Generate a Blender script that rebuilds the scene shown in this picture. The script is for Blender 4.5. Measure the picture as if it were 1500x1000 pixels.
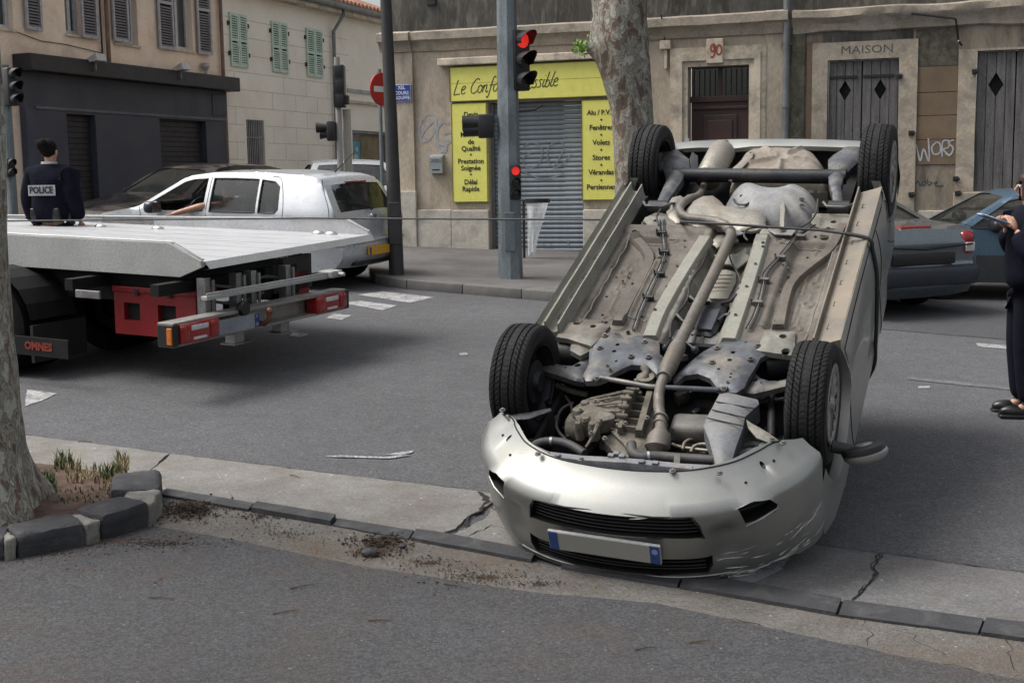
import bpy, bmesh, math, random
from mathutils import Vector, Matrix, geometry, noise
random.seed(7)
R = math.radians
for o in list(bpy.data.objects): bpy.data.objects.remove(o, do_unlink=True)
SC = bpy.context.scene
COL = SC.collection
# ------------------------------------------------------------ camera, sky, sun, exposure
FPX, PITCH, ROLL, CAMH = 1850.0, math.atan(235/1850), 0.015, 1.98
SY, SX = .038, -.02                      # the street climbs away from the viewer
cf = Vector((0, math.cos(PITCH), -math.sin(PITCH)))
_r = Vector((1, 0, 0)); _u = _r.cross(cf)
cr = math.cos(ROLL)*_r - math.sin(ROLL)*_u
cu = math.cos(ROLL)*_u + math.sin(ROLL)*_r
CAM = Vector((0, 0, CAMH))
cam = bpy.data.cameras.new('camera'); co = bpy.data.objects.new('camera', cam); COL.objects.link(co)
cam.sensor_width = 36; cam.lens = FPX/1500*36; cam.clip_end = 600; cam.clip_start = .05
m = Matrix((cr, cu, -cf)).transposed().to_4x4(); m.translation = CAM
co.matrix_world = m; SC.camera = co
SUN_EL, SUN_AZ = R(57), R(-86)           # azimuth from +Y towards +X
wd = bpy.data.worlds.new('World'); SC.world = wd; wd.use_nodes = True
nt = wd.node_tree; bg = nt.nodes['Background']
sk = nt.nodes.new('ShaderNodeTexSky'); sk.sky_type = 'NISHITA'; sk.sun_disc = False
sk.sun_elevation = SUN_EL; sk.sun_rotation = SUN_AZ; sk.dust_density = 6; sk.air_density = 1.2; sk.ozone_density = 1
hs = nt.nodes.new('ShaderNodeHueSaturation'); hs.inputs['Saturation'].default_value = .3
nt.links.new(sk.outputs[0], hs.inputs['Color']); nt.links.new(hs.outputs[0], bg.inputs[0]); bg.inputs[1].default_value = .112
sl = bpy.data.lights.new('sun', 'SUN'); sl.energy = 1.5; sl.angle = R(28); sl.color = (1, .97, .92)
so = bpy.data.objects.new('sun', sl); COL.objects.link(so)
sd = Vector((math.sin(SUN_AZ)*math.cos(SUN_EL), math.cos(SUN_AZ)*math.cos(SUN_EL), math.sin(SUN_EL)))
so.rotation_euler = sd.to_track_quat('Z', 'Y').to_euler()
SC.view_settings.view_transform = 'Standard'; SC.view_settings.look = 'None'
SC.view_settings.gamma = 1; SC.view_settings.exposure = 0.83
SC.render.engine = 'CYCLES'
SC.render.resolution_x, SC.render.resolution_y = 1024, 682

# ------------------------------------------------------------ layout helpers
def gz(x, y): return SY*y + SX*x
GN = Vector((-SX, -SY, 1)).normalized()
def ray(x, y): return cf + cr*(x-750)/FPX - cu*(y-500)/FPX
def G(x, y, h=0):
    d = ray(x, y); t = (CAMH-h)/(SY*d.y+SX*d.x-d.z); return CAM + d*t
def D(x, y, dist):
    d = ray(x, y); return CAM + d*(dist/d.y)
def plane_hit(x, y, o, n):
    d = ray(x, y); t = (o-CAM).dot(n)/d.dot(n); return CAM + d*t
def ground_frame(x, y, ang, h=0):
    hx = Vector((math.cos(ang), math.sin(ang), 0)); hx = (hx-GN*hx.dot(GN)).normalized()
    M = Matrix((hx, GN.cross(hx), GN)).transposed().to_4x4(); M.translation = Vector((x, y, gz(x, y)+h)); return M

# ------------------------------------------------------------ scene helpers
def props(o, label=None, cat=None, group=None, kind=None):
    if label: o['label'] = label
    if cat: o['category'] = cat
    if group: o['group'] = group
    if kind: o['kind'] = kind
    return o
def empty(name, M, label=None, cat=None, group=None, kind=None):
    o = bpy.data.objects.new(name, None); COL.objects.link(o); o.empty_display_size = .1
    if not isinstance(M, Matrix): M = Matrix.Translation(M)
    o.matrix_world = M
    return props(o, label, cat, group, kind)
def link(name, me, parent=None, M=None):
    o = bpy.data.objects.new(name, me); COL.objects.link(o)
    if parent is not None: o.parent = parent
    if M is not None: o.matrix_local = M if isinstance(M, Matrix) else Matrix.Translation(M)
    return o
def copy_tree(o, parent=None):
    c = o.copy(); COL.objects.link(c)
    if parent is not None: c.parent = parent
    for ch in list(o.children): copy_tree(ch, c)
    return c

class MB:
    def __init__(s): s.v = []; s.f = []; s.m = []
    def add(s, vs, fs, mi=0, M=None):
        b = len(s.v)
        s.v += [(M @ Vector(p)) if M is not None else Vector(p) for p in vs]
        s.f += [tuple(b+i for i in f) for f in fs]; s.m += [mi]*len(fs); return s
    def box(s, a, b, mi=0, M=None, bev=0):
        x0, y0, z0 = [min(p, q) for p, q in zip(a, b)]; x1, y1, z1 = [max(p, q) for p, q in zip(a, b)]
        if bev <= 0:
            v = [(x0,y0,z0),(x1,y0,z0),(x1,y1,z0),(x0,y1,z0),(x0,y0,z1),(x1,y0,z1),(x1,y1,z1),(x0,y1,z1)]
            return s.add(v, [(3,2,1,0),(4,5,6,7),(0,1,5,4),(1,2,6,5),(2,3,7,6),(3,0,4,7)], mi, M)
        bm = bmesh.new(); bmesh.ops.create_cube(bm, size=1)
        for v in bm.verts: v.co = Vector(((x0+x1)/2+v.co.x*(x1-x0), (y0+y1)/2+v.co.y*(y1-y0), (z0+z1)/2+v.co.z*(z1-z0)))
        bmesh.ops.bevel(bm, geom=bm.edges[:]+bm.verts[:], offset=min(bev, (x1-x0)*.45, (y1-y0)*.45, (z1-z0)*.45), segments=2, profile=.5, affect='EDGES')
        bm.verts.index_update()
        s.add([v.co.copy() for v in bm.verts], [[v.index for v in f.verts] for f in bm.faces], mi, M); bm.free(); return s
    def cbox(s, c, size, mi=0, M=None, bev=0):
        return s.box([c[i]-size[i]/2 for i in range(3)], [c[i]+size[i]/2 for i in range(3)], mi, M, bev)
    def tube(s, pts, r, n=10, mi=0, M=None, cap=True, closed=False):
        pts = [Vector(p) for p in pts]; k = len(pts)
        rs = r if isinstance(r, (list, tuple)) else [r]*k
        t0 = (pts[1]-pts[0]).normalized(); a = Vector((0,0,1)) if abs(t0.z) < .9 else Vector((1,0,0))
        nrm = (a - t0*a.dot(t0)).normalized(); vs = []
        for i in range(k):
            p, q = pts[max(i-1, 0)], pts[min(i+1, k-1)]
            if closed: p, q = pts[(i-1) % k], pts[(i+1) % k]
            t = (q-p).normalized()
            nrm = (nrm - t*nrm.dot(t)); nrm = nrm.normalized() if nrm.length > 1e-6 else t.orthogonal().normalized()
            b = t.cross(nrm)
            for j in range(n):
                an = 2*math.pi*j/n; vs.append(pts[i]+(nrm*math.cos(an)+b*math.sin(an))*rs[i])
        fs = []
        for i in range(k if closed else k-1):
            i2 = (i+1) % k
            for j in range(n): fs.append((i*n+j, i*n+(j+1) % n, i2*n+(j+1) % n, i2*n+j))
        if cap and not closed: fs += [tuple(range(n-1, -1, -1)), tuple((k-1)*n+j for j in range(n))]
        return s.add(vs, fs, mi, M)
    def lathe(s, prof, n=32, mi=0, M=None, axis='z', close=False):
        vs = []
        for (r_, z) in prof:
            for j in range(n):
                a = 2*math.pi*j/n; c, d = r_*math.cos(a), r_*math.sin(a)
                vs.append({'z': (c, d, z), 'x': (z, c, d), 'y': (d, z, c)}[axis])
        fs = []; k = len(prof)
        for i in range(k if close else k-1):
            i2 = (i+1) % k
            for j in range(n): fs.append((i*n+j, i*n+(j+1) % n, i2*n+(j+1) % n, i2*n+j))
        return s.add(vs, fs, mi, M)
    def prism(s, poly, z0, z1, mi=0, M=None, axis='z'):
        n = len(poly)
        def P(a, b, z): return {'z': (a, b, z), 'x': (z, a, b), 'y': (a, z, b)}[axis]
        vs = [P(a, b, z0) for a, b in poly] + [P(a, b, z1) for a, b in poly]
        fs = [tuple(range(n-1, -1, -1)), tuple(range(n, 2*n))] + [(i, (i+1) % n, n+(i+1) % n, n+i) for i in range(n)]
        return s.add(vs, fs, mi, M)
    def grid(s, nu, nv, fn, mi=0, M=None, skip=None):
        vs = [fn(i/nu, j/nv) for j in range(nv+1) for i in range(nu+1)]
        fs = [(j*(nu+1)+i, j*(nu+1)+i+1, (j+1)*(nu+1)+i+1, (j+1)*(nu+1)+i) for j in range(nv) for i in range(nu) if not (skip and skip((i+.5)/nu, (j+.5)/nv))]
        return s.add(vs, fs, mi, M)
    def sphere(s, c, r, n=16, mi=0, M=None, sq=(1,1,1)):
        c = Vector(c); vs = []; k = n//2
        for i in range(k+1):
            th = math.pi*i/k
            for j in range(n):
                a = 2*math.pi*j/n; vs.append(c+Vector((math.sin(th)*math.cos(a)*sq[0], math.sin(th)*math.sin(a)*sq[1], math.cos(th)*sq[2]))*r)
        fs = [(i*n+j, i*n+(j+1) % n, (i+1)*n+(j+1) % n, (i+1)*n+j) for i in range(k) for j in range(n)]
        return s.add(vs, fs, mi, M)
    def panel(s, outer, holes=(), fn=None, sp=0, depth=None, mi=0, mi_reveal=None, thick=0):
        """surface over a 2-D outline with openings; fn maps (a, b, d) to 3-D, d is depth behind the surface"""
        fn = fn or (lambda a, b, d: (a, d, b))
        loops = [outer]+list(holes); vs = []; es = []
        for L in loops:
            L2 = dens(L, sp) if sp else list(L)
            b = len(vs); vs += [Vector((p[0], p[1])) for p in L2]; n = len(L2)
            es += [(b+i, b+(i+1) % n) for i in range(n)]
        if sp:
            xs = [p[0] for p in outer]; ys = [p[1] for p in outer]
            nx = int((max(xs)-min(xs))/sp)+1; ny = int((max(ys)-min(ys))/sp)+1
            for i in range(nx+1):
                for j in range(ny+1):
                    p = (min(xs)+(i+.5*(j % 2))*sp, min(ys)+j*sp)
                    if inside(p, outer) and not any(inside(p, h) for h in holes) and min(edge_dist(p, L) for L in loops) > sp*.35: vs.append(Vector(p))
        rv, re_, rf, *_ = geometry.delaunay_2d_cdt(vs, es, [], 0, 1e-6)
        keep = []
        for f in rf:
            c = sum((rv[i] for i in f), Vector((0, 0)))/len(f)
            if inside(c, outer) and not any(inside(c, h) for h in holes): keep.append(f)
        s.add([fn(p.x, p.y, 0) for p in rv], keep, mi)
        if depth:
            for h in holes:
                h2 = dens(h, sp) if sp else list(h); n = len(h2)
                s.add([fn(p[0], p[1], 0) for p in h2]+[fn(p[0], p[1], depth) for p in h2], [(i, (i+1) % n, n+(i+1) % n, n+i) for i in range(n)], mi if mi_reveal is None else mi_reveal)
        if thick:
            h2 = dens(outer, sp) if sp else list(outer); n = len(h2)
            s.add([fn(p[0], p[1], 0) for p in h2]+[fn(p[0], p[1], thick) for p in h2], [(i, (i+1) % n, n+(i+1) % n, n+i) for i in range(n)], mi)
        return s
    def build(s, name, mats, parent=None, M=None, smooth=None, merge=False, recalc=True, mesh_only=False):
        me = bpy.data.meshes.new(name); me.from_pydata([tuple(v) for v in s.v], [], s.f)
        mats = mats if isinstance(mats, (list, tuple)) else [mats]
        for mt in mats: me.materials.append(mt)
        me.polygons.foreach_set('material_index', s.m)
        if merge or recalc:
            bm = bmesh.new(); bm.from_mesh(me)
            if merge: bmesh.ops.remove_doubles(bm, verts=bm.verts, dist=1e-4 if merge is True else merge)
            if recalc: bmesh.ops.recalc_face_normals(bm, faces=bm.faces)
            bm.to_mesh(me); bm.free()
        if smooth is not None:
            me.polygons.foreach_set('use_smooth', [True]*len(me.polygons)); me.set_sharp_from_angle(angle=R(smooth))
        me.update()
        return me if mesh_only else link(name, me, parent, M)
def dens(L, sp):
    out = []; n = len(L)
    for i in range(n):
        a, b = Vector(L[i][:2]), Vector(L[(i+1) % n][:2]); k = max(1, int((b-a).length/sp))
        out += [tuple(a.lerp(b, j/k)) for j in range(k)]
    return out
def inside(p, L):
    x, y = p[0], p[1]; c = False; n = len(L); j = n-1
    for i in range(n):
        xi, yi = L[i][0], L[i][1]; xj, yj = L[j][0], L[j][1]
        if (yi > y) != (yj > y) and x < (xj-xi)*(y-yi)/(yj-yi)+xi: c = not c
        j = i
    return c
def seg_dist(px, py, ax, ay, bx, by):
    dx, dy = bx-ax, by-ay; l = dx*dx+dy*dy
    t = 0 if l == 0 else max(0, min(1, ((px-ax)*dx+(py-ay)*dy)/l))
    return math.hypot(px-ax-t*dx, py-ay-t*dy)
def edge_dist(p, L):
    n = len(L); return min(seg_dist(p[0], p[1], L[i][0], L[i][1], L[(i+1) % n][0], L[(i+1) % n][1]) for i in range(n))
def poly_dist(x, y, L): return min(seg_dist(x, y, L[i][0], L[i][1], L[i+1][0], L[i+1][1]) for i in range(len(L)-1))
def interp(x, T):
    if x <= T[0][0]: return T[0][1]
    for (a, b), (c, d) in zip(T, T[1:]):
        if x <= c: return b+(d-b)*(x-a)/(c-a) if c > a else d
    return T[-1][1]
def sstep(a, b, x):
    t = max(0, min(1, (x-a)/(b-a))); return t*t*(3-2*t)
def smooth_path(pts, n=6):
    P = [Vector(p) for p in pts]; out = []
    for i in range(len(P)-1):
        p0, p1, p2, p3 = P[max(i-1, 0)], P[i], P[i+1], P[min(i+2, len(P)-1)]
        for k in range(n):
            t = k/n
            out.append(.5*((2*p1)+(p2-p0)*t+(2*p0-5*p1+4*p2-p3)*t*t+(3*p1-p0-3*p2+p3)*t**3))
    out.append(P[-1]); return out
def circ(cx, cy, r, n=20, a0=0, a1=360, ry=None):
    full = abs(a1-a0) >= 360
    return [(cx+r*math.cos(R(a0+(a1-a0)*i/(n if full else n-1))), cy+(ry or r)*math.sin(R(a0+(a1-a0)*i/(n if full else n-1)))) for i in range(n)]
def rrect(x0, y0, x1, y1, r, n=4):
    out = []
    for cx, cy, a in ((x1-r, y0+r, -90), (x1-r, y1-r, 0), (x0+r, y1-r, 90), (x0+r, y0+r, 180)):
        out += circ(cx, cy, r, n, a, a+90)
    return out
def ribbon(pts, w, up, z=0):
    """flat strip of width w along pts, lying in the plane with normal up"""
    pts = [Vector(p) for p in pts]; vs = []; k = len(pts)
    ws = w if isinstance(w, (list, tuple)) else [w]*k
    for i in range(k):
        t = (pts[min(i+1, k-1)]-pts[max(i-1, 0)]).normalized(); b = up.cross(t).normalized()
        vs += [pts[i]+b*ws[i]/2+up*z, pts[i]-b*ws[i]/2+up*z]
    return vs, [(2*i, 2*i+1, 2*i+3, 2*i+2) for i in range(k-1)]

# ------------------------------------------------------------ materials
MATS = {}
def pm(name, col, rough=.7, metal=0, var=.25, scale=3., fine=60., fvar=.12, bump=.15, bscale=80., dirt=None, dscale=2., damt=.5, coat=0, alpha=1, spec=.5, stretch=(1,1,1), dlow=.45, emit=0, flake=0, cont=None):
    if name in MATS: return MATS[name]
    mt = bpy.data.materials.new(name); mt.use_nodes = True; N = mt.node_tree.nodes; L = mt.node_tree.links
    b = N['Principled BSDF']
    tc = N.new('ShaderNodeTexCoord'); mp = N.new('ShaderNodeMapping'); mp.inputs['Scale'].default_value = stretch
    L.new(tc.outputs['Object'], mp.inputs[0])
    def nz(sc, det=4, rg=.55, src=None):
        n = N.new('ShaderNodeTexNoise'); n.inputs['Scale'].default_value = sc; n.inputs['Detail'].default_value = det; n.inputs['Roughness'].default_value = rg
        L.new((src or mp).outputs[0], n.inputs['Vector']); return n
    def mixc(a, bb, fac, mode='MIX'):
        x = N.new('ShaderNodeMix'); x.data_type = 'RGBA'; x.blend_type = mode
        for sck, val in ((6, a), (7, bb)):
            if hasattr(val, 'links'): L.new(val, x.inputs[sck])
            else: x.inputs[sck].default_value = (*val[:3], 1)
        if hasattr(fac, 'links'): L.new(fac, x.inputs[0])
        else: x.inputs[0].default_value = fac
        return x.outputs[2]
    def rng(src, lo, hi, a=0, bb=1):
        r_ = N.new('ShaderNodeMapRange'); r_.inputs[1].default_value = lo; r_.inputs[2].default_value = hi; r_.inputs[3].default_value = a; r_.inputs[4].default_value = bb
        L.new(src, r_.inputs[0]); return r_.outputs[0]
    c0 = tuple(max(0, x*(1-var)) for x in col); c1 = tuple(min(1, x*(1+var)) for x in col)
    c = mixc(c0, c1, rng(nz(scale).outputs[0], .3, .7))
    if fvar:
        f0 = tuple([1-fvar*2]*3); f1 = tuple([1+fvar*1.2]*3)
        c = mixc(c, mixc(f0, f1, rng(nz(fine, 2).outputs[0], .25, .75)), 1, 'MULTIPLY')
    if dirt:
        for i, dd in enumerate(dirt if isinstance(dirt[0], (tuple, list)) else [dirt]):
            n = nz(dscale*(1+.7*i), 8, .65); n.inputs['Distortion'].default_value = .3
            c = mixc(c, dd, rng(n.outputs[0], dlow, dlow+.22, 0, damt))
    if hasattr(c, 'links'): L.new(c, b.inputs['Base Color'])
    L.new(rng(nz(scale*2.3).outputs[0], .3, .7, max(.03, rough-.08), min(1, rough+.08)), b.inputs['Roughness'])
    b.inputs['Metallic'].default_value = metal; b.inputs['Alpha'].default_value = alpha
    b.inputs['Specular IOR Level'].default_value = spec
    b.inputs['Coat Weight'].default_value = coat; b.inputs['Coat Roughness'].default_value = .08
    if emit: b.inputs['Emission Color'].default_value = (*col, 1); b.inputs['Emission Strength'].default_value = emit
    if bump:
        bp = N.new('ShaderNodeBump'); bp.inputs['Strength'].default_value = bump; bp.inputs['Distance'].default_value = .01
        L.new(nz(bscale, 5, .6).outputs[0], bp.inputs['Height']); L.new(bp.outputs[0], b.inputs['Normal'])
    MATS[name] = mt; return mt

def asphalt(name, col, speck=.5, patch=.25, bump=.5, brown=0, ps=.5):
    mt = bpy.data.materials.new(name); mt.use_nodes = True; N = mt.node_tree.nodes; L = mt.node_tree.links; b = N['Principled BSDF']
    tc = N.new('ShaderNodeTexCoord')
    def T(kind, **kw):
        n = N.new(kind); L.new(tc.outputs['Object'], n.inputs['Vector'])
        for k, v in kw.items(): n.inputs[k].default_value = v
        return n
    def mp(src, a, bb, c, d):
        r_ = N.new('ShaderNodeMapRange')
        for i, v in enumerate((a, bb, c, d)): r_.inputs[i+1].default_value = v
        L.new(src, r_.inputs[0]); return r_.outputs[0]
    def mul(a, bb):
        x = N.new('ShaderNodeMath'); x.operation = 'MULTIPLY'; L.new(a, x.inputs[0]); L.new(bb, x.inputs[1]); return x.outputs[0]
    big = T('ShaderNodeTexNoise', Scale=ps, Detail=5., Roughness=.6)
    mid = T('ShaderNodeTexNoise', Scale=6., Detail=4., Roughness=.6)
    fin = T('ShaderNodeTexNoise', Scale=110., Detail=3., Roughness=.7)
    vo = T('ShaderNodeTexVoronoi', Scale=85.); vo2 = T('ShaderNodeTexVoronoi', Scale=38.)
    val = mul(mp(big.outputs[0], .3, .7, 1-patch, 1+patch), mp(mid.outputs[0], .3, .7, .9, 1.1))
    val = mul(val, mp(fin.outputs[0], .25, .75, 1-speck, 1+speck))
    sepa = N.new('ShaderNodeSeparateColor'); L.new(vo.outputs['Color'], sepa.inputs[0])
    val = mul(val, mp(sepa.outputs[0], .0, 1., 1-speck*.6, 1+speck*.6))
    sp2 = N.new('ShaderNodeSeparateColor'); L.new(vo2.outputs['Color'], sp2.inputs[0])
    lite = mul(mp(sp2.outputs[0], .975, .988, 0, .7), mp(vo2.outputs['Distance'], .22, .3, 1, 0))
    cx = N.new('ShaderNodeCombineColor')
    for i in range(3):
        x = N.new('ShaderNodeMath'); x.operation = 'MULTIPLY'; L.new(val, x.inputs[0]); x.inputs[1].default_value = col[i]; L.new(x.outputs[0], cx.inputs[i])
    mx = N.new('ShaderNodeMix'); mx.data_type = 'RGBA'; L.new(lite, mx.inputs[0]); L.new(cx.outputs[0], mx.inputs[6]); mx.inputs[7].default_value = tuple(min(1, c*3.2) for c in col)+(1,)
    out = mx.outputs[2]
    if brown:
        nb = T('ShaderNodeTexNoise', Scale=1.7, Detail=9., Roughness=.7)
        m2 = N.new('ShaderNodeMix'); m2.data_type = 'RGBA'; L.new(mp(nb.outputs[0], .46, .66, 0, brown), m2.inputs[0]); L.new(out, m2.inputs[6]); m2.inputs[7].default_value = (.10, .068, .045, 1); out = m2.outputs[2]
    L.new(out, b.inputs['Base Color']); b.inputs['Roughness'].default_value = .85; b.inputs['Specular IOR Level'].default_value = .35
    bp = N.new('ShaderNodeBump'); bp.inputs['Strength'].default_value = bump; bp.inputs['Distance'].default_value = .006
    L.new(val, bp.inputs['Height']); L.new(bp.outputs[0], b.inputs['Normal'])
    return mt

def bark(nm='plane_bark', sh=0, k=1.0, MS=(1.4, 1.4, .7)):
    mt = bpy.data.materials.new(nm); mt.use_nodes = True; N = mt.node_tree.nodes; L = mt.node_tree.links; b = N['Principled BSDF']
    tc = N.new('ShaderNodeTexCoord'); mp = N.new('ShaderNodeMapping'); mp.inputs['Scale'].default_value = MS; L.new(tc.outputs['Object'], mp.inputs[0])
    def nz(sc, d=5, dist=0, rg=.6):
        n = N.new('ShaderNodeTexNoise'); n.inputs['Scale'].default_value = sc; n.inputs['Detail'].default_value = d; n.inputs['Distortion'].default_value = dist; n.inputs['Roughness'].default_value = rg; L.new(mp.outputs[0], n.inputs[0]); return n.outputs[0]
    def ramp(src, pts, sh=0, k=1):
        pts = [(p+sh, tuple(x*k for x in c)) for p, c in pts]
        r_ = N.new('ShaderNodeValToRGB'); L.new(src, r_.inputs[0]); r_.color_ramp.interpolation = 'LINEAR'
        e = r_.color_ramp.elements; e[0].position, e[0].color = pts[0][0], (*pts[0][1], 1); e[1].position, e[1].color = pts[-1][0], (*pts[-1][1], 1)
        for p, c in pts[1:-1]: x = e.new(p); x.color = (*c, 1)
        return r_.outputs[0]
    base = ramp(nz(13, 4, .35, .55), [(.36, (.38, .37, .32)), (.43, (.34, .335, .285)), (.44, (.20, .19, .155)), (.51, (.22, .205, .17)), (.52, (.29, .28, .24)), (.56, (.26, .245, .205)), (.57, (.17, .12, .09)), (.68, (.10, .078, .062))], sh, k)
    fine = ramp(nz(70, 4), [(.3, (.7, .7, .7)), (.7, (1.15, 1.15, 1.15))])
    mx = N.new('ShaderNodeMix'); mx.data_type = 'RGBA'; mx.blend_type = 'MULTIPLY'; mx.inputs[0].default_value = 1; L.new(base, mx.inputs[6]); L.new(fine, mx.inputs[7])
    L.new(mx.outputs[2], b.inputs['Base Color']); b.inputs['Roughness'].default_value = .85
    ht = ramp(nz(13, 4, .35, .55), [(.44, (1, 1, 1)), (.48, (.4, .4, .4)), (.56, (.5, .5, .5)), (.6, (.1, .1, .1))])
    bp = N.new('ShaderNodeBump'); bp.inputs['Strength'].default_value = .7; bp.inputs['Distance'].default_value = .012; L.new(ht, bp.inputs['Height'])
    b2 = N.new('ShaderNodeBump'); b2.inputs['Strength'].default_value = .5; b2.inputs['Distance'].default_value = .006; L.new(nz(45, 5), b2.inputs['Height']); L.new(bp.outputs[0], b2.inputs['Normal'])
    L.new(b2.outputs[0], b.inputs['Normal']); return mt

M_road = asphalt('road_asphalt', (.084, .084, .089), .5, .24, .6, 0, .35)
M_lane = asphalt('parking_asphalt', (.060, .060, .064), .35, .2)
M_fore = asphalt('front_asphalt', (.068, .068, .072), .6, .2, .9, .3)
M_pave = asphalt('pavement_asphalt', (.105, .10, .10), .2, .35, .25, 0, .8)
M_gutter = asphalt('gutter_concrete', (.175, .17, .16), .26, .18, .5, .4, 1.2)
M_gutter2 = asphalt('gutter_worn_shaded_concrete', (.12, .118, .118), .3, .16, .4, .2, 1.2)  # darker than the other slabs: wear, plus shade put into the colour
M_patch = asphalt('rubble_concrete', (.135, .128, .118), .4, .35, 1., .6, 2.)
M_kerb = pm('kerb_basalt', (.034, .035, .039), .75, var=.25, scale=6, fine=120, bump=.6, bscale=60, dirt=(.16,.15,.135), dscale=5, damt=.5, dlow=.55)
M_kerb2 = pm('kerb_mortar', (.21, .20, .175), .9, var=.3, scale=9, bump=.8, bscale=50)
M_white = pm('worn_road_paint', (.36,.36,.36), .8, var=.15, scale=4, fine=50, fvar=.35, bump=.3, dirt=(.10,.10,.105), dscale=9, damt=.95, dlow=.45)
M_faint = pm('ghost_road_paint', (.125,.125,.13), .85, var=.2, scale=4, fine=60, fvar=.35, dirt=(.085,.085,.09), dscale=6, damt=1, dlow=.42)
M_chalk = pm('white_chalk', (.34,.35,.37), .9, var=.3, scale=12, fine=90, fvar=.5, dirt=(.10,.10,.105), dscale=16, damt=1, dlow=.45)
M_chalk2 = pm('chalk_haze', (.125,.128,.135), .9, var=.2, scale=12, fine=90, fvar=.45, dirt=(.085,.085,.09), dscale=9, damt=1, dlow=.42)
M_bark = bark(); M_bark2 = bark('brown_plane_bark', -.03, .95, (.62, .62, .36))
M_black = pm('black_plastic', (.012, .012, .013), .5, var=.3, bump=.1)
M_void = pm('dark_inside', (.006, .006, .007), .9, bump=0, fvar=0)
M_rub = pm('tyre_rubber', (.006, .006, .007), .75, var=.3, scale=8, bump=.2, bscale=150, dirt=(.019,.0185,.0185), dscale=4, damt=.5, spec=.35)
M_glass = pm('car_glass', (.02, .025, .025), .03, var=0, fvar=0, bump=0, alpha=.55, spec=.9)
M_dglass = pm('dark_car_glass', (.008, .01, .011), .04, var=0, fvar=0, bump=0, alpha=.9, spec=.9)
M_wglass = pm('window_glass', (.05, .055, .055), .05, var=.2, fvar=0, bump=.02, bscale=2, spec=.8)
M_chrome = pm('bright_metal', (.6, .6, .6), .25, metal=1, var=.1)
M_bolt = pm('dull_bolt_steel', (.14,.135,.125), .55, metal=.4, var=.3, dirt=(.06,.05,.04), dscale=20)
M_steel = pm('grey_steel', (.3, .3, .3), .45, metal=.8, var=.2, dirt=(.12,.10,.08), dscale=8, damt=.5)
M_skin = pm('skin', (.42, .23, .16), .5, var=.1, bump=.05)
M_navy = pm('navy_uniform_cloth', (.006, .0065, .014), .95, var=.3, scale=6, bump=.9, bscale=9, spec=.12)
M_text = pm('black_lettering', (.012, .012, .012), .6, var=0, fvar=0, bump=0)

def text(s, size, mat, parent, M, name='lettering', width=None, align='CENTER', shear=0, ext=.001, sp=1.0, bold=0):
    cu_ = bpy.data.curves.new(name, 'FONT'); cu_.body = s; cu_.size = size; cu_.align_x = align; cu_.align_y = 'CENTER'; cu_.shear = shear
    cu_.extrude = ext; cu_.space_character = sp; cu_.offset = bold; cu_.resolution_u = 2
    o = bpy.data.objects.new(name, cu_); COL.objects.link(o); bpy.context.view_layer.update()
    me = bpy.data.meshes.new_from_object(o.evaluated_get(bpy.context.evaluated_depsgraph_get()))
    bpy.data.objects.remove(o, do_unlink=True); me.name = name
    if width:
        xs = [v.co.x for v in me.vertices]; k = width/(max(xs)-min(xs))
        for v in me.vertices: v.co.x *= k
    me.materials.clear(); me.materials.append(mat)
    return link(name, me, parent, M)
def skin_mesh(name, joints, bones, mat, parent=None, M=None, sub=2, root=0, k=1.0):
    """one continuous surface grown round a skeleton: joints = {key: (pos, radius or (rx, ry))}"""
    keys = list(joints); me = bpy.data.meshes.new(name)
    me.from_pydata([joints[k][0] for k in keys], [(keys.index(a), keys.index(b)) for a, b in bones], [])
    o = bpy.data.objects.new(name, me); COL.objects.link(o)
    sk_ = o.modifiers.new('skin', 'SKIN'); sk_.use_smooth_shade = True; sk_.branch_smoothing = .4
    ss = o.modifiers.new('sub', 'SUBSURF'); ss.levels = sub; ss.render_levels = sub
    for i, kk in enumerate(keys):
        r_ = joints[kk][1]; d = me.skin_vertices[0].data[i]; d.radius = (r_[0]*k, r_[1]*k) if isinstance(r_, tuple) else (r_*k, r_*k); d.use_root = (i == root)
    bpy.context.view_layer.update()
    m2 = bpy.data.meshes.new_from_object(o.evaluated_get(bpy.context.evaluated_depsgraph_get()))
    bpy.data.objects.remove(o, do_unlink=True); m2.name = name; m2.materials.clear(); m2.materials.append(mat)
    m2.polygons.foreach_set('use_smooth', [True]*len(m2.polygons))
    return link(name, m2, parent, M)
# ============================================================ GROUND
def structure(o, name=None): o['kind'] = 'structure'; return o
g = MB(); 
g.grid(60, 60, lambda a, b: (-80+160*a, -12+150*b, gz(-80+160*a, -12+150*b)))
ground = structure(g.build('road', M_road))

def jag(pts, amp=.01, step=.06, seed=0):
    """pixel outline -> ground points with a ragged run between them"""
    P = [G(*p) for p in pts]; out = []
    for a, b in zip(P, P[1:]):
        k = max(1, int((b-a).length/step)); n = GN.cross((b-a).normalized())
        for j in range(k):
            q = a.lerp(b, j/k); e = 0 if j == 0 else (noise.noise(q*7+Vector((seed, 0, 0)))*.7+noise.noise(q*23+Vector((seed, 5, 0)))*.5)*amp*2
            out.append(q+n*e)
    out.append(P[-1]); return out
def slab(name, loop, top, mat, parent=None, base=-.02, bev=0.0):
    o0 = loop[0].copy()
    ex = Vector((1, 0, 0)); ex = (ex-GN*ex.dot(GN)).normalized(); ey = GN.cross(ex)
    L2 = [((p-o0).dot(ex), (p-o0).dot(ey)) for p in loop]
    M = Matrix((ex, ey, GN)).transposed().to_4x4(); M.translation = o0
    mb = MB(); mb.panel(L2, fn=lambda a, b, d: (a, b, top-d), thick=top-base)
    o = mb.build(name, mat, parent, None); o.matrix_world = M if parent is None else M; return o
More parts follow.
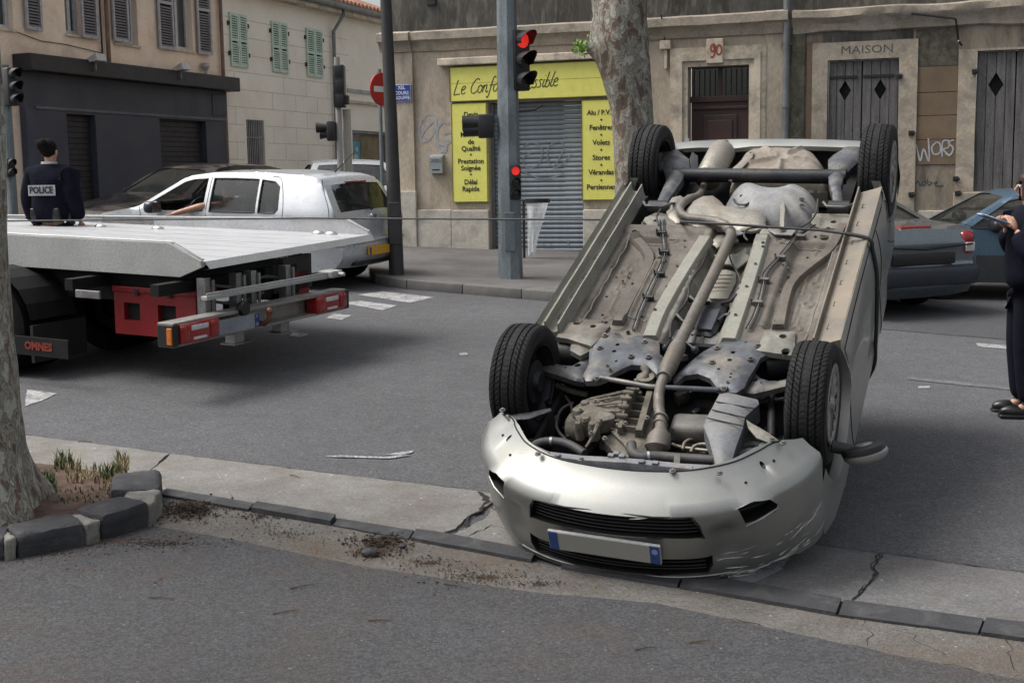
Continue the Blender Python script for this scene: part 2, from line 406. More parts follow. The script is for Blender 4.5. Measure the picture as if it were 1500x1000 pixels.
def sheet(name, px, h, mat, amp=0, step=.1, kind='structure'):
    loop = jag(px+[px[0]], amp, step)[:-1] if amp else [G(*p) for p in px]
    mb = MB(); o0 = loop[0]
    ex = Vector((1, 0, 0)); ex = (ex-GN*ex.dot(GN)).normalized(); ey = GN.cross(ex)
    mb.panel([((p-o0).dot(ex), (p-o0).dot(ey)) for p in loop], fn=lambda a, b, d: o0+ex*a+ey*b+GN*h)
    o = mb.build(name, mat); 
    if kind: o['kind'] = kind
    return o

UP = [(-60,632),(50,641),(250,667),(450,692),(700,722),(735,728),(830,744),(900,755),(1165,797),(1290,814),(1500,842),(1600,856)]
LO = [(-60,676),(185,707),(240,720),(490,762),(640,786),(780,812),(830,819),(900,830),(1100,862),(1245,886),(1500,920),(1600,935)]
def part_of(L, x0, x1):
    y = lambda x: interp(x, L)
    return [(x0, y(x0))]+[p for p in L if x0+3 < p[0] < x1-3]+[(x1, y(x1))]
gutter = empty('gutter', G(300, 700)); gutter['kind'] = 'structure'
gi = gutter.matrix_world.inverted()
def gslab(loop, top, mat, nm, par):
    o = slab(nm, loop, top, mat); o.parent = par; o.matrix_parent_inverse = par.matrix_world.inverted(); return o
def band(u0, u1, l0, l1, mid0, mid1, mat, top, seed):
    loop = jag(part_of(UP, u0, u1), .006, .05, seed)[:-1]
    loop += jag([(u1, interp(u1, UP))]+mid1+[(l1, interp(l1, LO))], .012, .03, seed+1)[:-1]
    loop += jag(list(reversed(part_of(LO, l0, l1))), .004, .05, seed+2)[:-1]
    loop += jag([(l0, interp(l0, LO))]+mid0+[(u0, interp(u0, UP))], .012, .03, seed+3)[:-1]
    return gslab(loop, top, mat, 'gutter_slab', gutter)
band(-60, 248, -60, 198, [], [(232,680)], M_gutter, .014, 0)
band(251, 734, 201, 640, [(235,681)], [(712,745),(690,756),(668,777)], M_gutter, .014, 10)
band(740, 832, 655, 800, [(690,772),(715,755),(722,745)], [], M_gutter, .006, 20)
band(833, 1288, 801, 1243, [], [(1276,834),(1282,842),(1262,866)], M_gutter2, .012, 30)
band(1292, 1600, 1247, 1600, [(1268,867),(1288,842),(1281,834)], [], M_gutter2, .012, 40)
# the torn edge of the road along the gutter and loose cracks
def crack(px, w=.012, nm='crack', seed=0, h=.0185, amp=.02):
    P = jag(px, amp, .03, seed); ws = [w*.7*(.15+1.7*abs(noise.noise(p*9+Vector((seed, 0, 0))))) for p in P]
    v, f = ribbon([p for p in P], ws, GN, h); return v, f
ck = MB()
for i, (px, w, h, amp) in enumerate([(UP[:7], .010, .0165, .006), (UP[7:], .013, .0150, .006),
        ([(700,724),(716,738),(705,752),(690,758),(672,778)], .045, .017, .02), ([(720,745),(760,752),(775,770)], .012, .009, .03), ([(680,790),(720,770),(745,778)], .014, .009, .03), ([(1290,814),(1276,834),(1282,842),(1262,866),(1247,884)], .016, .0145, .02),
        ([(900,882),(1040,906),(1130,925),(1240,955),(1330,968),(1500,1000)], .012, .0125, .03), ([(1275,905),(1270,950)], .008, .0125, .03), ([(1325,925),(1345,945),(1385,965)], .009, .0125, .03), ([(1470,935),(1480,965),(1485,995)], .008, .0125, .03),
        ([(480,790),(470,812),(520,826)], .006, .0125, .03), ([(350,760),(420,790),(500,800)], .005, .0125, .03), ([(600,820),(680,838),(740,860)], .006, .0125, .03), ([(640,815),(625,835)], .005, .0125, .03)]):
    v, f = crack(px, w, seed=i*3, h=h, amp=amp); ck.add(v, f)
cko = ck.build('crack', pm('crack_earth', (.012,.011,.010), .95, var=.3, bump=0), recalc=False); cko['kind'] = 'stuff'
props(cko, 'thin black cracks running through the gutter and pavement concrete', 'cracks')
# front pavement and rubble strip
KL = [(236,731),(490,775),(780,829),(830,839),(1100,884),(1240,910),(1500,944),(1600,958)]
fore = [(-200,1040),(-200,790),(228,775),(330,792),(520,832),(780,872),(960,888),(1200,940),(1500,1003),(1600,1020),(1600,1060),(700,1080)]
sheet('front_pavement', fore, .016, M_fore, .006, .08)
patch = [(200,726)]+[(x, y-3) for x, y in KL]+[(1600,1024),(1500,1006),(1200,944),(960,892),(780,876),(520,836),(330,796),(228,779)]
sheet('rubble_strip', patch, .012, M_patch, 0)
kerb = empty('kerb', G(600, 800)); kerb['kind'] = 'structure'
def kstone(x0, x1, top=.034, lowt=0):
    y0, y1 = interp(x0, LO)+1, interp(x1, LO)+1; k0, k1 = interp(x0-6, KL), interp(x1-6, KL)
    loop = jag([(x0, y0)]+[p for p in LO if x0+8 < p[0] < x1-8]+[(x1, y1)], .002, .12, x0)[:-1]+[G(x1, y1)]+jag([(x1-8, k1-1)]+[p for p in reversed(KL) if x0+8 < p[0] < x1-8]+[(x0-8, k0-1)], .004, .06, x1)
    return gslab(loop, top, M_kerb, 'kerb_stone', kerb)
for a, b, t in ((244,372,.028),(376,492,.04),(496,606,.02),(610,786,.03),(830,1000,.026),(1004,1232,.03),(1236,1440,.024),(1444,1600,.03)): kstone(a, b, t)

# raised kerb round the tree pit, big dark stones with pale mortar
pit = empty('tree_pit_kerb', G(100, 780)); pit['kind'] = 'structure'
def block(front, back, h, mat, nm='kerb_stone', bev=.02):
    """front: bottom-front pixel pair, back: depth in metres inwards"""
    a, b = G(*front[0]), G(*front[1]); t = (b-a).normalized(); n = GN.cross(t).normalized()
    M = Matrix((t, n, GN)).transposed().to_4x4(); M.translation = a
    mb = MB(); mb.box((0, 0, -.03), ((b-a).length, back, h), bev=bev)
    bmx = bmesh.new(); vv = [bmx.verts.new(v) for v in mb.v]; [bmx.faces.new([vv[i] for i in f]) for f in mb.f]
    bmesh.ops.subdivide_edges(bmx, edges=[e for e in bmx.edges if e.calc_length() > .05], cuts=5, use_grid_fill=True); bmesh.ops.triangulate(bmx, faces=[f for f in bmx.faces if len(f.verts) > 4]); bmx.verts.index_update()
    mb = MB(); mb.add([v.co.copy() for v in bmx.verts], [[v.index for v in f.verts] for f in bmx.faces]); bmx.free()
    for i, v in enumerate(mb.v): mb.v[i] = v+Vector((noise.noise(v*6+a*3), noise.noise(v*6+a*5), noise.noise(v*7+a)))*.010+Vector((noise.noise(v*26+a*3), noise.noise(v*26+a*5), noise.noise(v*27+a)))*.007
    o = mb.build(nm, mat, smooth=40); o.matrix_world = M; o.parent = pit; o.matrix_parent_inverse = pit.matrix_world.inverted(); return o
block(((-90,832),(6,826)), .2, .125, M_kerb)
block(((8,826),(24,823)), .2, .12, M_kerb2, 'mortar_joint', .012)
block(((26,823),(128,803)), .21, .135, M_kerb, bev=.03)
block(((130,803),(150,797)), .2, .125, M_kerb2, 'mortar_joint', .012)
block(((152,797),(222,774)), .22, .15, M_kerb, bev=.035)
block(((224,773),(238,752)), .17, .13, M_kerb2, 'mortar_joint', .015)
block(((238,750),(238,722)), .26, .14, M_kerb, bev=.03)
soil = sheet('soil', [(-100,830),(20,800),(150,772),(215,745),(205,716),(-100,672)], .07, pm('tree_pit_soil', (.085,.045,.032), .95, var=.5, scale=14, fine=160, fvar=.35, bump=1, bscale=60, dirt=(.15,.11,.08), dscale=10, damt=.5), .01)

# far pavement with its kerb stones, parking lane, crossing bars
fp = [(-1.32,16.02),(-1.75,16.5),(-1.9,17.2),(-2.1,18.6),(-2.3,21.5),(-2.3,24),(2.5,24),(9,22),(14,16),(14,12),(7.6,12.8),(6.2,14.6)]
def wsheet(name, pts, h, mat, thick=0):
    mb = MB(); mb.panel(pts, fn=lambda a, b, d: Vector((a, b, gz(a, b)+h-d)), thick=thick); o = mb.build(name, mat); o['kind'] = 'structure'; return o
kdir = Vector((.852, -.523, 0)).normalized()
P0 = Vector((-1.32, 16.02, 0))
kend = P0+kdir*3.4
wsheet('far_pavement', [(-1.32+.02,16.04),(-1.75,16.55),(-1.9,17.2),(-2.1,18.6),(-2.3,21.5),(-2.3,30),(3,30),(20,18),(20,14.6),(6.2,17.4),(2.6,18.4),(kend.x+.5,kend.y+.9),(kend.x,kend.y+.06)], .115, M_pave, .13)
lane0 = [(kend.x-.3, kend.y+.15), (kend.x+8, kend.y-4.9), (20, 6), (20, 15), (6.3, 17.5), (2.4, 18.5)]
wsheet('parking_lane', lane0, .004, M_lane)
fk = empty('far_kerb', Vector((P0.x, P0.y, gz(P0.x, P0.y)))); fk['kind'] = 'structure'
M_granite = pm('pale_granite', (.13,.125,.12), .8, var=.2, scale=5, fine=150, fvar=.3, bump=.4, dirt=(.1,.095,.09), dscale=4, damt=.6)
def kerbrun(pts, n, w=.14):
    P = [Vector((x, y, gz(x, y))) for x, y in pts]; tot = sum((b-a).length for a, b in zip(P, P[1:]))
    for a, b in zip(P, P[1:]):
        k = max(1, round(n*(b-a).length/tot)); t = (b-a).normalized(); nn = GN.cross(t).normalized()
        for j in range(k):
            mb = MB(); l = (b-a).length/k; mb.box((.004, 0, -.04), (l-.004, w, .12), bev=.012)
            M = Matrix((t, nn, GN)).transposed().to_4x4(); M.translation = a.lerp(b, j/k)-nn*.02
            o = mb.build('kerb_stone', M_granite, smooth=40); o.matrix_world = M; o.parent = fk; o.matrix_parent_inverse = fk.matrix_world.inverted()
kerbrun([(P0.x, P0.y), (kend.x, kend.y)], 4); kerbrun([(kend.x, kend.y), (kend.x+.5, kend.y+.85), (2.6, 18.35), (6.2, 17.3)], 7)
kerbrun([(-1.9,17.2),(-1.75,16.5),(-1.32,16.02)], 3); kerbrun([(-2.3,24),(-2.3,21.5),(-2.1,18.6),(-1.9,17.2)], 7)
# left pavement along the dark shop, and a refuge behind the tow truck
isl = [(-6.2,13.6),(-4.2,12.6),(-3.9,14.3),(-6.0,15.4)]
wsheet('traffic_island', isl, .13, M_pave, .14)
wsheet('left_pavement', [(-11.6,22),(-9.2,22),(-2.9,37.5),(-2.9,42),(-8,42)], .12, M_pave, .13)
for i, q in enumerate([[(498,444),(560,455),(582,448),(528,441)], [(524,432),(600,444),(636,436),(560,427)], [(478,466),(500,469),(515,462),(488,460)], [(40,571),(84,577),(60,588),(36,596)], [(430,487),(452,490),(440,494),(424,492)]]):
    sheet('crossing_bar', q, .005, M_white, .006, .08)
sheet('lane_line', [(1430,503),(1520,510),(1520,516),(1432,508)], .005, M_white, .006, .1)
sheet('lane_line', [(1330,552),(1530,572),(1530,577),(1330,556)], .005, M_faint, .006, .1)
sheet('lane_line', [(1345,566),(1362,566),(1362,569),(1345,569)], .005, M_white, .004, .05)
for nm, px, mt, h in (('chalk_mark', [(476,669),(505,668),(560,670.5),(598,667),(601,668.5),(570,672.5),(500,671)], M_chalk, .007), ('chalk_mark', [(560,667),(590,663),(606,661),(604,664),(585,668)], M_chalk, .0075)):
    o = sheet(nm, px, h, mt, .008, .04)
sheet('chalk_mark', [(672,518),(684,517),(686,520),(674,521)], .006, M_chalk, .003, .03)
for q in () if True else ([(640,598),(690,600),(690,602),(640,600)], [(470,564),(520,567),(518,569),(470,566)], [(700,492),(735,491),(735,494),(700,494)], [(420,575),(470,580),(466,581),(420,577)]): sheet('scuff_mark', q, .005, M_faint, .004, .06)

# loose matter: crumbs, leaf litter, grass
def crumbs(name, spots, mat, label, cat, h0=.016):
    mb = MB()
    for (x, y, rx, ry, n, s0, s1, hh) in spots:
        for _ in range(n):
            a = random.random()*6.28; q = min(2.2, abs(random.gauss(0, .62)))
            p = G(x+rx*q*math.cos(a), y+ry*q*math.sin(a)); s = random.uniform(s0, s1)
            rot = Matrix.Rotation(random.random()*6, 3, 'Z') @ Matrix.Rotation(random.random()*6, 3, 'X')
            vs = [Vector((1,0,0)),Vector((-1,0,0)),Vector((0,.8,0)),Vector((0,-.8,0)),Vector((0,0,.6)),Vector((0,0,-.6))]
            k = random.uniform(.4, 1)
            vs = [p+rot@(Vector((v.x, v.y*k, v.z*k))*s*random.uniform(.7, 1.2))+GN*(h0+s*.3+hh*max(0, 1-q)*random.random()) for v in vs]
            mb.add(vs, [(0,2,4),(2,1,4),(1,3,4),(3,0,4),(2,0,5),(1,2,5),(3,1,5),(0,3,5)])
    o = mb.build(name, mat, recalc=False); props(o, label, cat, kind='stuff'); return o
M_dirt = pm('brown_litter', (.05,.034,.022), .95, var=.6, scale=25, fine=80, bump=0)
M_crumb = pm('grey_crumbs', (.17,.165,.155), .9, var=.5, scale=30, bump=0)
M_leafy = pm('dry_leaf_bits', (.13,.07,.035), .9, var=.5, scale=20, bump=0)
crumbs('leaf_litter', [(275,752,45,14,900,.003,.014,.03),(300,742,60,8,350,.003,.012,.01),(380,760,40,10,150,.003,.01,0),(560,800,42,12,600,.003,.014,.025),(545,815,30,8,200,.003,.012,.01),(700,850,110,18,500,.002,.008,0),(630,828,60,10,250,.002,.008,0),(230,800,90,10,450,.002,.009,0),(60,815,120,10,400,.002,.008,0),(420,785,120,18,260,.002,.007,0),(790,860,60,10,250,.002,.007,0)], M_dirt, 'dark brown clumps of dead leaves and dirt along the low kerb', 'litter')
crumbs('dry_leaf_litter', [(100,760,90,14,500,.003,.010,0),(160,795,90,8,160,.003,.008,0),(120,840,150,18,200,.002,.006,0),(550,812,70,12,120,.003,.009,0),(720,850,90,16,200,.002,.007,0),(235,855,12,8,20,.003,.008,0),(300,770,80,18,120,.002,.006,0)], M_leafy, 'rust coloured dry leaf bits scattered round the tree kerb', 'litter')
crumbs('grit', [(400,880,420,90,900,.0015,.005,0),(1100,930,420,60,700,.0015,.005,0),(700,700,600,60,500,.0015,.005,0),(120,850,200,40,400,.0015,.005,0),(1180,760,60,40,120,.002,.006,0)], M_crumb, 'fine pale grit spread over the asphalt', 'grit', .014)
o = MB()
for (x, y, s) in ((541,818,.032),(556,795,.022),(570,790,.02),(590,806,.016)):
    o2 = MB(); p = G(x, y); o2.sphere((0,0,0), s, 10, sq=(1.3,1,.7)); o2.v = [v*(1+.25*noise.noise(v*40+p)) for v in o2.v]
    q = o2.build('pebble', M_kerb, None, Matrix.Translation(p+GN*(.014+s*.5)), smooth=50)
    props(q, {541: 'largest grey stone lying in the dirt on the broken strip', 556: 'dark stone at the left of the clump beside the low kerb', 570: 'rounded stone on top of the clump beside the low kerb', 590: 'small stone right of the dirt clump by the low kerb'}[x], 'stone')
def grass(name, spots, mat, label):
    mb = MB()
    for (x, y, rx, ry, n, h) in spots:
        for _ in range(n):
            p = G(x+random.uniform(-rx, rx), y+random.uniform(-ry, ry))+GN*.065; a = random.random()*6.28; d = Vector((math.cos(a), math.sin(a), 0)); s = d.cross(GN)*.004; hh = h*random.uniform(.4, 1.2); ln = random.uniform(.2, .8)
            mb.add([p-s, p+s, p+GN*hh*.6+d*hh*ln*.4+s*.8, p+GN*hh*.6+d*hh*ln*.4-s*.8, p+GN*hh+d*hh*ln], [(0,1,2,3), (3,2,4)])
    q = mb.build(name, mat, recalc=False); props(q, label, 'grass', kind='stuff')
grass('grass', [(60,728,22,10,260,.07),(95,698,14,8,60,.09),(160,712,14,8,60,.07),(130,745,60,12,120,.03)], pm('green_blades', (.05,.085,.025), .8, var=.5, scale=20, bump=0), 'short green weeds growing at the foot of the plane tree')
grass('dry_grass', [(182,705,8,10,70,.11),(100,702,20,8,60,.10),(140,715,40,12,120,.06),(170,728,20,10,60,.05)], pm('dry_blades', (.22,.18,.09), .8, var=.4, scale=20, bump=0), 'pale dry grass tufts in the tree pit by the stone kerb')
tw = MB()
for (x0, y0, x1, y1) in ((220,881,255,884),(425,868,460,862),(400,905,440,900),(650,861,690,869),(540,915,575,916),(115,651,135,652),(425,700,440,705),(930,958,960,955),(1010,948,1040,945)):
    a, b = G(x0, y0)+GN*.02, G(x1, y1)+GN*.022; tw.tube([a, a.lerp(b, .5)+GN*.004+cr*.004, b], [.003, .0025, .0015], 5)
props(tw.build('twigs', pm('twig_bark', (.06,.04,.025), .9), recalc=False), 'small brown twigs lying about on the asphalt', 'twigs', kind='stuff')
# ============================================================ BUILDINGS
class Fac:
    def __init__(s, x, y, dx, dy):
        s.t = Vector((dx, dy, 0)).normalized(); s.n = Vector((0,0,1)).cross(s.t); s.o = Vector((x, y, gz(x, y)))
        s.M = Matrix((s.t, s.n, Vector((0,0,1)))).transposed().to_4x4(); s.M.translation = s.o
    def __call__(s, x, y, off=0):
        p = plane_hit(x, y, s.o-s.n*off, s.n)-s.o; return (p.dot(s.t), p.z)
    def P(s, L, off=0): return [s(x, y, off) for x, y in L]
    def box(s, x0, y0, x1, y1, off=0):
        """pixel corners -> upright rectangle in the wall plane"""
        xm, ym = (x0+x1)/2, (y0+y1)/2
        return s(x0, ym, off)[0], s(xm, y1, off)[1], s(x1, ym, off)[0], s(xm, y0, off)[1]
def rect(b): return [(b[0], b[1]), (b[2], b[1]), (b[2], b[3]), (b[0], b[3])]
FA = Fac(-.3, 20.4, math.cos(R(19)), -math.sin(R(19)))
FL = Fac(-8.2, 27., .376, .927)
STAIN = (.055, .050, .045)
M_stucco = pm('grey_brown_render', (0.427, 0.360, 0.278), .9, var=.22, scale=1.2, fine=25, fvar=.12, bump=.35, bscale=30, stretch=(1.4,1,.5), dirt=[(.19,.16,.13), (.44,.39,.33)], dscale=1.9, damt=.75, dlow=.48)
M_stucco2 = pm('sooty_render', (.075,.07,.062), .9, var=.5, scale=1.4, fine=20, fvar=.15, bump=.35, bscale=30, stretch=(1.5,1,.4), dirt=[(.022,.021,.020), (.22,.20,.17)], dscale=2.6, damt=.8, dlow=.5)
M_stone = pm('pale_limestone', (0.578, 0.500, 0.394), .85, var=.15, scale=2, fine=30, fvar=.08, bump=.3, bscale=25, dirt=[(.15,.135,.115), (.10,.095,.085)], dscale=2.5, damt=.7, dlow=.5)
M_plinth = pm('pale_plinth_stone', (0.503, 0.470, 0.406), .85, var=.15, scale=2, fine=30, fvar=.08, bump=.3, bscale=25, dirt=[(.20,.185,.165), (.13,.125,.115)], dscale=2, damt=.6, dlow=.5)
M_corn = pm('cornice_stone', (0.377, 0.323, 0.255), .85, var=.2, scale=2, fine=30, bump=.4, bscale=25, dirt=[(.11,.10,.09), (.36,.33,.29)], dscale=3, damt=.7, dlow=.5)
M_right = pm('old_brown_wall', (0.276, 0.226, 0.168), .9, var=.25, scale=1.5, fine=30, bump=.5, bscale=22, stretch=(1.5,1,.45), dirt=[(.065,.058,.048), (.30,.265,.22)], dscale=2.6, damt=.85, dlow=.46)
M_moss = pm('mossy_wall', (.10,.09,.065), .95, var=.3, scale=3, fine=30, bump=.7, bscale=22, dirt=[(.028,.032,.016), (.18,.16,.13)], dscale=6, damt=.8, dlow=.46)
M_panel = pm('ochre_panel', (0.182, 0.128, 0.081), .85, var=.12, scale=2, bump=.15, dirt=(.11,.085,.065), dscale=3, damt=.6)
M_pink = pm('faded_pink_render', (0.806, 0.650, 0.515), .9, var=.12, scale=1., fine=20, fvar=.06, bump=.2, dirt=[(.52,.39,.29), (.76,.70,.62)], dscale=1.1, damt=.7, dlow=.47)
M_cream = pm('cream_render', (.80,.76,.67), .9, var=.07, scale=.8, fine=20, fvar=.05, bump=.15, dirt=[(.66,.58,.47), (.82,.80,.74)], dscale=.9, damt=.6, dlow=.5)
M_joint = pm('course_joint', (.50,.46,.39), .95, bump=0)
M_shop = pm('blue_grey_shopfront', (0.039, 0.045, 0.065), .6, var=.12, scale=1, fvar=.05, bump=.1, dirt=(.05,.052,.06), dscale=1, damt=.4)
M_shopd = pm('dark_fascia', (.012,.012,.015), .5, var=.3, bump=.1)
M_shut_d = pm('dark_roller', (.018,.016,.020), .6, var=.2, bump=.05)
M_roller = pm('grey_roller', (0.224, 0.263, 0.297), .5, var=.12, scale=2, fvar=.05, bump=.05, dirt=(.10,.11,.12), dscale=4, damt=.5)
M_yellow = pm('yellow_sign_paint', (.78, .75, .17), .5, var=.06, scale=2, fvar=.04, bump=.03, dirt=(.5,.47,.1), dscale=2, damt=.4)
M_olive = pm('olive_frame', (.16,.15,.03), .6)
M_wood = pm('weathered_grey_wood', (.145,.137,.135), .85, var=.3, scale=3, stretch=(6,1,.6), fine=30, fvar=.25, bump=.5, bscale=30, dirt=[(.045,.04,.04)], dscale=2, damt=.7, dlow=.5)
M_door = pm('oxblood_door', (.05,.022,.020), .5, var=.2, bump=.15, dirt=(.03,.015,.013), dscale=4)
M_green = pm('pale_green_paint', (.54,.68,.58), .7, var=.1, scale=5, bump=.1, dirt=(.22,.28,.24), dscale=6)
M_lgrey = pm('pale_grey_shutter', (.42,.41,.45), .8, var=.15, scale=5, bump=.2, dirt=(.2,.19,.2), dscale=6, damt=.6)
M_slat = pm('dark_louvre', (.19,.18,.185), .85, var=.2)  # slats a darker grey than the shutter leaf frames
M_frame = pm('white_window_frame', (.5,.51,.53), .6, var=.08, dirt=(.3,.3,.3), dscale=8)
M_pipe = pm('zinc_pipe', (.20,.215,.22), .55, metal=.4, var=.2, dirt=(.10,.085,.07), dscale=5)
M_tile = pm('red_roof_tile', (.30,.13,.08), .85, var=.3, scale=10, dirt=(.35,.24,.19), dscale=8)
M_curtain = pm('net_curtain', (.4,.42,.42), .9, var=.15, scale=8)
M_graf = pm('pale_graffiti', (.34,.34,.36), .8, var=.15, scale=8, bump=0)
M_graf2 = pm('blue_green_graffiti', (.03,.06,.065), .8, bump=0)

def wall(name, fac, outer, holes, mat, parent, depth=.18, y=0, thick=.3, mats=None, sp=0):
    mb = MB(); mb.panel(outer, holes, fn=lambda a, b, d: (a, y+d, b), depth=depth, thick=thick, sp=sp); return mb.build(name, mat, parent)
def lbox(name, b, y0, y1, mat, parent, bev=.0, kind=None, smooth=None):
    mb = MB(); mb.box((b[0], y0, b[1]), (b[2], y1, b[3]), bev=bev); o = mb.build(name, mat, parent, smooth=smooth)
    if kind: o['kind'] = kind
    return o
def strokes(fac, Ls, w, mat, parent, name, y=-.004, px=True, off=0):
    if name == 'graffiti' and len(Ls) > 1: return [strokes(fac, [L], w, mat, parent, name, y-.0006*i, px, off) for i, L in enumerate(Ls)]
    mb = MB()
    for L in Ls:
        P = [Vector((*([*fac(x, yy, off)]), 0)) if px else Vector((x, yy, 0)) for x, yy in L]
        P = smooth_path([Vector((p.x, y, p.y)) for p in P], 5) if len(P) > 2 else [Vector((p.x, y, p.y)) for p in P]
        v, f = ribbon(P, w, Vector((0, -1, 0))); mb.add(v, f)
    return mb.build(name, mat, parent, recalc=False)
RX = Matrix.Rotation(R(90), 4, 'X')
def ftext(s, b, size, mat, parent, y=-.006, width=None, **k):
    """text centred in local box centre b on the wall"""
    return text(s, size, mat, parent, Matrix.Translation((b[0], y, b[1])) @ RX, width=width, **k)

# ---------------- corner building with the yellow shop and door 90
cb = empty('corner_building', FA.M, 'weathered grey-brown corner building with yellow shop front and doorway 90', 'building')
x0 = FA(575, 300)[0]; x1 = FA(1154, 200)[0]; top = 7.5
shut = FA.box(717, 148, 855, 364); door = FA.box(1008, 97, 1097, 372)
shut = (shut[0], -.02, shut[2], shut[3]); door = (door[0], -.1, door[2], door[3])
cz = FA(770, 50)[1]
up = [rect((x0+.7+i*2.1, cz+1.0, x0+1.7+i*2.1, cz+3.0)) for i in range(3)]
wall('wall', FA, [(x0, -1.2), (x1, -1.2), (x1, cz), (x0, cz)], [rect(shut), rect(door)], M_stucco, cb, .22)
wall('upper_wall', FA, [(x0, cz), (x1, cz), (x1, top), (x0, top)], up, M_stucco2, cb, .2, thick=.3)
for u in up:
    w_ = lbox('window', (u[0][0]+.01, u[0][1]+.01, u[1][0]-.01, u[2][1]-.01), .14, .17, M_wglass, cb); lbox('frame', (u[0][0]+.45, u[0][1], u[0][0]+.55, u[2][1]), .11, .138, M_frame, w_)
# side wall and roof so that the block has depth
mb = MB(); mb.box((x0, .3, -1.2), (x0+.3, 9, top)); mb.build('side_wall', M_stucco, cb)
mb = MB(); mb.box((x0-.2, -.3, top), (x1, 9, top+.2)); mb.build('roof', M_tile, cb)
# cornice: three stepped bands, broken forward over the pilasters
def cornice(xa, xb, z, out, par):
    prof = [(0, -.17), (.03, -.17), (.05, -.10), (.06, -.08), (.10, -.02), (.15, .0), (.15, .12), (.12, .13), (0, .16)]
    mb = MB()
    n = max(2, int((xb-xa)/.12))
    vs = []
    for i in range(n+1):
        x = xa+(xb-xa)*i/n
        for (d, zz) in prof: vs.append((x, -(d*1.0+out)-noise.noise((x*3, zz*9, 1))*.006, z+zz+noise.noise((x*2.2, zz*5, 4))*.010))
    k = len(prof); fs = [(i*k+j, i*k+j+1, (i+1)*k+j+1, (i+1)*k+j) for i in range(n) for j in range(k-1)]
    fs += [tuple(range(k)), tuple(n*k+j for j in range(k))]
    mb.add(vs, fs); return mb.build('cornice', M_corn, par, smooth=35)
zc = FA(770, 52)[1]
px608 = FA(608, 200)[0]; px1125 = FA(1122, 100)[0]
cornice(px608+.002, px1125-.002, zc, 0, cb); cornice(x0-.12, px608, zc-.0, .05, cb); cornice(px1125, x1, zc, .05, cb)
lbox('pilaster', (x0, -1, px608, zc-.17), -.05, .0, M_stucco, cb); lbox('pilaster', (px1125, -1, x1-.05, zc-.17), -.05, .0, M_stucco, cb)
pz = FA(640, 307)[1]; pz2 = FA(590, 280)[1]
lbox('plinth', (x0-.04, -1, px608+.03, pz2), -.10, -.0505, M_plinth, cb, .012); lbox('plinth', (px608+.03, -1, (px608+shut[0])/2-.01, pz), -.07, 0, M_plinth, cb, .012)
lbox('plinth', ((px608+shut[0])/2-.006, -1, shut[0]-.0, pz-.01), -.075, 0, M_plinth, cb, .012)
dl = FA(985, 200)[0]
lbox('plinth', (shut[2]+.0, -1, dl-.02, FA(880, 307)[1]), -.07, 0, M_plinth, cb, .012)
lbox('doorstep', (shut[0]-.05, -.4, shut[2]+.05, -.0), -.12, .2, M_stone, cb, .01)
lb = FA.box(645, 86, 690, 97); lb2 = FA.box(850, 84, 888, 95); lbox('lintel', (lb[0], lb[1], lb2[2]+.02, lb[3]), -.14, 0, M_stone, cb, .015)
# yellow boards
b = FA.box(662, 99, 700, 148); b2 = FA.box(860, 92, 893, 147)
bb = (b[0], b[1], b2[2]+.15, b[3]-.005)
brd = lbox('sign_board', bb, -.07, -.002, M_yellow, cb)
lbox('board_edge', (bb[0]-.012, bb[1]-.014, bb[2]+.012, bb[1]-.001), -.08, -.002, M_olive, brd); lbox('board_edge', (bb[0]-.012, bb[3]+.001, bb[2]+.012, bb[3]+.012), -.08, -.002, M_olive, brd)
lbox('board_edge', (bb[0]-.014, bb[1], bb[0]-.001, bb[3]), -.08, -.002, M_olive, brd); lbox('board_seam', (bb[0], bb[1]+.27, bb[2], bb[1]+.274), -.0715, -.07, M_olive, brd)
CUR = {  # single-stroke sloping hand, unit height 1
'L': ([[(.15,1.15),(.05,.5),(0,0),(.2,.02),(.5,.05)]], .55), 'e': ([[(.02,.3),(.25,.38),(.32,.55),(.2,.62),(.05,.45),(.05,.15),(.18,0),(.38,.12)]], .4),
'C': ([[(.6,1.0),(.5,1.12),(.3,1.05),(.08,.7),(.02,.3),(.15,.02),(.35,.02),(.55,.2)]], .58), 'o': ([[(.2,.6),(.05,.45),(.03,.15),(.15,0),(.3,.1),(.35,.4),(.22,.62),(.3,.5),(.45,.5)]], .43),
'n': ([[(.05,.6),(.04,.3),(0,0)],[(.03,.3),(.15,.52),(.28,.58),(.3,.4),(.27,.1),(.36,.0),(.46,.12)]], .46), 'f': ([[(.5,1.05),(.4,1.18),(.28,1.05),(.2,.5),(.1,-.3),(.0,-.42),(-.06,-.3)],[(.05,.5),(.4,.56)]], .4),
'r': ([[(.05,.6),(.04,.3),(0,0)],[(.03,.35),(.16,.56),(.3,.58)]], .34), 't': ([[(.2,1.0),(.1,.4),(.1,.05),(.25,.02)],[(-.02,.65),(.35,.7)]], .34),
'A': ([[(-.05,0),(.3,.7),(.5,1.15),(.5,.6),(.52,0)],[(.1,.42),(.6,.48)]], .62), 'c': ([[(.32,.5),(.2,.6),(.06,.4),(.03,.15),(.15,0),(.38,.12)]], .38),
's': ([[(.3,.56),(.18,.62),(.1,.48),(.22,.3),(.22,.1),(.08,0),(-.04,.06)]], .36), 'i': ([[(.1,.6),(.05,.2),(.1,0),(.22,.1)],[(.16,.85),(.17,.9)]], .23),
'b': ([[(.2,1.15),(.08,.5),(.03,.05),(.2,0),(.33,.2),(.3,.45),(.15,.5),(.07,.35)]], .4), 'l': ([[(.24,1.15),(.1,.5),(.06,.1),(.15,0),(.27,.12)]], .26)}
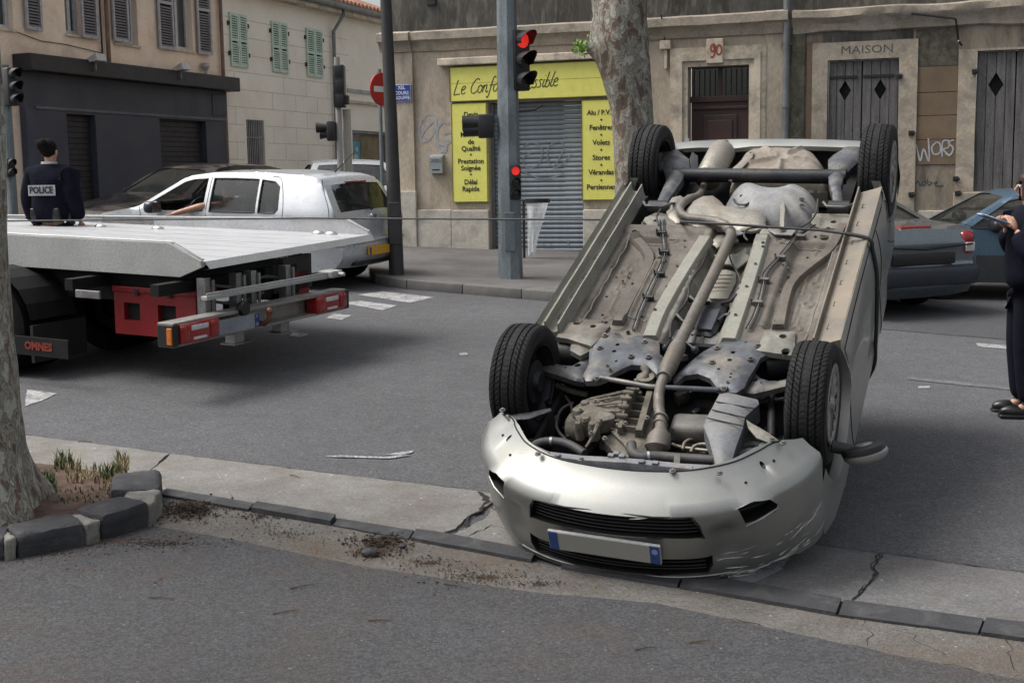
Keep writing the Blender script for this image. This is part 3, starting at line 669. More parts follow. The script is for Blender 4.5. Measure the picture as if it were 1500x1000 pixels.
def cursive(s, x, z, h, par, sl=.0, sx=1.0, w=.014):
    Ls = []; cx = x
    for ch in s:
        if ch == ' ': cx += .42*h*sx; continue
        st, adv = CUR[ch]
        for L in st: Ls.append([(cx+(a+.22*b_)*h*sx, z+b_*h+(cx-x)*sl) for a, b_ in L])
        cx += adv*h*sx
    return cx, strokes(None, Ls, w, M_text, par, 'script_lettering', y=-.0735, px=False)
p0 = FA(665, 141, .07); p1 = FA(817, 131, .07)
wd0 = cursive('Le Confort Accessible', 0, 0, .2, None)
bpy.data.objects.remove(wd0[1]); kx = (p1[0]-p0[0])/wd0[0]
cursive('Le Confort Accessible', p0[0], p0[1]+.02, .2, brd, sl=.045, sx=kx)
for lines, (a, bq, c, d), ys in ((['Devis','Gratuit','•','Matériel','de','Qualité','•','Prestation','Soignée','•','Délai','Rapide'], (664, 151, 715.5, 296), [168,178.5,187,197,208,218,227,236.5,246.5,256,267,277]),
      (['Alu / P.V.C','•','Fenêtres','•','Volets','•','Stores','•','Vérandas','•','Persiennes'], (853.5, 146, 908, 293), [165,176,187,198,209,220,231,242,252.5,264.5,274])):
    bx = FA.box(a, bq, c, d); sg = lbox('sign_panel', bx, -.06, -.0, M_yellow, cb)
    for e in ((bx[0], bx[1], bx[2], bx[1]+.01), (bx[0], bx[3]-.01, bx[2], bx[3]), (bx[0], bx[1]+.0102, bx[0]+.01, bx[3]-.0102), (bx[2]-.01, bx[1]+.0102, bx[2], bx[3]-.0102)): lbox('panel_edge', e, -.066, -.0601, M_olive, sg)
    for s_, yy in zip(lines, ys):
        q = FA((a+c)/2, yy, .06); ftext(s_, q, .112 if len(s_) < 11 else .105, M_text, sg, -.063, bold=.0022, sp=.97)
# roller shutter
rs = empty('roller_shutter', FA.M, None); rs.parent = cb; rs.matrix_parent_inverse = FA.M.inverted()
n = 33; hh = (shut[3]-shut[1])/n; me = None
for i in range(n):
    z = shut[1]+i*hh
    if me is None:
        mb = MB(); w = shut[2]-shut[0]-.09; mb.add([(x, y, zz) for x in (0, w) for (y, zz) in ((.012, .0), (0, .004), (-.012, hh*.35), (-.012, hh*.65), (0, hh-.008), (.014, hh-.004))], [(j, j+1, 6+j+1, 6+j) for j in range(5)]+[(5, 0, 6, 11)])
        me = mb.build('slat', M_roller, mesh_only=True, smooth=50)
    link('slat', me, rs, (shut[0]+.045, .17, z))
for xx in (shut[0], shut[2]-.05): 
    mb = MB(); mb.box((xx+.002, .1, shut[1]), (xx+.048, .2, shut[3])); mb.build('side_rail', M_pipe, rs)
gf = strokes(FA, [[(762,215),(775,208),(790,218),(785,240),(768,246),(762,232),(775,222)],[(800,240),(798,218),(812,207),(822,214),(815,232),(806,246),(820,240),(833,225)],[(752,246),(790,262),(822,254)],[(828,352),(829,362)],[(790,358),(800,361),(803,357)]], .022, pm('faint_graffiti', (.22,.24,.265), .7, bump=0, fvar=.2), rs, 'graffiti', y=.152)
# graffiti, letter box, number, bell box
strokes(FA, [[(620,176),(614,186),(615,203),(624,207),(634,196),(639,178),(633,168),(622,170),(620,180)],[(614,205),(622,190),(634,178)],[(658,182),(649,179),(641,188),(640,203),(648,212),(659,207),(660,194),(650,196)],[(640,206),(644,220),(654,222)],[(655,205),(653,221)]], .045, M_graf, cb, 'graffiti')
lbm = FA.box(632, 226, 651, 254)
lt = empty('letter_box', FA.M @ Matrix.Translation((lbm[0], -.0, lbm[1])), 'small grey metal letter box on the wall left of the yellow panel', 'letter box')
w, h = lbm[2]-lbm[0], lbm[3]-lbm[1]
M_lb = pm('letterbox_grey', (.26,.285,.29), .5, metal=.2, var=.08)
mb = MB(); mb.prism([(0, 0), (-.1, 0), (-.1, h*.86), (0, h)], 0, w, axis='x'); mb.build('box_body', M_lb, lt)
lbox('flap', (w*.08, h*.62, w*.92, h*.82), -.108, -.1005, M_lb, lt, .003); lbox('slot', (w*.22, h*.15, w*.8, h*.22), -.102, -.1001, M_black, lt); lbox('slot', (w*.22, h*.68, w*.8, h*.71), -.111, -.1085, M_black, lt)
# doorway 90
dz = door[3]
for i, (e, t_) in enumerate(((.27, .05), (.17, .085), (.08, .055))):
    mb = MB(); a, c, zt = door[0]-e, door[2]+e, dz+e*1.05
    i0 = (.17, .08, 0)[i]
    mb.prism([(a, -1), (door[0]-i0, -1), (door[0]-i0, dz+i0*1.05), (door[2]+i0, dz+i0*1.05), (door[2]+i0, -1), (c, -1), (c, zt), (a, zt)], -t_, 0, axis='y', M=Matrix.Identity(4))
    mb.v = [Vector((v.x, v.y, v.z)) for v in mb.v]; mb.build('door_surround', M_stone, cb)
k = FA.box(1037, 58, 1061, 94); ks = lbox('keystone', k, -.125, -.001, M_stone, cb, .01)
strokes(FA, [[(1046,70),(1043,66),(1041,71),(1043,76),(1047,73),(1047,66),(1044,65)],[(1047,70),(1047,78),(1044,84),(1041,83)],[(1053,66),(1050,70),(1050,78),(1054,80),(1057,75),(1056,68),(1053,66)]], .028, pm('brick_red_number', (.30,.075,.04), .8, bump=0), ks, 'number', y=-.128, off=.128)
dr = empty('door', FA.M, None); dr.parent = cb; dr.matrix_parent_inverse = FA.M.inverted()
zf = FA(1050, 143)[1]; 
lbox('panel', (door[0]+.02, -.5, door[2]-.02, zf-.06), .15, .2, M_door, dr); lbox('transom', (door[0], zf-.06, door[2], zf+.03), .11, .21, M_door, dr, .01)
lbox('fanlight', (door[0]+.02, zf+.03, door[2]-.02, dz-.0), .17, .19, M_dglass, dr)
for i in range(11):
    xx = door[0]+.06+i*(door[2]-door[0]-.12)/10; mb = MB(); mb.tube([(xx, .155, zf+.03), (xx, .155, dz-.04)], .006, 6); mb.build('fanlight_bar', M_black, dr)
lbox('fanlight_post', (door[0]+.42, zf+.03, door[0]+.48, dz), .14, .168, M_door, dr)
for zz in (zf-.75, zf-1.4):
    lbox('raised_panel', (door[0]+.2, zz, door[2]-.2, zz+.5), .128, .15, M_door, dr, .012); lbox('raised_panel', (door[0]+.27, zz+.08, door[2]-.27, zz+.42), .11, .1275, M_door, dr, .01)
lbox('door_moulding', (door[0]+.04, zf-.17, door[2]-.04, zf-.12), .12, .15, M_door, dr, .01)
q = FA.box(968, 60, 984, 73); ab = lbox('alarm_box', q, -.09, 0, M_stone, cb, .01); q2 = FA.box(974, 74, 978, 101); lbox('cable_duct', (q2[0], q2[1], q2[2], q[1]-.002), -.05, 0, M_stone, ab)
mb = MB(); qa, qb = FA(972, 24), FA(974, 60); mb.tube([(qa[0], -.17, qa[1]), (qb[0], -.03, qb[1]+.08), (qb[0], -.03, qb[1])], .012, 6); mb.build('cable', M_black, ab)
q = FA.box(1005, 203, 1011, 210); lbox('bell_push', q, -.09, -.051, M_frame, cb)
# drainpipe between the houses
dp = MB(); qx = FA(1153, 100)[0]; dp.tube([(qx, -.12, -1), (qx, -.12, 8)], .05, 12)
for zz in (.6, 2.2, 3.9, 5.5): dp.tube([(qx, -.12, zz), (qx, -.12, zz+.05)], .062, 12)
for zz in (1.4, 3.1, 4.7): dp.box((qx-.07, -.12, zz), (qx+.07, 0, zz+.03))
o = dp.build('drainpipe', M_pipe, cb, smooth=40)
lbox('air_brick', FA.box(626, -2, 639, 8), -.04, 0, M_black, cb, .005)

# ---------------- right-hand old house
rb = empty('old_house', FA.M, 'run-down brown stone house with boarded grey wooden shutters', 'building')
X0 = x1; X1 = X0+9
s1 = FA.box(1211, 87, 1315, 330); s2b = FA.box(1428, 74, 1495, 281)
s1 = (s1[0], .35, s1[2], s1[3]); s2 = (s2b[0], s2b[1], s2b[0]+1.35, s2b[3])
wall('wall', FA, [(X0, -1.5), (X1, -1.5), (X1, cz), (X0, cz)], [rect(s1), rect(s2)], M_right, rb, .14)
s3 = rect((X0+1, cz+1, X0+2.1, cz+3)), rect((X0+3.6, cz+1, X0+4.7, cz+3))
wall('upper_wall', FA, [(X0, cz), (X1, cz), (X1, top-.3), (X0, top-.3)], s3, M_stucco2, rb, .2)
for u in s3: lbox('window', (u[0][0]+.01, u[0][1]+.01, u[1][0]-.01, u[2][1]-.01), .14, .17, M_wglass, rb)
mb = MB(); mb.box((X0+.05, -.3, top-.3), (X1, 9, top-.1)); mb.build('roof', M_tile, rb)
zc2 = FA(1300, 22)[1]
mb = MB(); prof = [(0, -.22), (.06, -.2), (.08, -.1), (.14, -.04), (.18, 0), (.18, .09), (0, .13)]; n = 60; vs = []
for i in range(n+1):
    x = X0+.06+(X1-X0)*i/n
    for d, zz in prof: vs.append((x, -d-noise.noise((x*3, zz*9, 7))*.03, zc2+zz+noise.noise((x*1.6, zz*5, 9))*.035))
kq = len(prof); mb.add(vs, [(i*kq+j, i*kq+j+1, (i+1)*kq+j+1, (i+1)*kq+j) for i in range(n) for j in range(kq-1)]); mb.build('cornice', M_corn, rb, smooth=40)
lbox('mossy_strip', FA.box(1158, 42, 1178, 400), -.05, 0, M_moss, rb, .01); lbox('mossy_strip', FA.box(1180, 62, 1188, 400), -.03, 0, M_panel, rb, .005)
q = FA.box(1205, 42, 1338, 64); lbox('peeling_band', q, -.02, 0, M_stucco2, rb, .005)
# window surrounds
def surround(s, l, t, r_, z0, name='window_surround'):
    mb = MB(); mb.prism([(s[0]-l, z0), (s[0], z0), (s[0], s[3]), (s[2], s[3]), (s[2], z0), (s[2]+r_, z0), (s[2]+r_, s[3]+t), (s[0]-l, s[3]+t)], -.045, 0, axis='y'); return mb.build(name, M_stone2, rb)
M_stone2 = pm('dirty_stone_surround', (0.427, 0.360, 0.278), .9, var=.2, scale=2, fine=30, bump=.4, bscale=22, dirt=[(.11,.095,.08), (.32,.29,.25)], dscale=3, damt=.75, dlow=.48)
surround(s1, .22, .25, .25, -1.2); surround(s2, .24, .03, .24, s2[1])
lbox('sill', (s2[0]-.26, s2[1]-.22, s2[2]+.26, s2[1]-.001), -.07, .0, M_stone2, rb, .015)
lbox('plinth', (FA(1345, 320)[0], -1.2, X1, FA(1400, 308)[1]), -.05, 0, M_plinth, rb, .01)
ftext('MAISON', FA(1270, 73, .045), .16, pm('ghost_letters', (.10,.10,.105), .9, bump=0), rb, -.047, width=FA(1307, 73)[0]-FA(1232, 73)[0])
for (a, bq, c, d) in ((1341, 98, 1403, 135), (1341, 136, 1403, 169), (1341, 170, 1403, 204), (1341, 205, 1403, 241)): lbox('painted_panel', FA.box(a, bq, c, d), -.018, 0, M_panel, rb, .003)
lbox('peeling_band', FA.box(1341, 42, 1403, 97), -.014, 0, M_moss, rb, .003)
strokes(FA, [[(1342,211),(1348,236),(1353,218),(1361,237),(1360,203)],[(1372,208),(1365,216),(1368,226),(1377,223),(1377,211),(1370,208)],[(1380,230),(1381,208),(1390,207),(1389,216),(1382,219),(1391,229)],[(1397,205),(1389,209),(1396,217),(1392,227),(1385,225)]], .022, pm('white_tag', (.42,.42,.43), .8, bump=0), rb, 'graffiti', y=-.0215)
strokes(FA, [[(1341,270),(1345,265),(1348,272),(1352,266),(1356,266),(1354,272),(1350,270)],[(1358,262),(1360,271),(1365,268),(1361,266)],[(1367,269),(1373,266),(1370,272),(1382,272)]], .014, M_graf2, rb, 'graffiti', y=-.004)
mb = MB()
for a, c in (((1335, 20), (1400, 28)), ((1400, 28), (1404, 60)), ((1404, 60), (1409, 66))):
    p, q = FA(*a, .2), FA(*c, .2); mb.tube([(p[0], -.2, p[1]), (q[0], -.1 if c[1] > 40 else -.2, q[1])], .014, 6)
mb.build('cable', M_black, rb)
def plank_shutter(s, leaf_edges, dia, ys, par):
    for (a, c) in leaf_edges:
        lf = empty('shutter', FA.M, None); lf.parent = par; lf.matrix_parent_inverse = FA.M.inverted()
        n = 4; w = (c-a)/n; dc = None
        for i in range(n):
            xa, xb = a+i*w+.004, a+(i+1)*w-.004; t = random.uniform(-.004, .006)
            mb = MB()
            hole = dia and dia((a+c)/2)
            if hole and i in (1, 2):      # the diamond is cut half out of each middle plank
                cx_, cz_, rw, rh = hole; xm = a+2*w
                if i == 1: poly = [(xa, s[1]+.01), (xb, s[1]+.01), (xb, cz_-rh), (max(xa+.005, xm-rw), cz_), (xb, cz_+rh), (xb, s[3]-.01), (xa, s[3]-.01)]
                else: poly = [(xa, s[1]+.01), (xb, s[1]+.01), (xb, s[3]-.01), (xa, s[3]-.01), (xa, cz_+rh), (min(xb-.005, xm+rw), cz_), (xa, cz_-rh)]
                mb.prism(poly, .03+t, .06+t, axis='y')
            else: mb.box((xa, .03+t, s[1]+.01+random.random()*.01), (xb, .06+t, s[3]-.01), bev=.003)
            mb.build('plank', M_wood, lf)
        for zz in ys:
            mb = MB(); mb.box((a+.01, .012, zz), (c-.06, .026, zz+.035)); mb.build('strap_hinge', M_black, lf)
    lbox('dark_room', (s[0]+.01, s[1]+.01, s[2]-.01, s[3]-.01), .10, .13, M_void, par)
m1 = FA(1262, 150)[0]
dia1 = lambda cx_: (cx_, FA(1260, 132)[1], .085, .14)
plank_shutter(s1, ((s1[0]+.01, m1-.005), (m1+.005, s1[2]-.01)), dia1, (FA(1260, 114)[1],), rb)
m2 = FA(1487, 150)[0]
plank_shutter(s2, ((s2[0]+.01, m2-.005), (m2+.005, s2[2]-.01)), lambda cx_: (cx_, FA(1455, 124)[1], .1, .165), (), rb)
for (x, y) in ((1317, 112), (1335, 195), (1403, 283), (1335, 285), (1400, 262), (1428, 105)):
    q = FA(x, y, .06); mb = MB(); mb.box((q[0]-.04, -.09, q[1]-.035), (q[0]+.04, -.045, q[1]+.035), bev=.01); mb.tube([(q[0], -.08, q[1]), (q[0]+.05, -.16, q[1])], .012, 6); mb.build('shutter_hook', M_black, rb)

# ---------------- left facades
lh = empty('shop_house', FL.M, 'faded pink house with grey louvred shutters above a dark blue-grey shop front', 'building')
def fx(x, y=170): return FL(x, y)[0]
La = fx(-40); Lb = fx(323, 60); ztop = 9.3
UW = [(-30, 20, 60), (88, 122, 85), (168, 196, 105), (238, 286, 120)]
def win_rect(a, c, sill, wa=None):
    z = FL((a+c)/2, sill)[1]; return (FL(a, sill)[0], z, FL(c, sill)[0], z+1.95)
wr = [win_rect(*w) for w in ((-28, 20, 40), (97, 121, 51), (168, 203, 65), (249, 283, 73))]
fs = (FL(28, 165)[0], FL(327, 171)[0])
zfa = (FL(28, 89)[1]+FL(327, 121)[1])/2; zs = (FL(46, 161)[1]+FL(325, 174)[1])/2
wall('wall', FL, [(La, -1.5), (Lb, -1.5), (Lb, ztop), (La, ztop)], [rect(w) for w in wr]+[rect((fs[0]+.3, -1.3, fs[1]-.15, zfa-.2))], M_pink, lh, .25)
mb = MB(); mb.box((La, .3, -1.5), (La+.3, 10, ztop)); mb.build('side_wall', M_pink, lh)
mb = MB(); mb.box((La-.2, -.4, ztop), (Lb, 9, ztop+.25)); mb.build('roof', M_tile, lh)
sh = empty('shop_front', FL.M, None); sh.parent = lh; sh.matrix_parent_inverse = FL.M.inverted()
dA = (FL(92, 200)[0], -1.3, FL(134, 200)[0], FL(110, 168)[1]); dB = (FL(228, 200)[0], -1.3, FL(296, 200)[0], FL(260, 176)[1])
mb = MB(); mb.panel([(fs[0], -1.3), (fs[1], -1.3), (fs[1], zfa-.1), (fs[0], zfa-.1)], [rect(dA), rect(dB)], fn=lambda a, b_, d: (a, -.12+d, b_), depth=.18, thick=.1); mb.build('front_boarding', M_shop, sh)
mb = MB(); mb.box((fs[0]-.1, -.45, zfa-.22), (fs[1]+.1, -.0, zfa+.1), bev=.02); mb.build('fascia_hood', M_shopd, sh)
lbox('pale_trim', (fs[0]+.3, zs-.02, fs[1]-.05, zs+.03), -.145, -.1205, pm('trim_grey', (.10,.11,.14), .6), sh)
lbox('fascia_board', (fs[1]-.6, zs+.1, fs[1]-.05, zfa-.3), -.135, -.1205, M_shop, sh); lbox('corner_post', (fs[0], -1.3, fs[0]+.22, zs-.02), -.16, -.1205, pm('blue_post', (.035,.045,.075), .5), sh)
for nm, dd in (('door_shutter', dA), ('roller_shutter', dB)):
    e = empty(nm, FL.M, None); e.parent = sh; e.matrix_parent_inverse = FL.M.inverted(); hh = .11; n = int((dd[3]-dd[1])/hh); me = None
    mb = MB()
    for i in range(n+1):
        z = dd[1]+i*hh; mb.box((dd[0], .03, z), (dd[2], .05, min(z+hh-.012, dd[3]))); 
    o = mb.build('slats', M_shut_d, e); o['kind'] = 'stuff'
    lbox('backing', (dd[0], dd[1], dd[2], dd[3]), .055, .07, M_void, e)
def louvre(par, x, z, w, h, mat, y=-.05, tilt=0, slat_mat=None, nm='shutter'):
    """a louvred leaf, x at its hinge"""
    lf = empty(nm, par_M(par) @ Matrix.Translation((x, y, z)) @ Matrix.Rotation(tilt, 4, 'Z'), None); lf.parent = par; lf.matrix_parent_inverse = par_M(par).inverted()
    mb = MB(); b_ = .055
    mb.box((0, 0, 0), (b_, .04, h)); mb.box((w-b_, 0, 0), (w, .04, h))
    for zz in (0, h*.5-b_/2, h-b_*1.2): mb.box((b_, .001, zz), (w-b_, .039, zz+b_*1.2))
    mb.build('leaf_frame', mat, lf)
    mb = MB(); n = int(h/.062)
    for i in range(n):
        zz = .07+i*(h-.14)/n
        if abs(zz+.03-h*.5) < .04: continue
        mb.add([(b_, .004, zz), (w-b_, .004, zz), (w-b_, .034, zz+.042), (b_, .034, zz+.042), (b_, .01, zz), (w-b_, .01, zz), (w-b_, .038, zz+.038), (b_, .038, zz+.038)], [(0,1,2,3), (7,6,5,4), (0,4,5,1)])
    o = mb.build('slats', slat_mat or mat, lf, recalc=False); o['kind'] = 'stuff'
    lbox('leaf_back', (b_, .05, w-b_, h-.05), .045, .05, M_void, lf)
    return lf
def par_M(p): return p.matrix_basis if p.parent is None else FL.M
for i, w in enumerate(wr):
    ww = empty('window', FL.M, None); ww.parent = lh; ww.matrix_parent_inverse = FL.M.inverted()
    z0, z1 = w[1], w[3]; xm = (w[0]+w[2])/2
    lbox('pane', (w[0]+.05, z0+.05, w[2]-.05, z1-.05), .17, .185, M_wglass, ww); lbox('sill', (w[0]-.04, z0-.05, w[2]+.04, z0-.001), -.04, .24, M_stone, ww)
    for (a, c) in ((w[0]+.01, w[0]+.08), (xm-.04, xm+.04), (w[2]-.08, w[2]-.01)): lbox('frame', (a, z0+.01, c, z1-.01), .12, .168, M_frame, ww)
    lbox('frame', (w[0]+.081, z0+.01, xm-.041, z0+.08), .121, .169, M_frame, ww); lbox('frame', (xm+.041, z0+.01, w[2]-.081, z0+.08), .121, .169, M_frame, ww)
for (a, c, bot) in ((38, 62, 43), (120, 144, 55), (166, 190, 60), (233, 256, 71), (290, 309, 79)):
    q0, q1 = FL(a, bot, .06), FL(c, bot, .06); louvre(lh, q0[0], q0[1], max(.42, q1[0]-q0[0]), 2.0, M_lgrey, -.1, R(random.uniform(-4, 4)), M_slat)
for i, (a, bq) in enumerate(((140, 88), (265, 101))):
    q = FL(a, bq, .5); fl = empty('floodlight', FL.M @ Matrix.Translation((q[0], -.5, q[1])), ('left' if i == 0 else 'right')+' one of two pale floodlights above the dark shop front', 'floodlight', 'floodlights above the dark shop')
    mb = MB(); mb.prism([(-.16, -.02), (.13, -.06), (.14, .0), (-.12, .12)], -.14, .14, axis='x'); mb.build('lamp_head', pm('floodlight_grey', (.42,.42,.42), .5), fl)
    mb = MB(); mb.tube([(0, 0, -.02), (0, .0, -.2), (0, .46, -.22)], .018, 8); mb.build('bracket', M_pipe, fl)
q = FL(301, 98, .12); sp_ = empty('small_lamp', FL.M @ Matrix.Translation((q[0], -.12, q[1])), 'small round lamp on the wall at the right end of the shop', 'lamp')
mb = MB(); mb.lathe([(0, .1), (.09, .08), (.1, 0), (.04, -.1), (.03, -.22), (0, -.22)], 14); mb.build('housing', pm('lamp_white', (.35,.34,.33), .5), sp_); mb = MB(); mb.tube([(0,0,-.15),(0,.11,-.2)], .015, 6); mb.build('bracket', M_pipe, sp_)
for (xa, ya, xb) in ((152, 40, 0), (322, 100, 1)):
    qx = FL(xa, ya)[0]; mb = MB(); mb.tube([(qx, -.09, zfa+.1 if xb == 0 else -1.2), (qx, -.09, ztop)], .045, 10); mb.build('drainpipe', pm('rusty_pipe', (.17,.10,.07), .6, var=.3), lh, smooth=40)
    if xb == 0: mb = MB(); mb.tube([(qx-.16, -.06, zfa+.1), (qx-.16, -.06, ztop)], .02, 6); mb.build('cable', M_black, lh)
mb = MB(); p = [FL(x, y, .03) for x, y in ((20, 45), (60, 60), (100, 66), (150, 78))]; mb.tube([(a, -.02, b_) for a, b_ in p], .008, 5); mb.build('cable', M_black, lh)

wb = empty('cream_house', FL.M, 'cream two-storey house with pale green shutters and red roof tiles', 'building')
Lc = FL(571, 120)[0]
g1 = [FL.box(336, 24, 361, 100), FL.box(397, 32, 420, 106), FL.box(448, 42, 471, 112)]
zg = sum(w[1] for w in g1)/3; ht = sum(w[3]-w[1] for w in g1)/3
bw = FL.box(362, 176, 388, 249); bw = (bw[0], bw[1]-.6, bw[2], bw[3]); sw = FL.box(517, 192, 556, 266); sw = (sw[0], sw[1]-.5, sw[2]+.5, sw[3])
eave = (FL(432, 3)[1]+FL(555, 30)[1])/2
wall('wall', FL, [(Lb+.002, -1.5), (Lc, -1.5), (Lc, eave), (Lb+.002, eave)], [rect(bw), rect(sw)]+[rect((w[0]+.02, zg+.02, w[2]-.02, zg+ht-.02)) for w in g1], M_cream, wb, .2)
mb = MB(); mb.box((Lc-.3, .3, -1.5), (Lc, 9, eave)); mb.build('side_wall', M_cream, wb)
for w in g1:
    xm = (w[0]+w[2])/2; louvre(wb, w[0], zg, (w[2]-w[0])/2-.008, ht, M_green, -.05); louvre(wb, xm+.008, zg, (w[2]-w[0])/2-.008, ht, M_green, -.05)
    for xx in (w[0]-.07, w[2]+.02):
        for zz in (zg+.25, zg+ht-.3): lbox('shutter_hook', (xx, zz, xx+.05, zz+.1), -.05, 0, M_black, wb)
wn = empty('barred_window', FL.M, None); wn.parent = wb; wn.matrix_parent_inverse = FL.M.inverted()
lbox('pane', bw, .16, .18, M_dglass, wn)
for i in range(9):
    xx = bw[0]+.08+i*(bw[2]-bw[0]-.16)/8; mb = MB(); mb.tube([(xx, .02, bw[1]), (xx, .02, bw[3])], .014, 6); mb.build('bar', pm('pale_bar', (.3,.3,.3), .6), wn)
lbox('crossbar', (bw[0], bw[3]-.45, bw[2], bw[3]-.41), .005, .018, M_pipe, wn)
sn = empty('shop_window', FL.M, None); sn.parent = wb; sn.matrix_parent_inverse = FL.M.inverted()
lbox('pane', (sw[0]+.08, sw[1], sw[2]-.1, sw[3]-.08), .14, .155, M_wglass, sn); lbox('frame', (sw[0]+.001, sw[1], sw[0]+.08, sw[3]-.001), .02, .17, M_pipe, sn); lbox('frame', (sw[2]-.1, sw[1], sw[2]-.001, sw[3]-.001), .02, .17, M_pipe, sn); lbox('frame', (sw[0]+.081, sw[3]-.08, sw[2]-.101, sw[3]-.001), .02, .17, M_pipe, sn)
lbox('blind', (sw[0]+.7, sw[1], sw[2]-.15, sw[3]-.1), .132, .138, pm('amber_blind', (.20,.16,.10), .8, var=.3), sn)
po = FL.box(520, 207, 533, 241); pp = lbox('poster', po, .12, .13, pm('sky_blue_poster', (.05,.28,.42), .5, var=.2, scale=1.5), sn)
mb = MB(); cx_, cz_ = (po[0]+po[2])/2, (po[1]+po[3])/2; mb.prism(circ(cx_, cz_-.15, .12, 12), .115, .119, axis='y'); mb.prism(circ(cx_+.06, cz_+.1, .07, 10), .115, .119, axis='y'); mb.build('poster_print', pm('poster_white', (.5,.5,.45), .6), sn)
# course joints: shallow grooves read as thin dark lines 2 mm proud of the render
mb = MB()
for i in range(13):
    zz = zs-2.6+i*.42
    for (a, c) in ((Lb+.15, bw[0]-.1), (bw[2]+.1, sw[0]-.1), (sw[2]+.05, Lc-.05)):
        if zz > bw[3]+.1 and a > Lb+.2: continue
        c2 = sw[0]-.1 if zz > bw[3]+.1 and a < Lb+.2 else c
        mb.box((a, -.003, zz), (c2, .0, zz+.014))
    for j in range(12):
        xx = Lb+.5+j*1.1+(i % 2)*.55
        if bw[0]-.2 < xx < bw[2]+.2 or xx > sw[0]-.2 or zz > zg-.3: continue
        mb.box((xx, -.003, zz+.014), (xx+.01, 0, zz+.42))
o = mb.build('course_joints', M_joint, wb); o['kind'] = 'stuff'
# eaves: gutter and a row of round tiles, roof slope behind
mb = MB(); mb.tube([(Lb, -.38, eave+.06), (Lc+.1, -.38, eave+.06)], .09, 10); mb.build('gutter', M_pipe, wb, smooth=40)
lbox('eave_board', (Lb, eave-.12, Lc, eave+.02), -.32, .3, M_stone, wb)
mb = MB(); n = int((Lc-Lb)/.22)
for i in range(n):
    xx = Lb+.11+i*.22; vs = []
    for (yy, zz) in ((-.44, eave+.14), (4.5, eave+1.9)):
        for k in range(7): a_ = math.pi*k/6; vs.append((xx+.10*math.cos(a_), yy, zz+.10*math.sin(a_)))
    mb.add(vs, [(k, k+1, 8+k, 7+k) for k in range(6)]+[tuple(range(7))])
o = mb.build('roof_tiles', M_tile, wb, smooth=40, recalc=False); o['kind'] = 'stuff'
mb = MB(); mb.add([(Lb, -.42, eave+.12), (Lc, -.42, eave+.12), (Lc, 4.5, eave+1.88), (Lb, 4.5, eave+1.88)], [(0,1,2,3)]); mb.build('roof', M_tile, wb)
mb = MB(); qx = FL(489, 80)[0]; mb.tube([(qx, -.38, eave), (qx, -.34, eave-.15), (qx-.15, -.1, eave-.6), (qx-.15, -.08, -1.2)], .05, 10); mb.build('drainpipe', M_pipe, wb, smooth=40)
lbox('ledge', (FL(508, 150)[0], FL(530, 153)[1], Lc, FL(530, 151)[1]+.04), -.08, 0, M_stone, wb)
q = FL.box(508, 132, 546, 138); sb = lbox('blank_sign', (q[0], q[1]+.02, q[2], q[3]), -.05, -.0, pm('sign_grey', (.33,.34,.36), .6), wb)
# houses further back
bh = empty('back_house', FL.M, 'plain pale pink house rising behind the tiled roof', 'building')
mb = MB(); mb.box((Lc-3.6, 5, -1), (Lc+5, 12, 11)); mb.build('wall', M_pink, bh); mb = MB(); mb.box((Lc-3.8, 4.8, 11), (Lc+5.2, 12.2, 11.3)); mb.build('roof', M_tile, bh)
fh = empty('far_house', FL.M, 'pale house closing the side street beyond the cream house', 'building')
mb = MB(); mb.box((Lc+1.5, -9, -2), (Lc+8, .5, 9)); mb.build('wall', M_cream, fh); mb = MB(); mb.box((Lc+1.3, -9.2, 9), (Lc+8.2, .7, 9.3)); mb.build('roof', M_tile, fh)
# ============================================================ OVERTURNED CAR
# its own frame: u across, v from nose to tail, w from roof (0) up to the underside (the car lies on its roof, nose down)
def rot3(yaw, p, r): return (Matrix.Rotation(yaw, 3, 'Z') @ Matrix.Rotation(p, 3, 'X') @ Matrix.Rotation(r, 3, 'Y'))
CRM = rot3(-.40115722, .44396595, .0301435).to_4x4(); CRM.translation = Vector((.89667, 6.54504, -.09447+.0)); CRI = CRM.inverted()
_o = CRI @ CAM
def _cd(x, y): return CRI.to_3x3() @ ray(x, y)
def cp(x, y, w):
    d = _cd(x, y); t = (w-_o.z)/d.z; return (_o.x+d.x*t, _o.y+d.y*t)
def cp3(x, y, w): return Vector((*cp(x, y, w), w))
def cu3(x, y, u): d = _cd(x, y); t = (u-_o.x)/d.x; return _o+d*t
def pix_of(P):
    q = CRM @ Vector(P)-CAM; d = q.dot(cf); return (750+FPX*q.dot(cr)/d, 500-FPX*q.dot(cu)/d)
PAINT = (.31, .313, .295)
M_paint = pm('silver_beige_paint', PAINT, .42, metal=.75, var=.05, scale=2, fine=400, fvar=.10, bump=.03, bscale=3, coat=.35, dirt=[(.26,.23,.19)], dscale=3, damt=.35, dlow=.55)
M_upaint = pm('underside_paint', (0.200, 0.197, 0.165), .6, var=.14, scale=4, fvar=.08, bump=.15, bscale=25, dirt=[(.16,.135,.11), (.05,.044,.038)], dscale=3.5, damt=.9, dlow=.44)
M_floor = pm('muddy_floor_metal', (0.101, 0.087, 0.072), .75, var=.2, scale=3, fvar=.12, bump=.3, bscale=40, dirt=[(.19,.175,.15), (.045,.038,.032)], dscale=3, damt=.7, dlow=.48)
M_sill = pm('dusty_sill_paint', (0.150, 0.134, 0.108), .6, var=.15, scale=3, fvar=.08, bump=.15, bscale=25, dirt=[(.22,.175,.13)], dscale=3, damt=.8, dlow=.42)
M_pale = pm('pale_floor_rail', (0.216, 0.213, 0.180), .65, var=.12, scale=5, fvar=.08, bump=.15, bscale=30, dirt=[(.20,.165,.13)], dscale=4, damt=.7, dlow=.5)
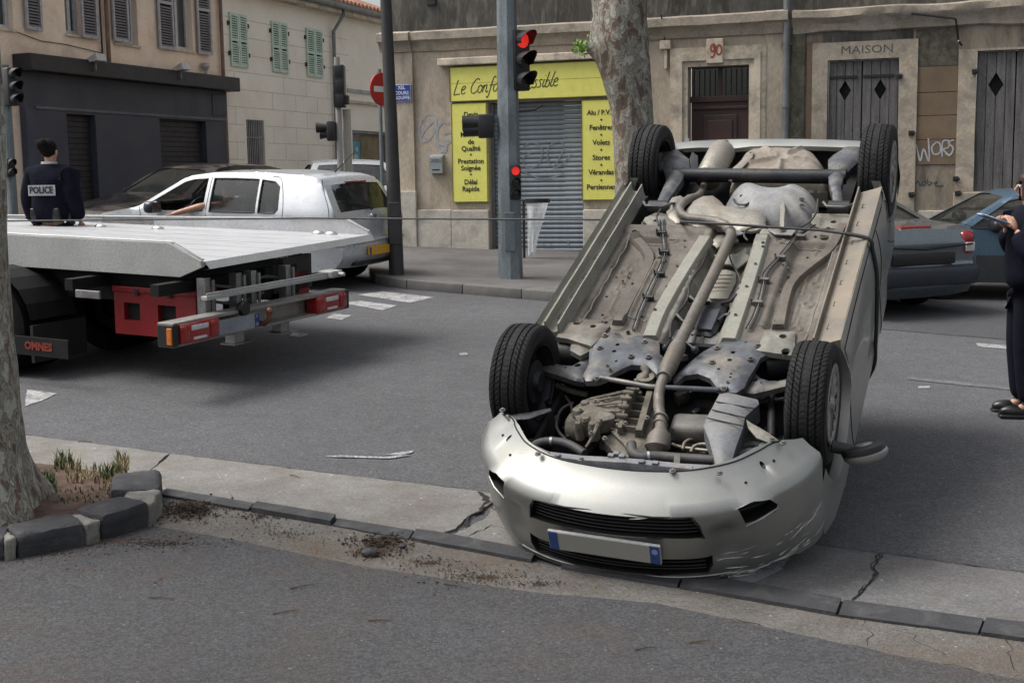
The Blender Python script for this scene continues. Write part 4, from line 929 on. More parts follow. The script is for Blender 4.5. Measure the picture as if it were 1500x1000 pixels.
M_blue = pm('blue_grey_pressed_steel', (.10,.11,.125), .5, metal=.35, var=.3, scale=5, fvar=.1, bump=.2, bscale=30, dirt=[(.23,.205,.165), (.05,.05,.055)], dscale=6, damt=.85, dlow=.44)
M_cast = pm('dirty_casting', (.13,.115,.092), .75, var=.35, scale=12, fvar=.15, bump=.6, bscale=50, dirt=[(.055,.045,.036), (.2,.18,.15)], dscale=8, damt=.7, dlow=.5)
M_exh = pm('dusty_exhaust_steel', (.145, .132, .115), .6, metal=.3, var=.2, scale=8, fvar=.1, bump=.2, dirt=(.15,.115,.09), dscale=6, damt=.6)
M_shield = pm('aluminium_heat_shield', (0.288, 0.272, 0.234), .5, metal=.5, var=.12, scale=8, bump=.35, bscale=25, dirt=(.26,.215,.17), dscale=5, damt=.7)
M_tank = pm('plastic_fuel_tank', (0.192, 0.193, 0.196), .5, var=.3, scale=5, bump=.1, dirt=[(.36,.34,.31), (.12,.12,.125)], dscale=4, damt=.7, dlow=.47)
M_dark = pm('oily_black_steel', (.022,.023,.026), .45, metal=.4, var=.4, scale=6, bump=.2, dirt=(.08,.07,.06), dscale=7, damt=.6, dlow=.52)
M_hose = pm('rubber_hose', (.035,.036,.038), .6, var=.3, bump=.1, dirt=(.10,.085,.07), dscale=8, damt=.6)
M_hole = pm('hole_black', (.004,.004,.004), 1, bump=0, fvar=0)
M_pan = pm('radiator_support_grey', (.16,.165,.18), .6, var=.25, scale=8, bump=.25, dirt=[(.25,.225,.19),(.07,.07,.07)], dscale=7, damt=.7, dlow=.48)
M_rimm = pm('silver_wheel_cover', (.27,.26,.25), .4, metal=.6, var=.15, dirt=(.10,.08,.065), dscale=8, damt=.8, dlow=.48)
M_bluep = pm('plate_blue', (.02,.06,.22), .4, var=.1)
M_plate = pm('blank_plate', (.30,.30,.27), .45, var=.04, scale=2, fvar=.03, bump=0)
wreck = empty('overturned_car', CRM, 'silver-beige hatchback lying upside down on its roof with wheels in the air', 'car')
def cpart(mb, name, mats, parent=None, **k): return mb.build(name, mats, parent or wreck, None, **k)

WH = 1.16; WB = 2.49
def Us(v, w):
    t = .835-.045*max(0, (w-1.0)/.25)**2 if w > .55 else .835-.22*((.55-w)/.5)**1.15
    if w <= .55: t = min(t, .83)
    t -= .12*max(0, (-.10-v)/.5)**2 if v < -.10 else 0
    t -= .16*max(0, (v-2.6)/.5)**2 if v > 2.6 else 0
    t -= .032*sstep(1.95, 2.2, v)
    # flared lip round the arches
    for c in (0, WB):
        d = math.hypot(v-c, w-WH); t += .012*math.exp(-((d-.35)/.03)**2)
    return t
def arch(c, r, a0, a1, n=18): return [(c+r*math.cos(R(a0+(a1-a0)*i/(n-1))), WH+r*1.02*math.sin(R(a0+(a1-a0)*i/(n-1)))) for i in range(n)]
# (v, w): sill edge at top of the list, walking nose -> tail, then back over the roof
side_out = arch(0, .345, -158, 15)+[(.40, 1.255), (1.2, 1.262), (2.08, 1.25)]+arch(WB, .345, 165+0, 360-8)[0:1]
side_out = arch(0, .345, -160, 16)+[(.42, 1.262), (1.2, 1.266), (2.08, 1.255)]+[(WB+.345*math.cos(R(a)), WH+.35*math.sin(R(a))) for a in [164+ (360+8-164)*i/17 for i in range(18)]]
side_out += [(2.92, 1.20), (3.02, 1.05), (3.08, .85), (3.05, .60), (2.98, .42), (2.82, .14), (2.6, .06), (1.9, .03), (1.25, .05), (1.0, .12), (.42, .50), (.1, .58), (-.34, .66), (-.35, .9)]
h1 = [(.62, .50), (1.06, .17), (1.22, .125), (1.60, .11), (1.60, .50)]; h2 = [(1.68, .50), (1.68, .11), (2.25, .12), (2.42, .20), (2.58, .47)]
dent = lambda v, w: -.022*math.exp(-(((v-1.75)/.12)**2+((w-.80)/.09)**2))-.015*math.exp(-(((v-1.95)/.07)**2+((w-.62)/.06)**2))-.012*math.exp(-(((v-1.3)/.25)**2+((w-.70)/.05)**2))
for sgn, nm in ((1, 'body_side'), (-1, 'body_side')):
    mb = MB(); mb.panel(side_out, [h1, h2], fn=lambda v, w, d: (sgn*(Us(v, w)-abs(d)+(dent(v, w) if sgn > 0 else 0)), v, w), sp=.055, depth=.03)
    # inner return of the arch lips
    for c in (0, WB):
        A = arch(c, .345, -160, 16) if c == 0 else [(WB+.345*math.cos(R(a)), WH+.35*math.sin(R(a))) for a in [164+(204)*i/17 for i in range(18)]]
        n = len(A); mb.add([(sgn*Us(v, w), v, w) for v, w in A]+[(sgn*(Us(v, w)-.05), v, w) for v, w in A], [(i, i+1, n+i+1, n+i) for i in range(n-1)])
    sd_ = cpart(mb, nm, M_paint, smooth=50, merge=True)
    for hh_ in (h1, h2):
        mb = MB(); c0 = (sum(p[0] for p in hh_)/len(hh_), sum(p[1] for p in hh_)/len(hh_)); mb.panel([(c0[0]+(p[0]-c0[0])*1.02, c0[1]+(p[1]-c0[1])*1.03) for p in hh_], fn=lambda v, w, d: (sgn*(Us(v, w)-.022), v, w), sp=.1); cpart(mb, 'side_window', M_dglass, smooth=40)
    # door gaps, rubbing strip, handle
    mb = MB()
    for L in ([(.40, 1.20), (.36, .95), (.40, .70), (.50, .53)], [(1.64, 1.20), (1.64, .8), (1.64, .52)], [(2.12, 1.15), (2.16, .9), (2.35, .75), (2.6, .62)], [(.40, 1.20), (1.0, 1.215), (2.12, 1.205)]):
        P = [Vector((sgn*(Us(p.x, p.y)+.0005+(dent(p.x, p.y) if sgn > 0 else 0)), p.x, p.y)) for p in smooth_path([Vector((a, b, 0)) for a, b in L], 8)]; mb.tube(P, .0032, 5)
    cpart(mb, 'door_gap', M_hole, sd_)
    for v0 in ():
        mb = MB(); mb.box((sgn*(Us(v0, .62)-.01), v0, .60), (sgn*(Us(v0, .62)+.03), v0+.17, .63), bev=.01); cpart(mb, 'door_handle', M_paint, sd_, smooth=60)
mb = MB()
for L in ([(.5, 1.08), (.9, 1.0), (1.3, .98)], [(1.5, .9), (1.8, .78), (2.0, .76)], [(.35, 1.12), (.45, .98), (.5, .9)], [(1.7, .70), (1.85, .66), (1.95, .7)]):
    v_, f_ = ribbon([Vector((Us(p.x, p.y)+.002+dent(p.x, p.y), p.x, p.y)) for p in smooth_path([Vector((a, b, 0)) for a, b in L], 6)], [.001, .004, .003, .006, .003, .004, .002, .005, .003, .004, .002, .003, .001][:13], Vector((1, 0, 0))); mb.add(v_, f_)
cpart(mb, 'scratch', pm('bare_scratch', (.6,.6,.58), .6, bump=0), recalc=False)
# roof, bonnet, tail gate, windscreen: strips across, mostly facing the ground
def strip(L, name, mat, hw=None, bow=.04):
    mb = MB(); n = len(L)-1
    def fn(a, b):
        i = min(int(b*n), n-1); t = b*n-i; v = L[i][0]*(1-t)+L[i+1][0]*t; w = L[i][1]*(1-t)+L[i+1][1]*t; q = 2*a-1
        return (q*(Us(v, w)-.004), v, w-bow*(1-q*q))
    mb.grid(14, n*3, fn); return cpart(mb, name, mat, smooth=50)
strip([(1.0, .12), (1.25, .05), (1.9, .03), (2.6, .06), (2.82, .14)], 'roof', M_paint, bow=.03)
strip([(-.55, .72), (-.34, .66), (.1, .58), (.42, .50)], 'bonnet', M_paint, bow=.05)
strip([(.42, .50), (1.0, .12)], 'windscreen', M_dglass, bow=.03); strip([(2.82, .14), (2.98, .42)], 'rear_window', M_dglass, bow=-.03)
strip([(2.98, .42), (3.05, .60), (3.08, .85)], 'tailgate', M_paint, bow=-.03)
# ---- front bumper
M_gbar = pm('grille_black', (.004,.004,.0045), .6, bump=0)
BSH = -.03
PL = [(-.812, -.335), (-.795, -.43), (-.755, -.53), (-.69, -.62), (-.60, -.715), (-.47, -.795), (-.32, -.848), (-.15, -.874), (0, -.882)]
PL = PL+[(-a, b) for a, b in reversed(PL[:-1])]
PLs = smooth_path([Vector((a, b, 0)) for a, b in PL], 8); _L = [0]
for a, b in zip(PLs, PLs[1:]): _L.append(_L[-1]+(b-a).length)
LT = _L[-1]/2; _T = [(l-LT, i) for i, l in enumerate(_L)]
OFF = [(.60, .05), (.70, .03), (.76, .012), (.82, .002), (.90, .0), (1.04, .0), (1.10, -.002), (1.12, .0), (1.132, .008), (1.142, .024), (1.155, .065), (1.18, .115), (1.205, .155), (1.23, .19), (1.25, .225)]
def bump_pt(a, w, d=0):
    i = interp(a, _T); k = min(int(i), len(PLs)-2); p = PLs[k].lerp(PLs[k+1], i-k); t = (PLs[min(k+1, len(PLs)-1)]-PLs[max(k-0, 0)]).normalized(); n = Vector((-t.y, t.x, 0))
    e = 1-.45*sstep(.90, 1.12, abs(a)) if w > 1.07 else 1-sstep(.80, 1.10, abs(a))
    o = interp(w, OFF)*e
    # scooped shoulders beside the grille that carry the lamps
    o += .022*math.exp(-((abs(a)-.50)/.07)**2)*sstep(.80, .9, w)*(1-sstep(1.0, 1.06, w))
    o += .014*noise.noise((a*5, w*6, 3))*sstep(.5, .8, a)*(1-sstep(.85, 1.0, w))+.003*noise.noise((a*3, w*4, 8))
    q = p+n*(o+d); return Vector((q.x+BSH*(1-min(1, abs(a)/LT)**2), q.y, w+.02*(1-abs(a)/LT)*0))
def bump_inv(x, y, a0=-1.1, a1=1.1, w0=.6, w1=1.25):
    best = None
    for it in range(3):
        for i in range(21):
            for j in range(21):
                a = a0+(a1-a0)*i/20; w = w0+(w1-w0)*j/20; q = pix_of(bump_pt(a, w)); e = (q[0]-x)**2+(q[1]-y)**2
                if best is None or e < best[0]: best = (e, a, w)
        da, dw = (a1-a0)/12, (w1-w0)/12; a0, a1, w0, w1 = best[1]-da, best[1]+da, best[2]-dw, best[2]+dw
    return best[1], best[2]
E_ = LT-.005
b_out = [(-E_, 1.20), (-1.0, 1.225), (-.80, 1.235), (-.55, 1.23), (-.3, 1.225), (0, 1.222), (.3, 1.225), (.55, 1.23), (.80, 1.235), (1.0, 1.225), (E_, 1.20), (E_, .67), (1.0, .68), (.80, .71), (.5, .735), (.2, .735), (-.2, .735), (-.5, .735), (-.80, .71), (-1.0, .68), (-E_, .67)]
grU = [(-.365, 1.106), (-.2, 1.112), (.2, 1.112), (.365, 1.106), (.39, 1.06), (.41, .992), (.2, .998), (-.2, .998), (-.41, .992), (-.39, 1.06)]
grL = [(-.44, .875), (.44, .875), (.435, .83), (.415, .785), (.2, .775), (-.2, .775), (-.415, .785), (-.435, .83)]
fogR = [bump_inv(x, y) for x, y in ((1080,743),(1104,734),(1128,731),(1139,738),(1136,749),(1092,766))]
fogL = [(-a, w) for a, w in reversed(fogR)]
drops = [bump_inv(x, y) for x, y in ((745, 641), (1117, 681))]
mb = MB(); mb.panel(b_out, [grU, grL, fogR, fogL]+[circ(a, w, .011, 10) for a, w in drops], fn=bump_pt, sp=.03, depth=.06, mi_reveal=1)
bump = cpart(mb, 'front_bumper', [M_paint, M_gbar], smooth=70, merge=True)
mb = MB(); mb.panel([(-E_*.98, .84), (E_*.98, .84), (E_*.98, 1.10), (-E_*.98, 1.10)], fn=lambda a, w, d: bump_pt(a, w, .07), sp=.1); mb.panel([(-.9, .75), (.9, .75), (.9, .84), (-.9, .84)], fn=lambda a, w, d: bump_pt(a, w, .07), sp=.1); cpart(mb, 'bumper_lining', M_hole, bump)
for (gr, wr_, am) in ((grU, [1.092, 1.072, 1.052, 1.032, 1.012], .39), (grL, [.86, .838, .815, .795], .41)):
    for w in wr_:
        mb = MB(); mb.tube([bump_pt(-am+2*am*i/14, w, .022) for i in range(15)], .004, 6); cpart(mb, 'grille_bar', M_gbar, bump, smooth=60)
mb = MB(); mb.tube([bump_pt(p[0]*1.01, p[1]+(.004 if p[1] > 1 else -.004), -.001) for p in grU], .004, 6, closed=True); mb.tube([bump_pt(p[0]*1.0, p[1], -.001) for p in grL], .004, 6, closed=True); cpart(mb, 'grille_surround', M_gbar, bump, smooth=60)
for sg in (1, -1):
    for k in range(4):
        w = fogR[0][1]-.02-.017*k+.03; a0 = min(p[0] for p in fogR)+.01; a1 = max(p[0] for p in fogR)-.01
        mb = MB(); mb.tube([bump_pt(sg*(a0+(a1-a0)*i/5), w, .03) for i in range(6)], .004, 5); cpart(mb, 'vent_slat', M_black, bump)
    mb = MB(); q = max(fogR, key=lambda p: p[0]); mb.tube([bump_pt(sg*(fogR[-1][0]+.0), fogR[-1][1]-.016, -.003), bump_pt(sg*(fogR[-1][0]+q[0])/2, (fogR[-1][1]+q[1])/2-.016, -.004), bump_pt(sg*q[0], q[1]-.02, -.002)], [.003, .008, .004], 8); cpart(mb, 'vent_lip', M_paint, bump, smooth=60)
mb = MB(); mb.tube([bump_pt(a, .738, -.002) for a in [-.5+.1*i for i in range(11)]], .010, 8); cpart(mb, 'lower_lip', M_black, bump, smooth=60)
mb = MB(); mb.tube([bump_pt(a, .762-.004*abs(a), -.001) for a in [-.52+.08*i for i in range(14)]], .0045, 6); cpart(mb, 'bright_strip', M_paint, bump, smooth=60)
sc_ = MB(); random.seed(21)
for i in range(46):
    a0 = random.uniform(.42, .98); w0 = random.uniform(.72, .88) if i % 3 else random.uniform(.72, .76); l = random.uniform(.02, .12); s_ = random.uniform(-.35, .35)
    P = [bump_pt(a0+l*t, w0+s_*l*t, -.0012) for t in (0, .33, .66, 1)]; v_, f_ = ribbon(P, [.001, random.uniform(.002, .008), random.uniform(.001, .006), .001], Vector((.45, -.88, .0)).normalized()); sc_.add(v_, f_)
for a0, w0, l in ((-.62, 1.19, .05), (-.60, 1.17, .04), (.1, 1.1, .08), (-.3, .9, .05), (.55, 1.12, .07)):
    P = [bump_pt(a0+l*t, w0+.01*t, -.0012) for t in (0, .5, 1)]; v_, f_ = ribbon(P, [.001, .004, .001], Vector((0, -.8, .6))); sc_.add(v_, f_)
q_ = cpart(sc_, 'scrape', pm('scraped_paint', (.62,.62,.60), .7, var=.2, bump=0), bump, recalc=False); q_['kind'] = 'stuff'
# number plate, its lettering blanked
pc = bump_pt(0, .845, -.012)
plM = Matrix.Translation((BSH-.03, -.895, .934)) @ Matrix.Rotation(R(2), 4, 'X') @ Matrix.Rotation(R(1.5), 4, 'Y')
plate = empty('number_plate', CRM @ plM, None); plate.parent = wreck; plate.matrix_parent_inverse = CRI
mb = MB(); mb.box((-.26, -.006, -.055), (.26, .01, .055), bev=.004); mb.build('plate_back', pm('plate_rim', (.35,.35,.35), .4), plate)
for a, c, m_ in ((-.256, -.213, M_bluep), (-.212, .212, M_plate), (.213, .256, M_bluep)): mb = MB(); mb.box((a, -.0085, -.051), (c, -.0062, .051)); mb.build('plate_face' if m_ is M_plate else 'blue_band', m_, plate)
mb = MB(); mb.prism(circ(.235, .02, .014, 14), -.0105, -.0086, axis='y'); mb.build('ring_emblem', pm('plate_emblem', (.25,.3,.45), .5), plate)
# underside rim of the bumper with its screws, triangles and dark edge
mb = MB(); mb.tube([bump_pt(a, 1.2235, .0) for a in [-1.0+.05*i for i in range(41)]], .004, 6); cpart(mb, 'rim_edge', M_dark, bump, smooth=60)
for x, y in ((736,600),(788,664),(851,672),(985,689),(1054,692),(1131,643),(1147,648)):
    c = cp3(x, y, 1.235); mb = MB(); mb.lathe([(0, .008), (.008, .008), (.009, .002), (.015, .001), (.015, -.004)], 10, M=Matrix.Translation(c)); cpart(mb, 'screw', M_bolt, bump, smooth=40)
for x, y in ((1133, 674), (1092, 706), (748, 666), (737, 637)):
    a, w = bump_inv(x, y); mb = MB(); c = bump_pt(a, w, -.002); mb.sphere(c, .007, 8); cpart(mb, 'clip_hole', M_hole, bump)
# radiator support behind the bumper rim
def bar(L, w_, h_, name, mat, parent=None, z=None, bev=.25):
    """flat-topped rail along (u, v, w) points"""
    mb = MB(); P = [Vector(p) for p in L]; vs = []
    ws = w_ if isinstance(w_, (list, tuple)) else [w_]*len(P)
    for i, p in enumerate(P):
        t = (P[min(i+1, len(P)-1)]-P[max(i-1, 0)]).normalized(); s = t.cross(Vector((0,0,1))).normalized(); hw = ws[i]/2
        for a, zz in ((-1, -h_), (-.72, -.15*h_), (-.6, 0), (.6, 0), (.72, -.15*h_), (1, -h_)): vs.append(p+s*a*hw+Vector((0, 0, zz)))
    n = len(P); fs = [(i*6+j, i*6+j+1, (i+1)*6+j+1, (i+1)*6+j) for i in range(n-1) for j in range(5)]+[tuple(range(6)), tuple((n-1)*6+j for j in range(6))]
    mb.add(vs, fs); return cpart(mb, name, mat, parent, smooth=35)
supp = bar([cp3(x, y, 1.20) for x, y in ((775,652),(800,664),(850,670),(920,674),(1000,682),(1040,684))], .055, .05, 'radiator_support', M_pan)
for x, y in ((800,664),(816,667),(940,676),(960,678),(1010,686),(895,667),(903,664),(911,668)):
    mb = MB(); c = cp3(x, y, 1.205); mb.box((c.x-.014, c.y-.01, 1.19), (c.x+.014, c.y+.012, 1.212), bev=.003); cpart(mb, 'rib', M_pan, supp)
# ---- dark bays below the mechanical parts
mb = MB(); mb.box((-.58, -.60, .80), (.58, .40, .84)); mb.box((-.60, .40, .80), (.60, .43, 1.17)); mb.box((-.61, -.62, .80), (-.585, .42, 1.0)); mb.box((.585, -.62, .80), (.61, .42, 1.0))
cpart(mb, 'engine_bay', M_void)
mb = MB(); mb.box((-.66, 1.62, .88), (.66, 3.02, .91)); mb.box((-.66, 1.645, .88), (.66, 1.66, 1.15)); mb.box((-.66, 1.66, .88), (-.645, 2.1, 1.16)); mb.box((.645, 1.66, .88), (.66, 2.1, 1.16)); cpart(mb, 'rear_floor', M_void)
for c in (0, WB):
    for s_ in (1, -1):
        mb = MB(); n = 20; vs = []
        for i in range(n):
            a = R(-176+172*i/(n-1)); vs += [(s_*.60, c+.35*math.cos(a), WH+.35*math.sin(a)), (s_*.795, c+.35*math.cos(a), WH+.35*math.sin(a))]
        mb.add(vs, [(2*i, 2*i+1, 2*i+3, 2*i+2) for i in range(n-1)]); mb.add([(s_*.56, c+.35*math.cos(R(-160+140*i/(n-1))), WH-.06+.33*math.sin(R(-160+140*i/(n-1)))) for i in range(n)], [tuple(range(n))]) if c else None
        cpart(mb, 'wheel_arch_liner', M_void)
# ---- floor
tun = ([cp(1075, 338, 1.18)[0], cp(1022, 492, 1.18)[0]], [cp(1075, 338, 1.18)[1], cp(1022, 492, 1.18)[1]])
RL = [cp(x, y, 1.2) for x, y in ((1033,346),(1000,397),(967,454),(952,492))]; RRr = [cp(x, y, 1.2) for x, y in ((1117,343),(1105,385),(1090,432),(1068,496))]
OL = [cp(x, y, 1.2) for x, y in ((929,342),(946,360),(950,380),(924,433),(905,474))]; OR = [cp(x, y, 1.2) for x, y in ((1236,335),(1219,357),(1165,400),(1150,430),(1140,480))]
emb = [cp(x, y, 1.19) for x, y in ((913,390),(898,418),(888,455),(1195,405),(1183,434),(1165,470),(985,350),(1142,350))]
v_f, v_r = .44, 1.63
def floor_h(u, v):
    w = 1.178
    tc = interp(v, [(v_f, (RL[-1][0]+RRr[-1][0])/2), (v_r, (RL[0][0]+RRr[0][0])/2)]); du = abs(u-tc)
    w -= .10*(1-sstep(.085, .15, du))*sstep(v_f-.2, v_f, v)
    w += .012*(1-sstep(.035, .05, poly_dist(u, v, OL)))+.012*(1-sstep(.035, .05, poly_dist(u, v, OR)))
    # stiffening ribs in the tunnel walls and foot wells
    if .09 < du < .16 and .9 < v < 1.5: w += .010*(math.sin(v*95) > .1)
    if du > .24:
        for s_, lo, hi in ((1, .36, .62), (-1, .36, .62)):
            if s_*u > 0:
                dd = min(abs(u)-lo, hi-abs(u), v-.58, 1.54-v)
                w -= .040*sstep(0, .045, dd)
        w += .008*(1-sstep(.004, .011, abs(math.hypot(0, 0)+min(abs(math.hypot(u-a, v-b)-.026) for a, b in emb))))
        for a, b in emb[:6]: w += .005*(1-sstep(.004, .010, seg_dist(u, v, a-.02, b+.07, a+.03, b+.07)))+.005*(1-sstep(.004, .010, seg_dist(u, v, a, b+.04, a, b+.11)))
    for k in range(3):
        w += .006*(1-sstep(.005, .012, abs(abs(u)-.50)))*(sstep(.7+.3*k, .72+.3*k, v)-sstep(.9+.3*k, .92+.3*k, v))
    if v > 1.5: w += .016*sstep(1.55, 1.59, v)
    w += .002*noise.noise((u*9, v*9, 0))
    return w
mb = MB(); mb.grid(170, 190, lambda a, b: ((lambda u, v: (u, v, floor_h(u, v)))(-.68+1.36*a, v_f-.04+(v_r-v_f+.06)*b)))
for i, f in enumerate(mb.f):
    q = mb.v[f[0]]; tc = interp(q.y, [(v_f, (RL[-1][0]+RRr[-1][0])/2), (v_r, (RL[0][0]+RRr[0][0])/2)])
    if abs(q.x-tc) < .19: mb.m[i] = 1
floor = cpart(mb, 'floor_pan', [M_floor, M_upaint], smooth=60)
def hat(L, w_, h_, mat, name='floor_rail', z=None): 
    P = smooth_path([Vector((a, b, 0)) for a, b in L], 4); return bar([(p.x, p.y, (z or (floor_h(p.x, p.y)+h_))) for p in P], w_, h_+.01, name, mat, floor)
rails = [hat(RL, [.10]*13, .03, M_pale, z=1.205), hat(RRr, [.10]*13, .03, M_pale, z=1.205)]
for L in (OL, OR): hat(L, .075, .032, M_floor, 'floor_beam')
cpx = lambda x, y, w=1.2: cp3(x, y, w)
def bolt(c, r=.012, mat=None, parent=None):
    mb = MB(); M = Matrix.Translation(c); mb.lathe([(0, .010), (r*.62, .010), (r*.7, .003), (r*1.4, .003), (r*1.5, -.003)], 10, M=M); mb.prism(circ(0, 0, r*.8, 6), .002, .012, M=M); return cpart(mb, 'bolt', mat or M_bolt, parent, smooth=30)
def hole(c, r=.012, parent=None, nm='drain_hole', sq=1):
    mb = MB(); mb.lathe([(0, .0035), (r*.9, .0035), (r*1.0, .002)], 14, M=Matrix.Translation(c) @ Matrix.Diagonal((1, sq, 1, 1))); mb.lathe([(r, .001), (r*1.0, .0055), (r*1.18, .0055), (r*1.25, .0)], 14, M=Matrix.Translation(c) @ Matrix.Diagonal((1, sq, 1, 1)), mi=1); return cpart(mb, nm, [M_hole, M_upaint], parent or floor, smooth=60)
def surf(x, y):
    w = 1.19
    for _ in range(4): u, v = cp(x, y, w); w = floor_h(u, v)
    return Vector((u, v, w))
for x, y, r in ((930,346,.020),(1207,358,.020),(943,327,.011),(1213,335,.011),(1003,353,.008),(1003,362,.008),(1118,362,.008),(1118,368,.008),(992,390,.008),(1107,393,.008),(977,420,.008),(1094,426,.008),(960,460,.008),(1078,468,.008),(913,415,.008),(920,406,.008),(1153,394,.008),(1141,425,.008),(928,484,.007)):
    c = surf(x, y); c.z = max(c.z, 1.206 if poly_dist(c.x, c.y, RL) < .03 or poly_dist(c.x, c.y, RRr) < .03 else c.z+(.022 if min(poly_dist(c.x, c.y, OL), poly_dist(c.x, c.y, OR)) < .02 else 0)); hole(c, r)
# rubber plugs, weld seams and a wiring run
random.seed(5)
for i in range(46):
    x, y = random.uniform(830, 1225), random.uniform(345, 475); c = surf(x, y)
    if abs(c.x) > .62 or not .5 < c.y < 1.58 or min(poly_dist(c.x, c.y, RL), poly_dist(c.x, c.y, RRr)) < .06 or abs(c.x-cp(1048, 415, 1.18)[0]) < .2: continue
    mb = MB(); r_ = random.choice([.006, .008, .012]); mb.lathe([(0, .004), (r_*.8, .004), (r_, .001), (r_, -.004)], 12, M=Matrix.Translation(c)); cpart(mb, 'rubber_plug', random.choice([M_hole, M_dark, M_upaint]), floor, smooth=50)
for L in ([(-.60, .50), (-.60, 1.58)], [(.60, .50), (.60, 1.58)], [(-.60, .62), (-.30, .62)], [(.34, .62), (.60, .62)], [(-.60, 1.5), (-.30, 1.5)], [(.30, 1.5), (.60, 1.5)]):
    P = [Vector((a, b, floor_h(a, b)+.002)) for a, b in [(L[0][0]+(L[1][0]-L[0][0])*t/20+.003*math.sin(t*2), L[0][1]+(L[1][1]-L[0][1])*t/20) for t in range(21)]]; mb = MB(); mb.tube(P, .0045, 5); cpart(mb, 'weld_seam', M_upaint, floor, smooth=60)
for pts, r_ in (([(1066,350),(1070,380),(1084,410),(1076,440),(1078,470),(1066,492)], .005), ([(1040,352),(1030,385),(1012,412),(1006,440),(985,470),(982,495)], .006), ([(992,318),(985,334),(990,352)], .005)):
    mb = MB(); mb.tube(smooth_path([cp3(x, y, 1.17) for x, y in pts], 5), r_, 6); cpart(mb, 'wiring', M_hose, floor, smooth=60)
# jacking ledges and sills
for s_ in (1, -1):
    xs = [.40, .8, 1.2, 1.6, 2.07]
    mb = MB(); f_ = lambda v, j: None
    prof = [(.650, 1.165), (.662, 1.20), (.666, 1.256), (.673, 1.256), (.677, 1.212), (.69, 1.205), (.722, 1.205), (.732, 1.215), (.736, 1.268), (.744, 1.268), (.748, 1.235), (.775, 1.235), (.79, 1.262)] if s_ < 0 else [(.635, 1.165), (.65, 1.20), (.655, 1.262), (.663, 1.262), (.668, 1.222), (.70, 1.232), (.74, 1.245), (.79, 1.262)]
    vs = [(s_*u, v+.012*noise.noise((v*5, u*9, 0)), w+.004*noise.noise((v*7, u*5, 3))) for v in [x_*1.67/20+.40 for x_ in range(21)] for u, w in prof]; k = len(prof)
    mb.add(vs, [(i*k+j, i*k+j+1, (i+1)*k+j+1, (i+1)*k+j) for i in range(20) for j in range(k-1)])
    mb.add([vs[j] for j in range(k)]+[(s_*prof[0][0], .40, 1.0), (s_*.79, .40, 1.0)], [tuple(range(k))+(k+1, k)])
    mb.add([vs[20*k+j] for j in range(k)]+[(s_*prof[0][0], 2.07, 1.0), (s_*.79, 2.07, 1.0)], [tuple(range(k))+(k+1, k)])
    si = cpart(mb, 'sill', M_pale if s_ < 0 else M_sill, smooth=40)
    for i in range(7):
        v = .55+i*.22; uu = .715 if s_ > 0 else .708; z = 1.236 if s_ > 0 else 1.207
        mb = MB(); c = Vector((s_*uu, v, z)); mb.tube([c+Vector((-.012, -.02, 0)), c+Vector((.012, -.02, 0)), c+Vector((.012, .02, 0)), c+Vector((-.012, .02, 0))], .0028, 5, closed=True); cpart(mb, 'clip', M_upaint, si)
# pressed cross plates ahead of the floor
def plate_px(name, px, w, mat, parent=None, thick=.03, dome=.012, edge=.02, holes=(), sp=.02, wob=.002, tilt=(0, 0)):
    P = [cp(x, y, w) for x, y in px]; H = []
    for (x, y, r) in holes: c = cp(x, y, w); H.append(circ(c[0], c[1], r, 10))
    mb = MB()
    c0 = (sum(p[0] for p in P)/len(P), sum(p[1] for p in P)/len(P))
    def fn(a, b, d): 
        e = edge_dist((a, b), P); return (a, b, w-d+dome*(1-math.exp(-e/edge))-dome*.4+wob*noise.noise((a*20, b*20, w*9))+tilt[0]*(a-c0[0])+tilt[1]*(b-c0[1]))
    mb.panel(P, H, fn=fn, sp=sp, depth=.02, thick=thick); return cpart(mb, name, mat, parent, smooth=50)
plate_px('front_floor_plate', [(826,470),(880,473),(893,476),(880,492),(866,506),(832,495),(815,492)], 1.20, M_upaint, holes=((845,474,.022),(869,479,.017)))
plate_px('front_floor_plate', [(1120,484),(1165,484),(1164,520),(1138,516),(1108,512)], 1.20, M_upaint, holes=((1147,494,.020),(1151,515,.022)))
plate_px('front_floor_plate', [(838,494),(862,492),(866,512),(850,520),(835,512)], 1.17, M_upaint, holes=((852,495,.018),))
plate_px('cross_brace', [(960,478),(1075,486),(1060,505),(1000,520),(975,512),(955,496)], 1.12, M_pan, dome=.02)
# subframe, control arms
sf1 = plate_px('subframe_plate', [(866,497),(880,487),(906,484),(914,494),(935,489),(958,493),(966,501),(966,516),(972,521),(971,540),(962,546),(948,534),(925,532),(905,541),(890,550),(874,556),(858,556),(853,548),(862,532),(863,512)], 1.185, M_blue, dome=.02, edge=.025, holes=((905,507,.012),(900,517,.012),(903,531,.008),(902,490,.006),(920,487,.010)))
for x, y in ((886,491),(879,509),(944,500),(950,522),(924,521)): bolt(cp3(x, y, 1.20), parent=sf1)
sf2 = plate_px('subframe_plate', [(1046,504),(1060,497),(1090,496),(1127,499),(1130,514),(1114,522),(1104,540),(1096,552),(1090,566),(1078,573),(1062,572),(1050,566),(1040,552),(1022,545),(1003,548),(988,560),(985,552),(1000,538),(1018,522),(1030,513)], 1.185, M_blue, dome=.02, edge=.025, holes=((1074,519,.012),(1069,530,.013),(1053,543,.008),(1071,550,.007),(1070,555,.007),(1093,503,.008)))
for x, y in ((1050,509),(1110,506),(1099,525),(1043,530)): bolt(cp3(x, y, 1.20), parent=sf2)
for x, y, par in ((890,536,sf1),(894,541,sf1),(1066,560,sf2)): hole(cp3(x, y, 1.195), .007, par)
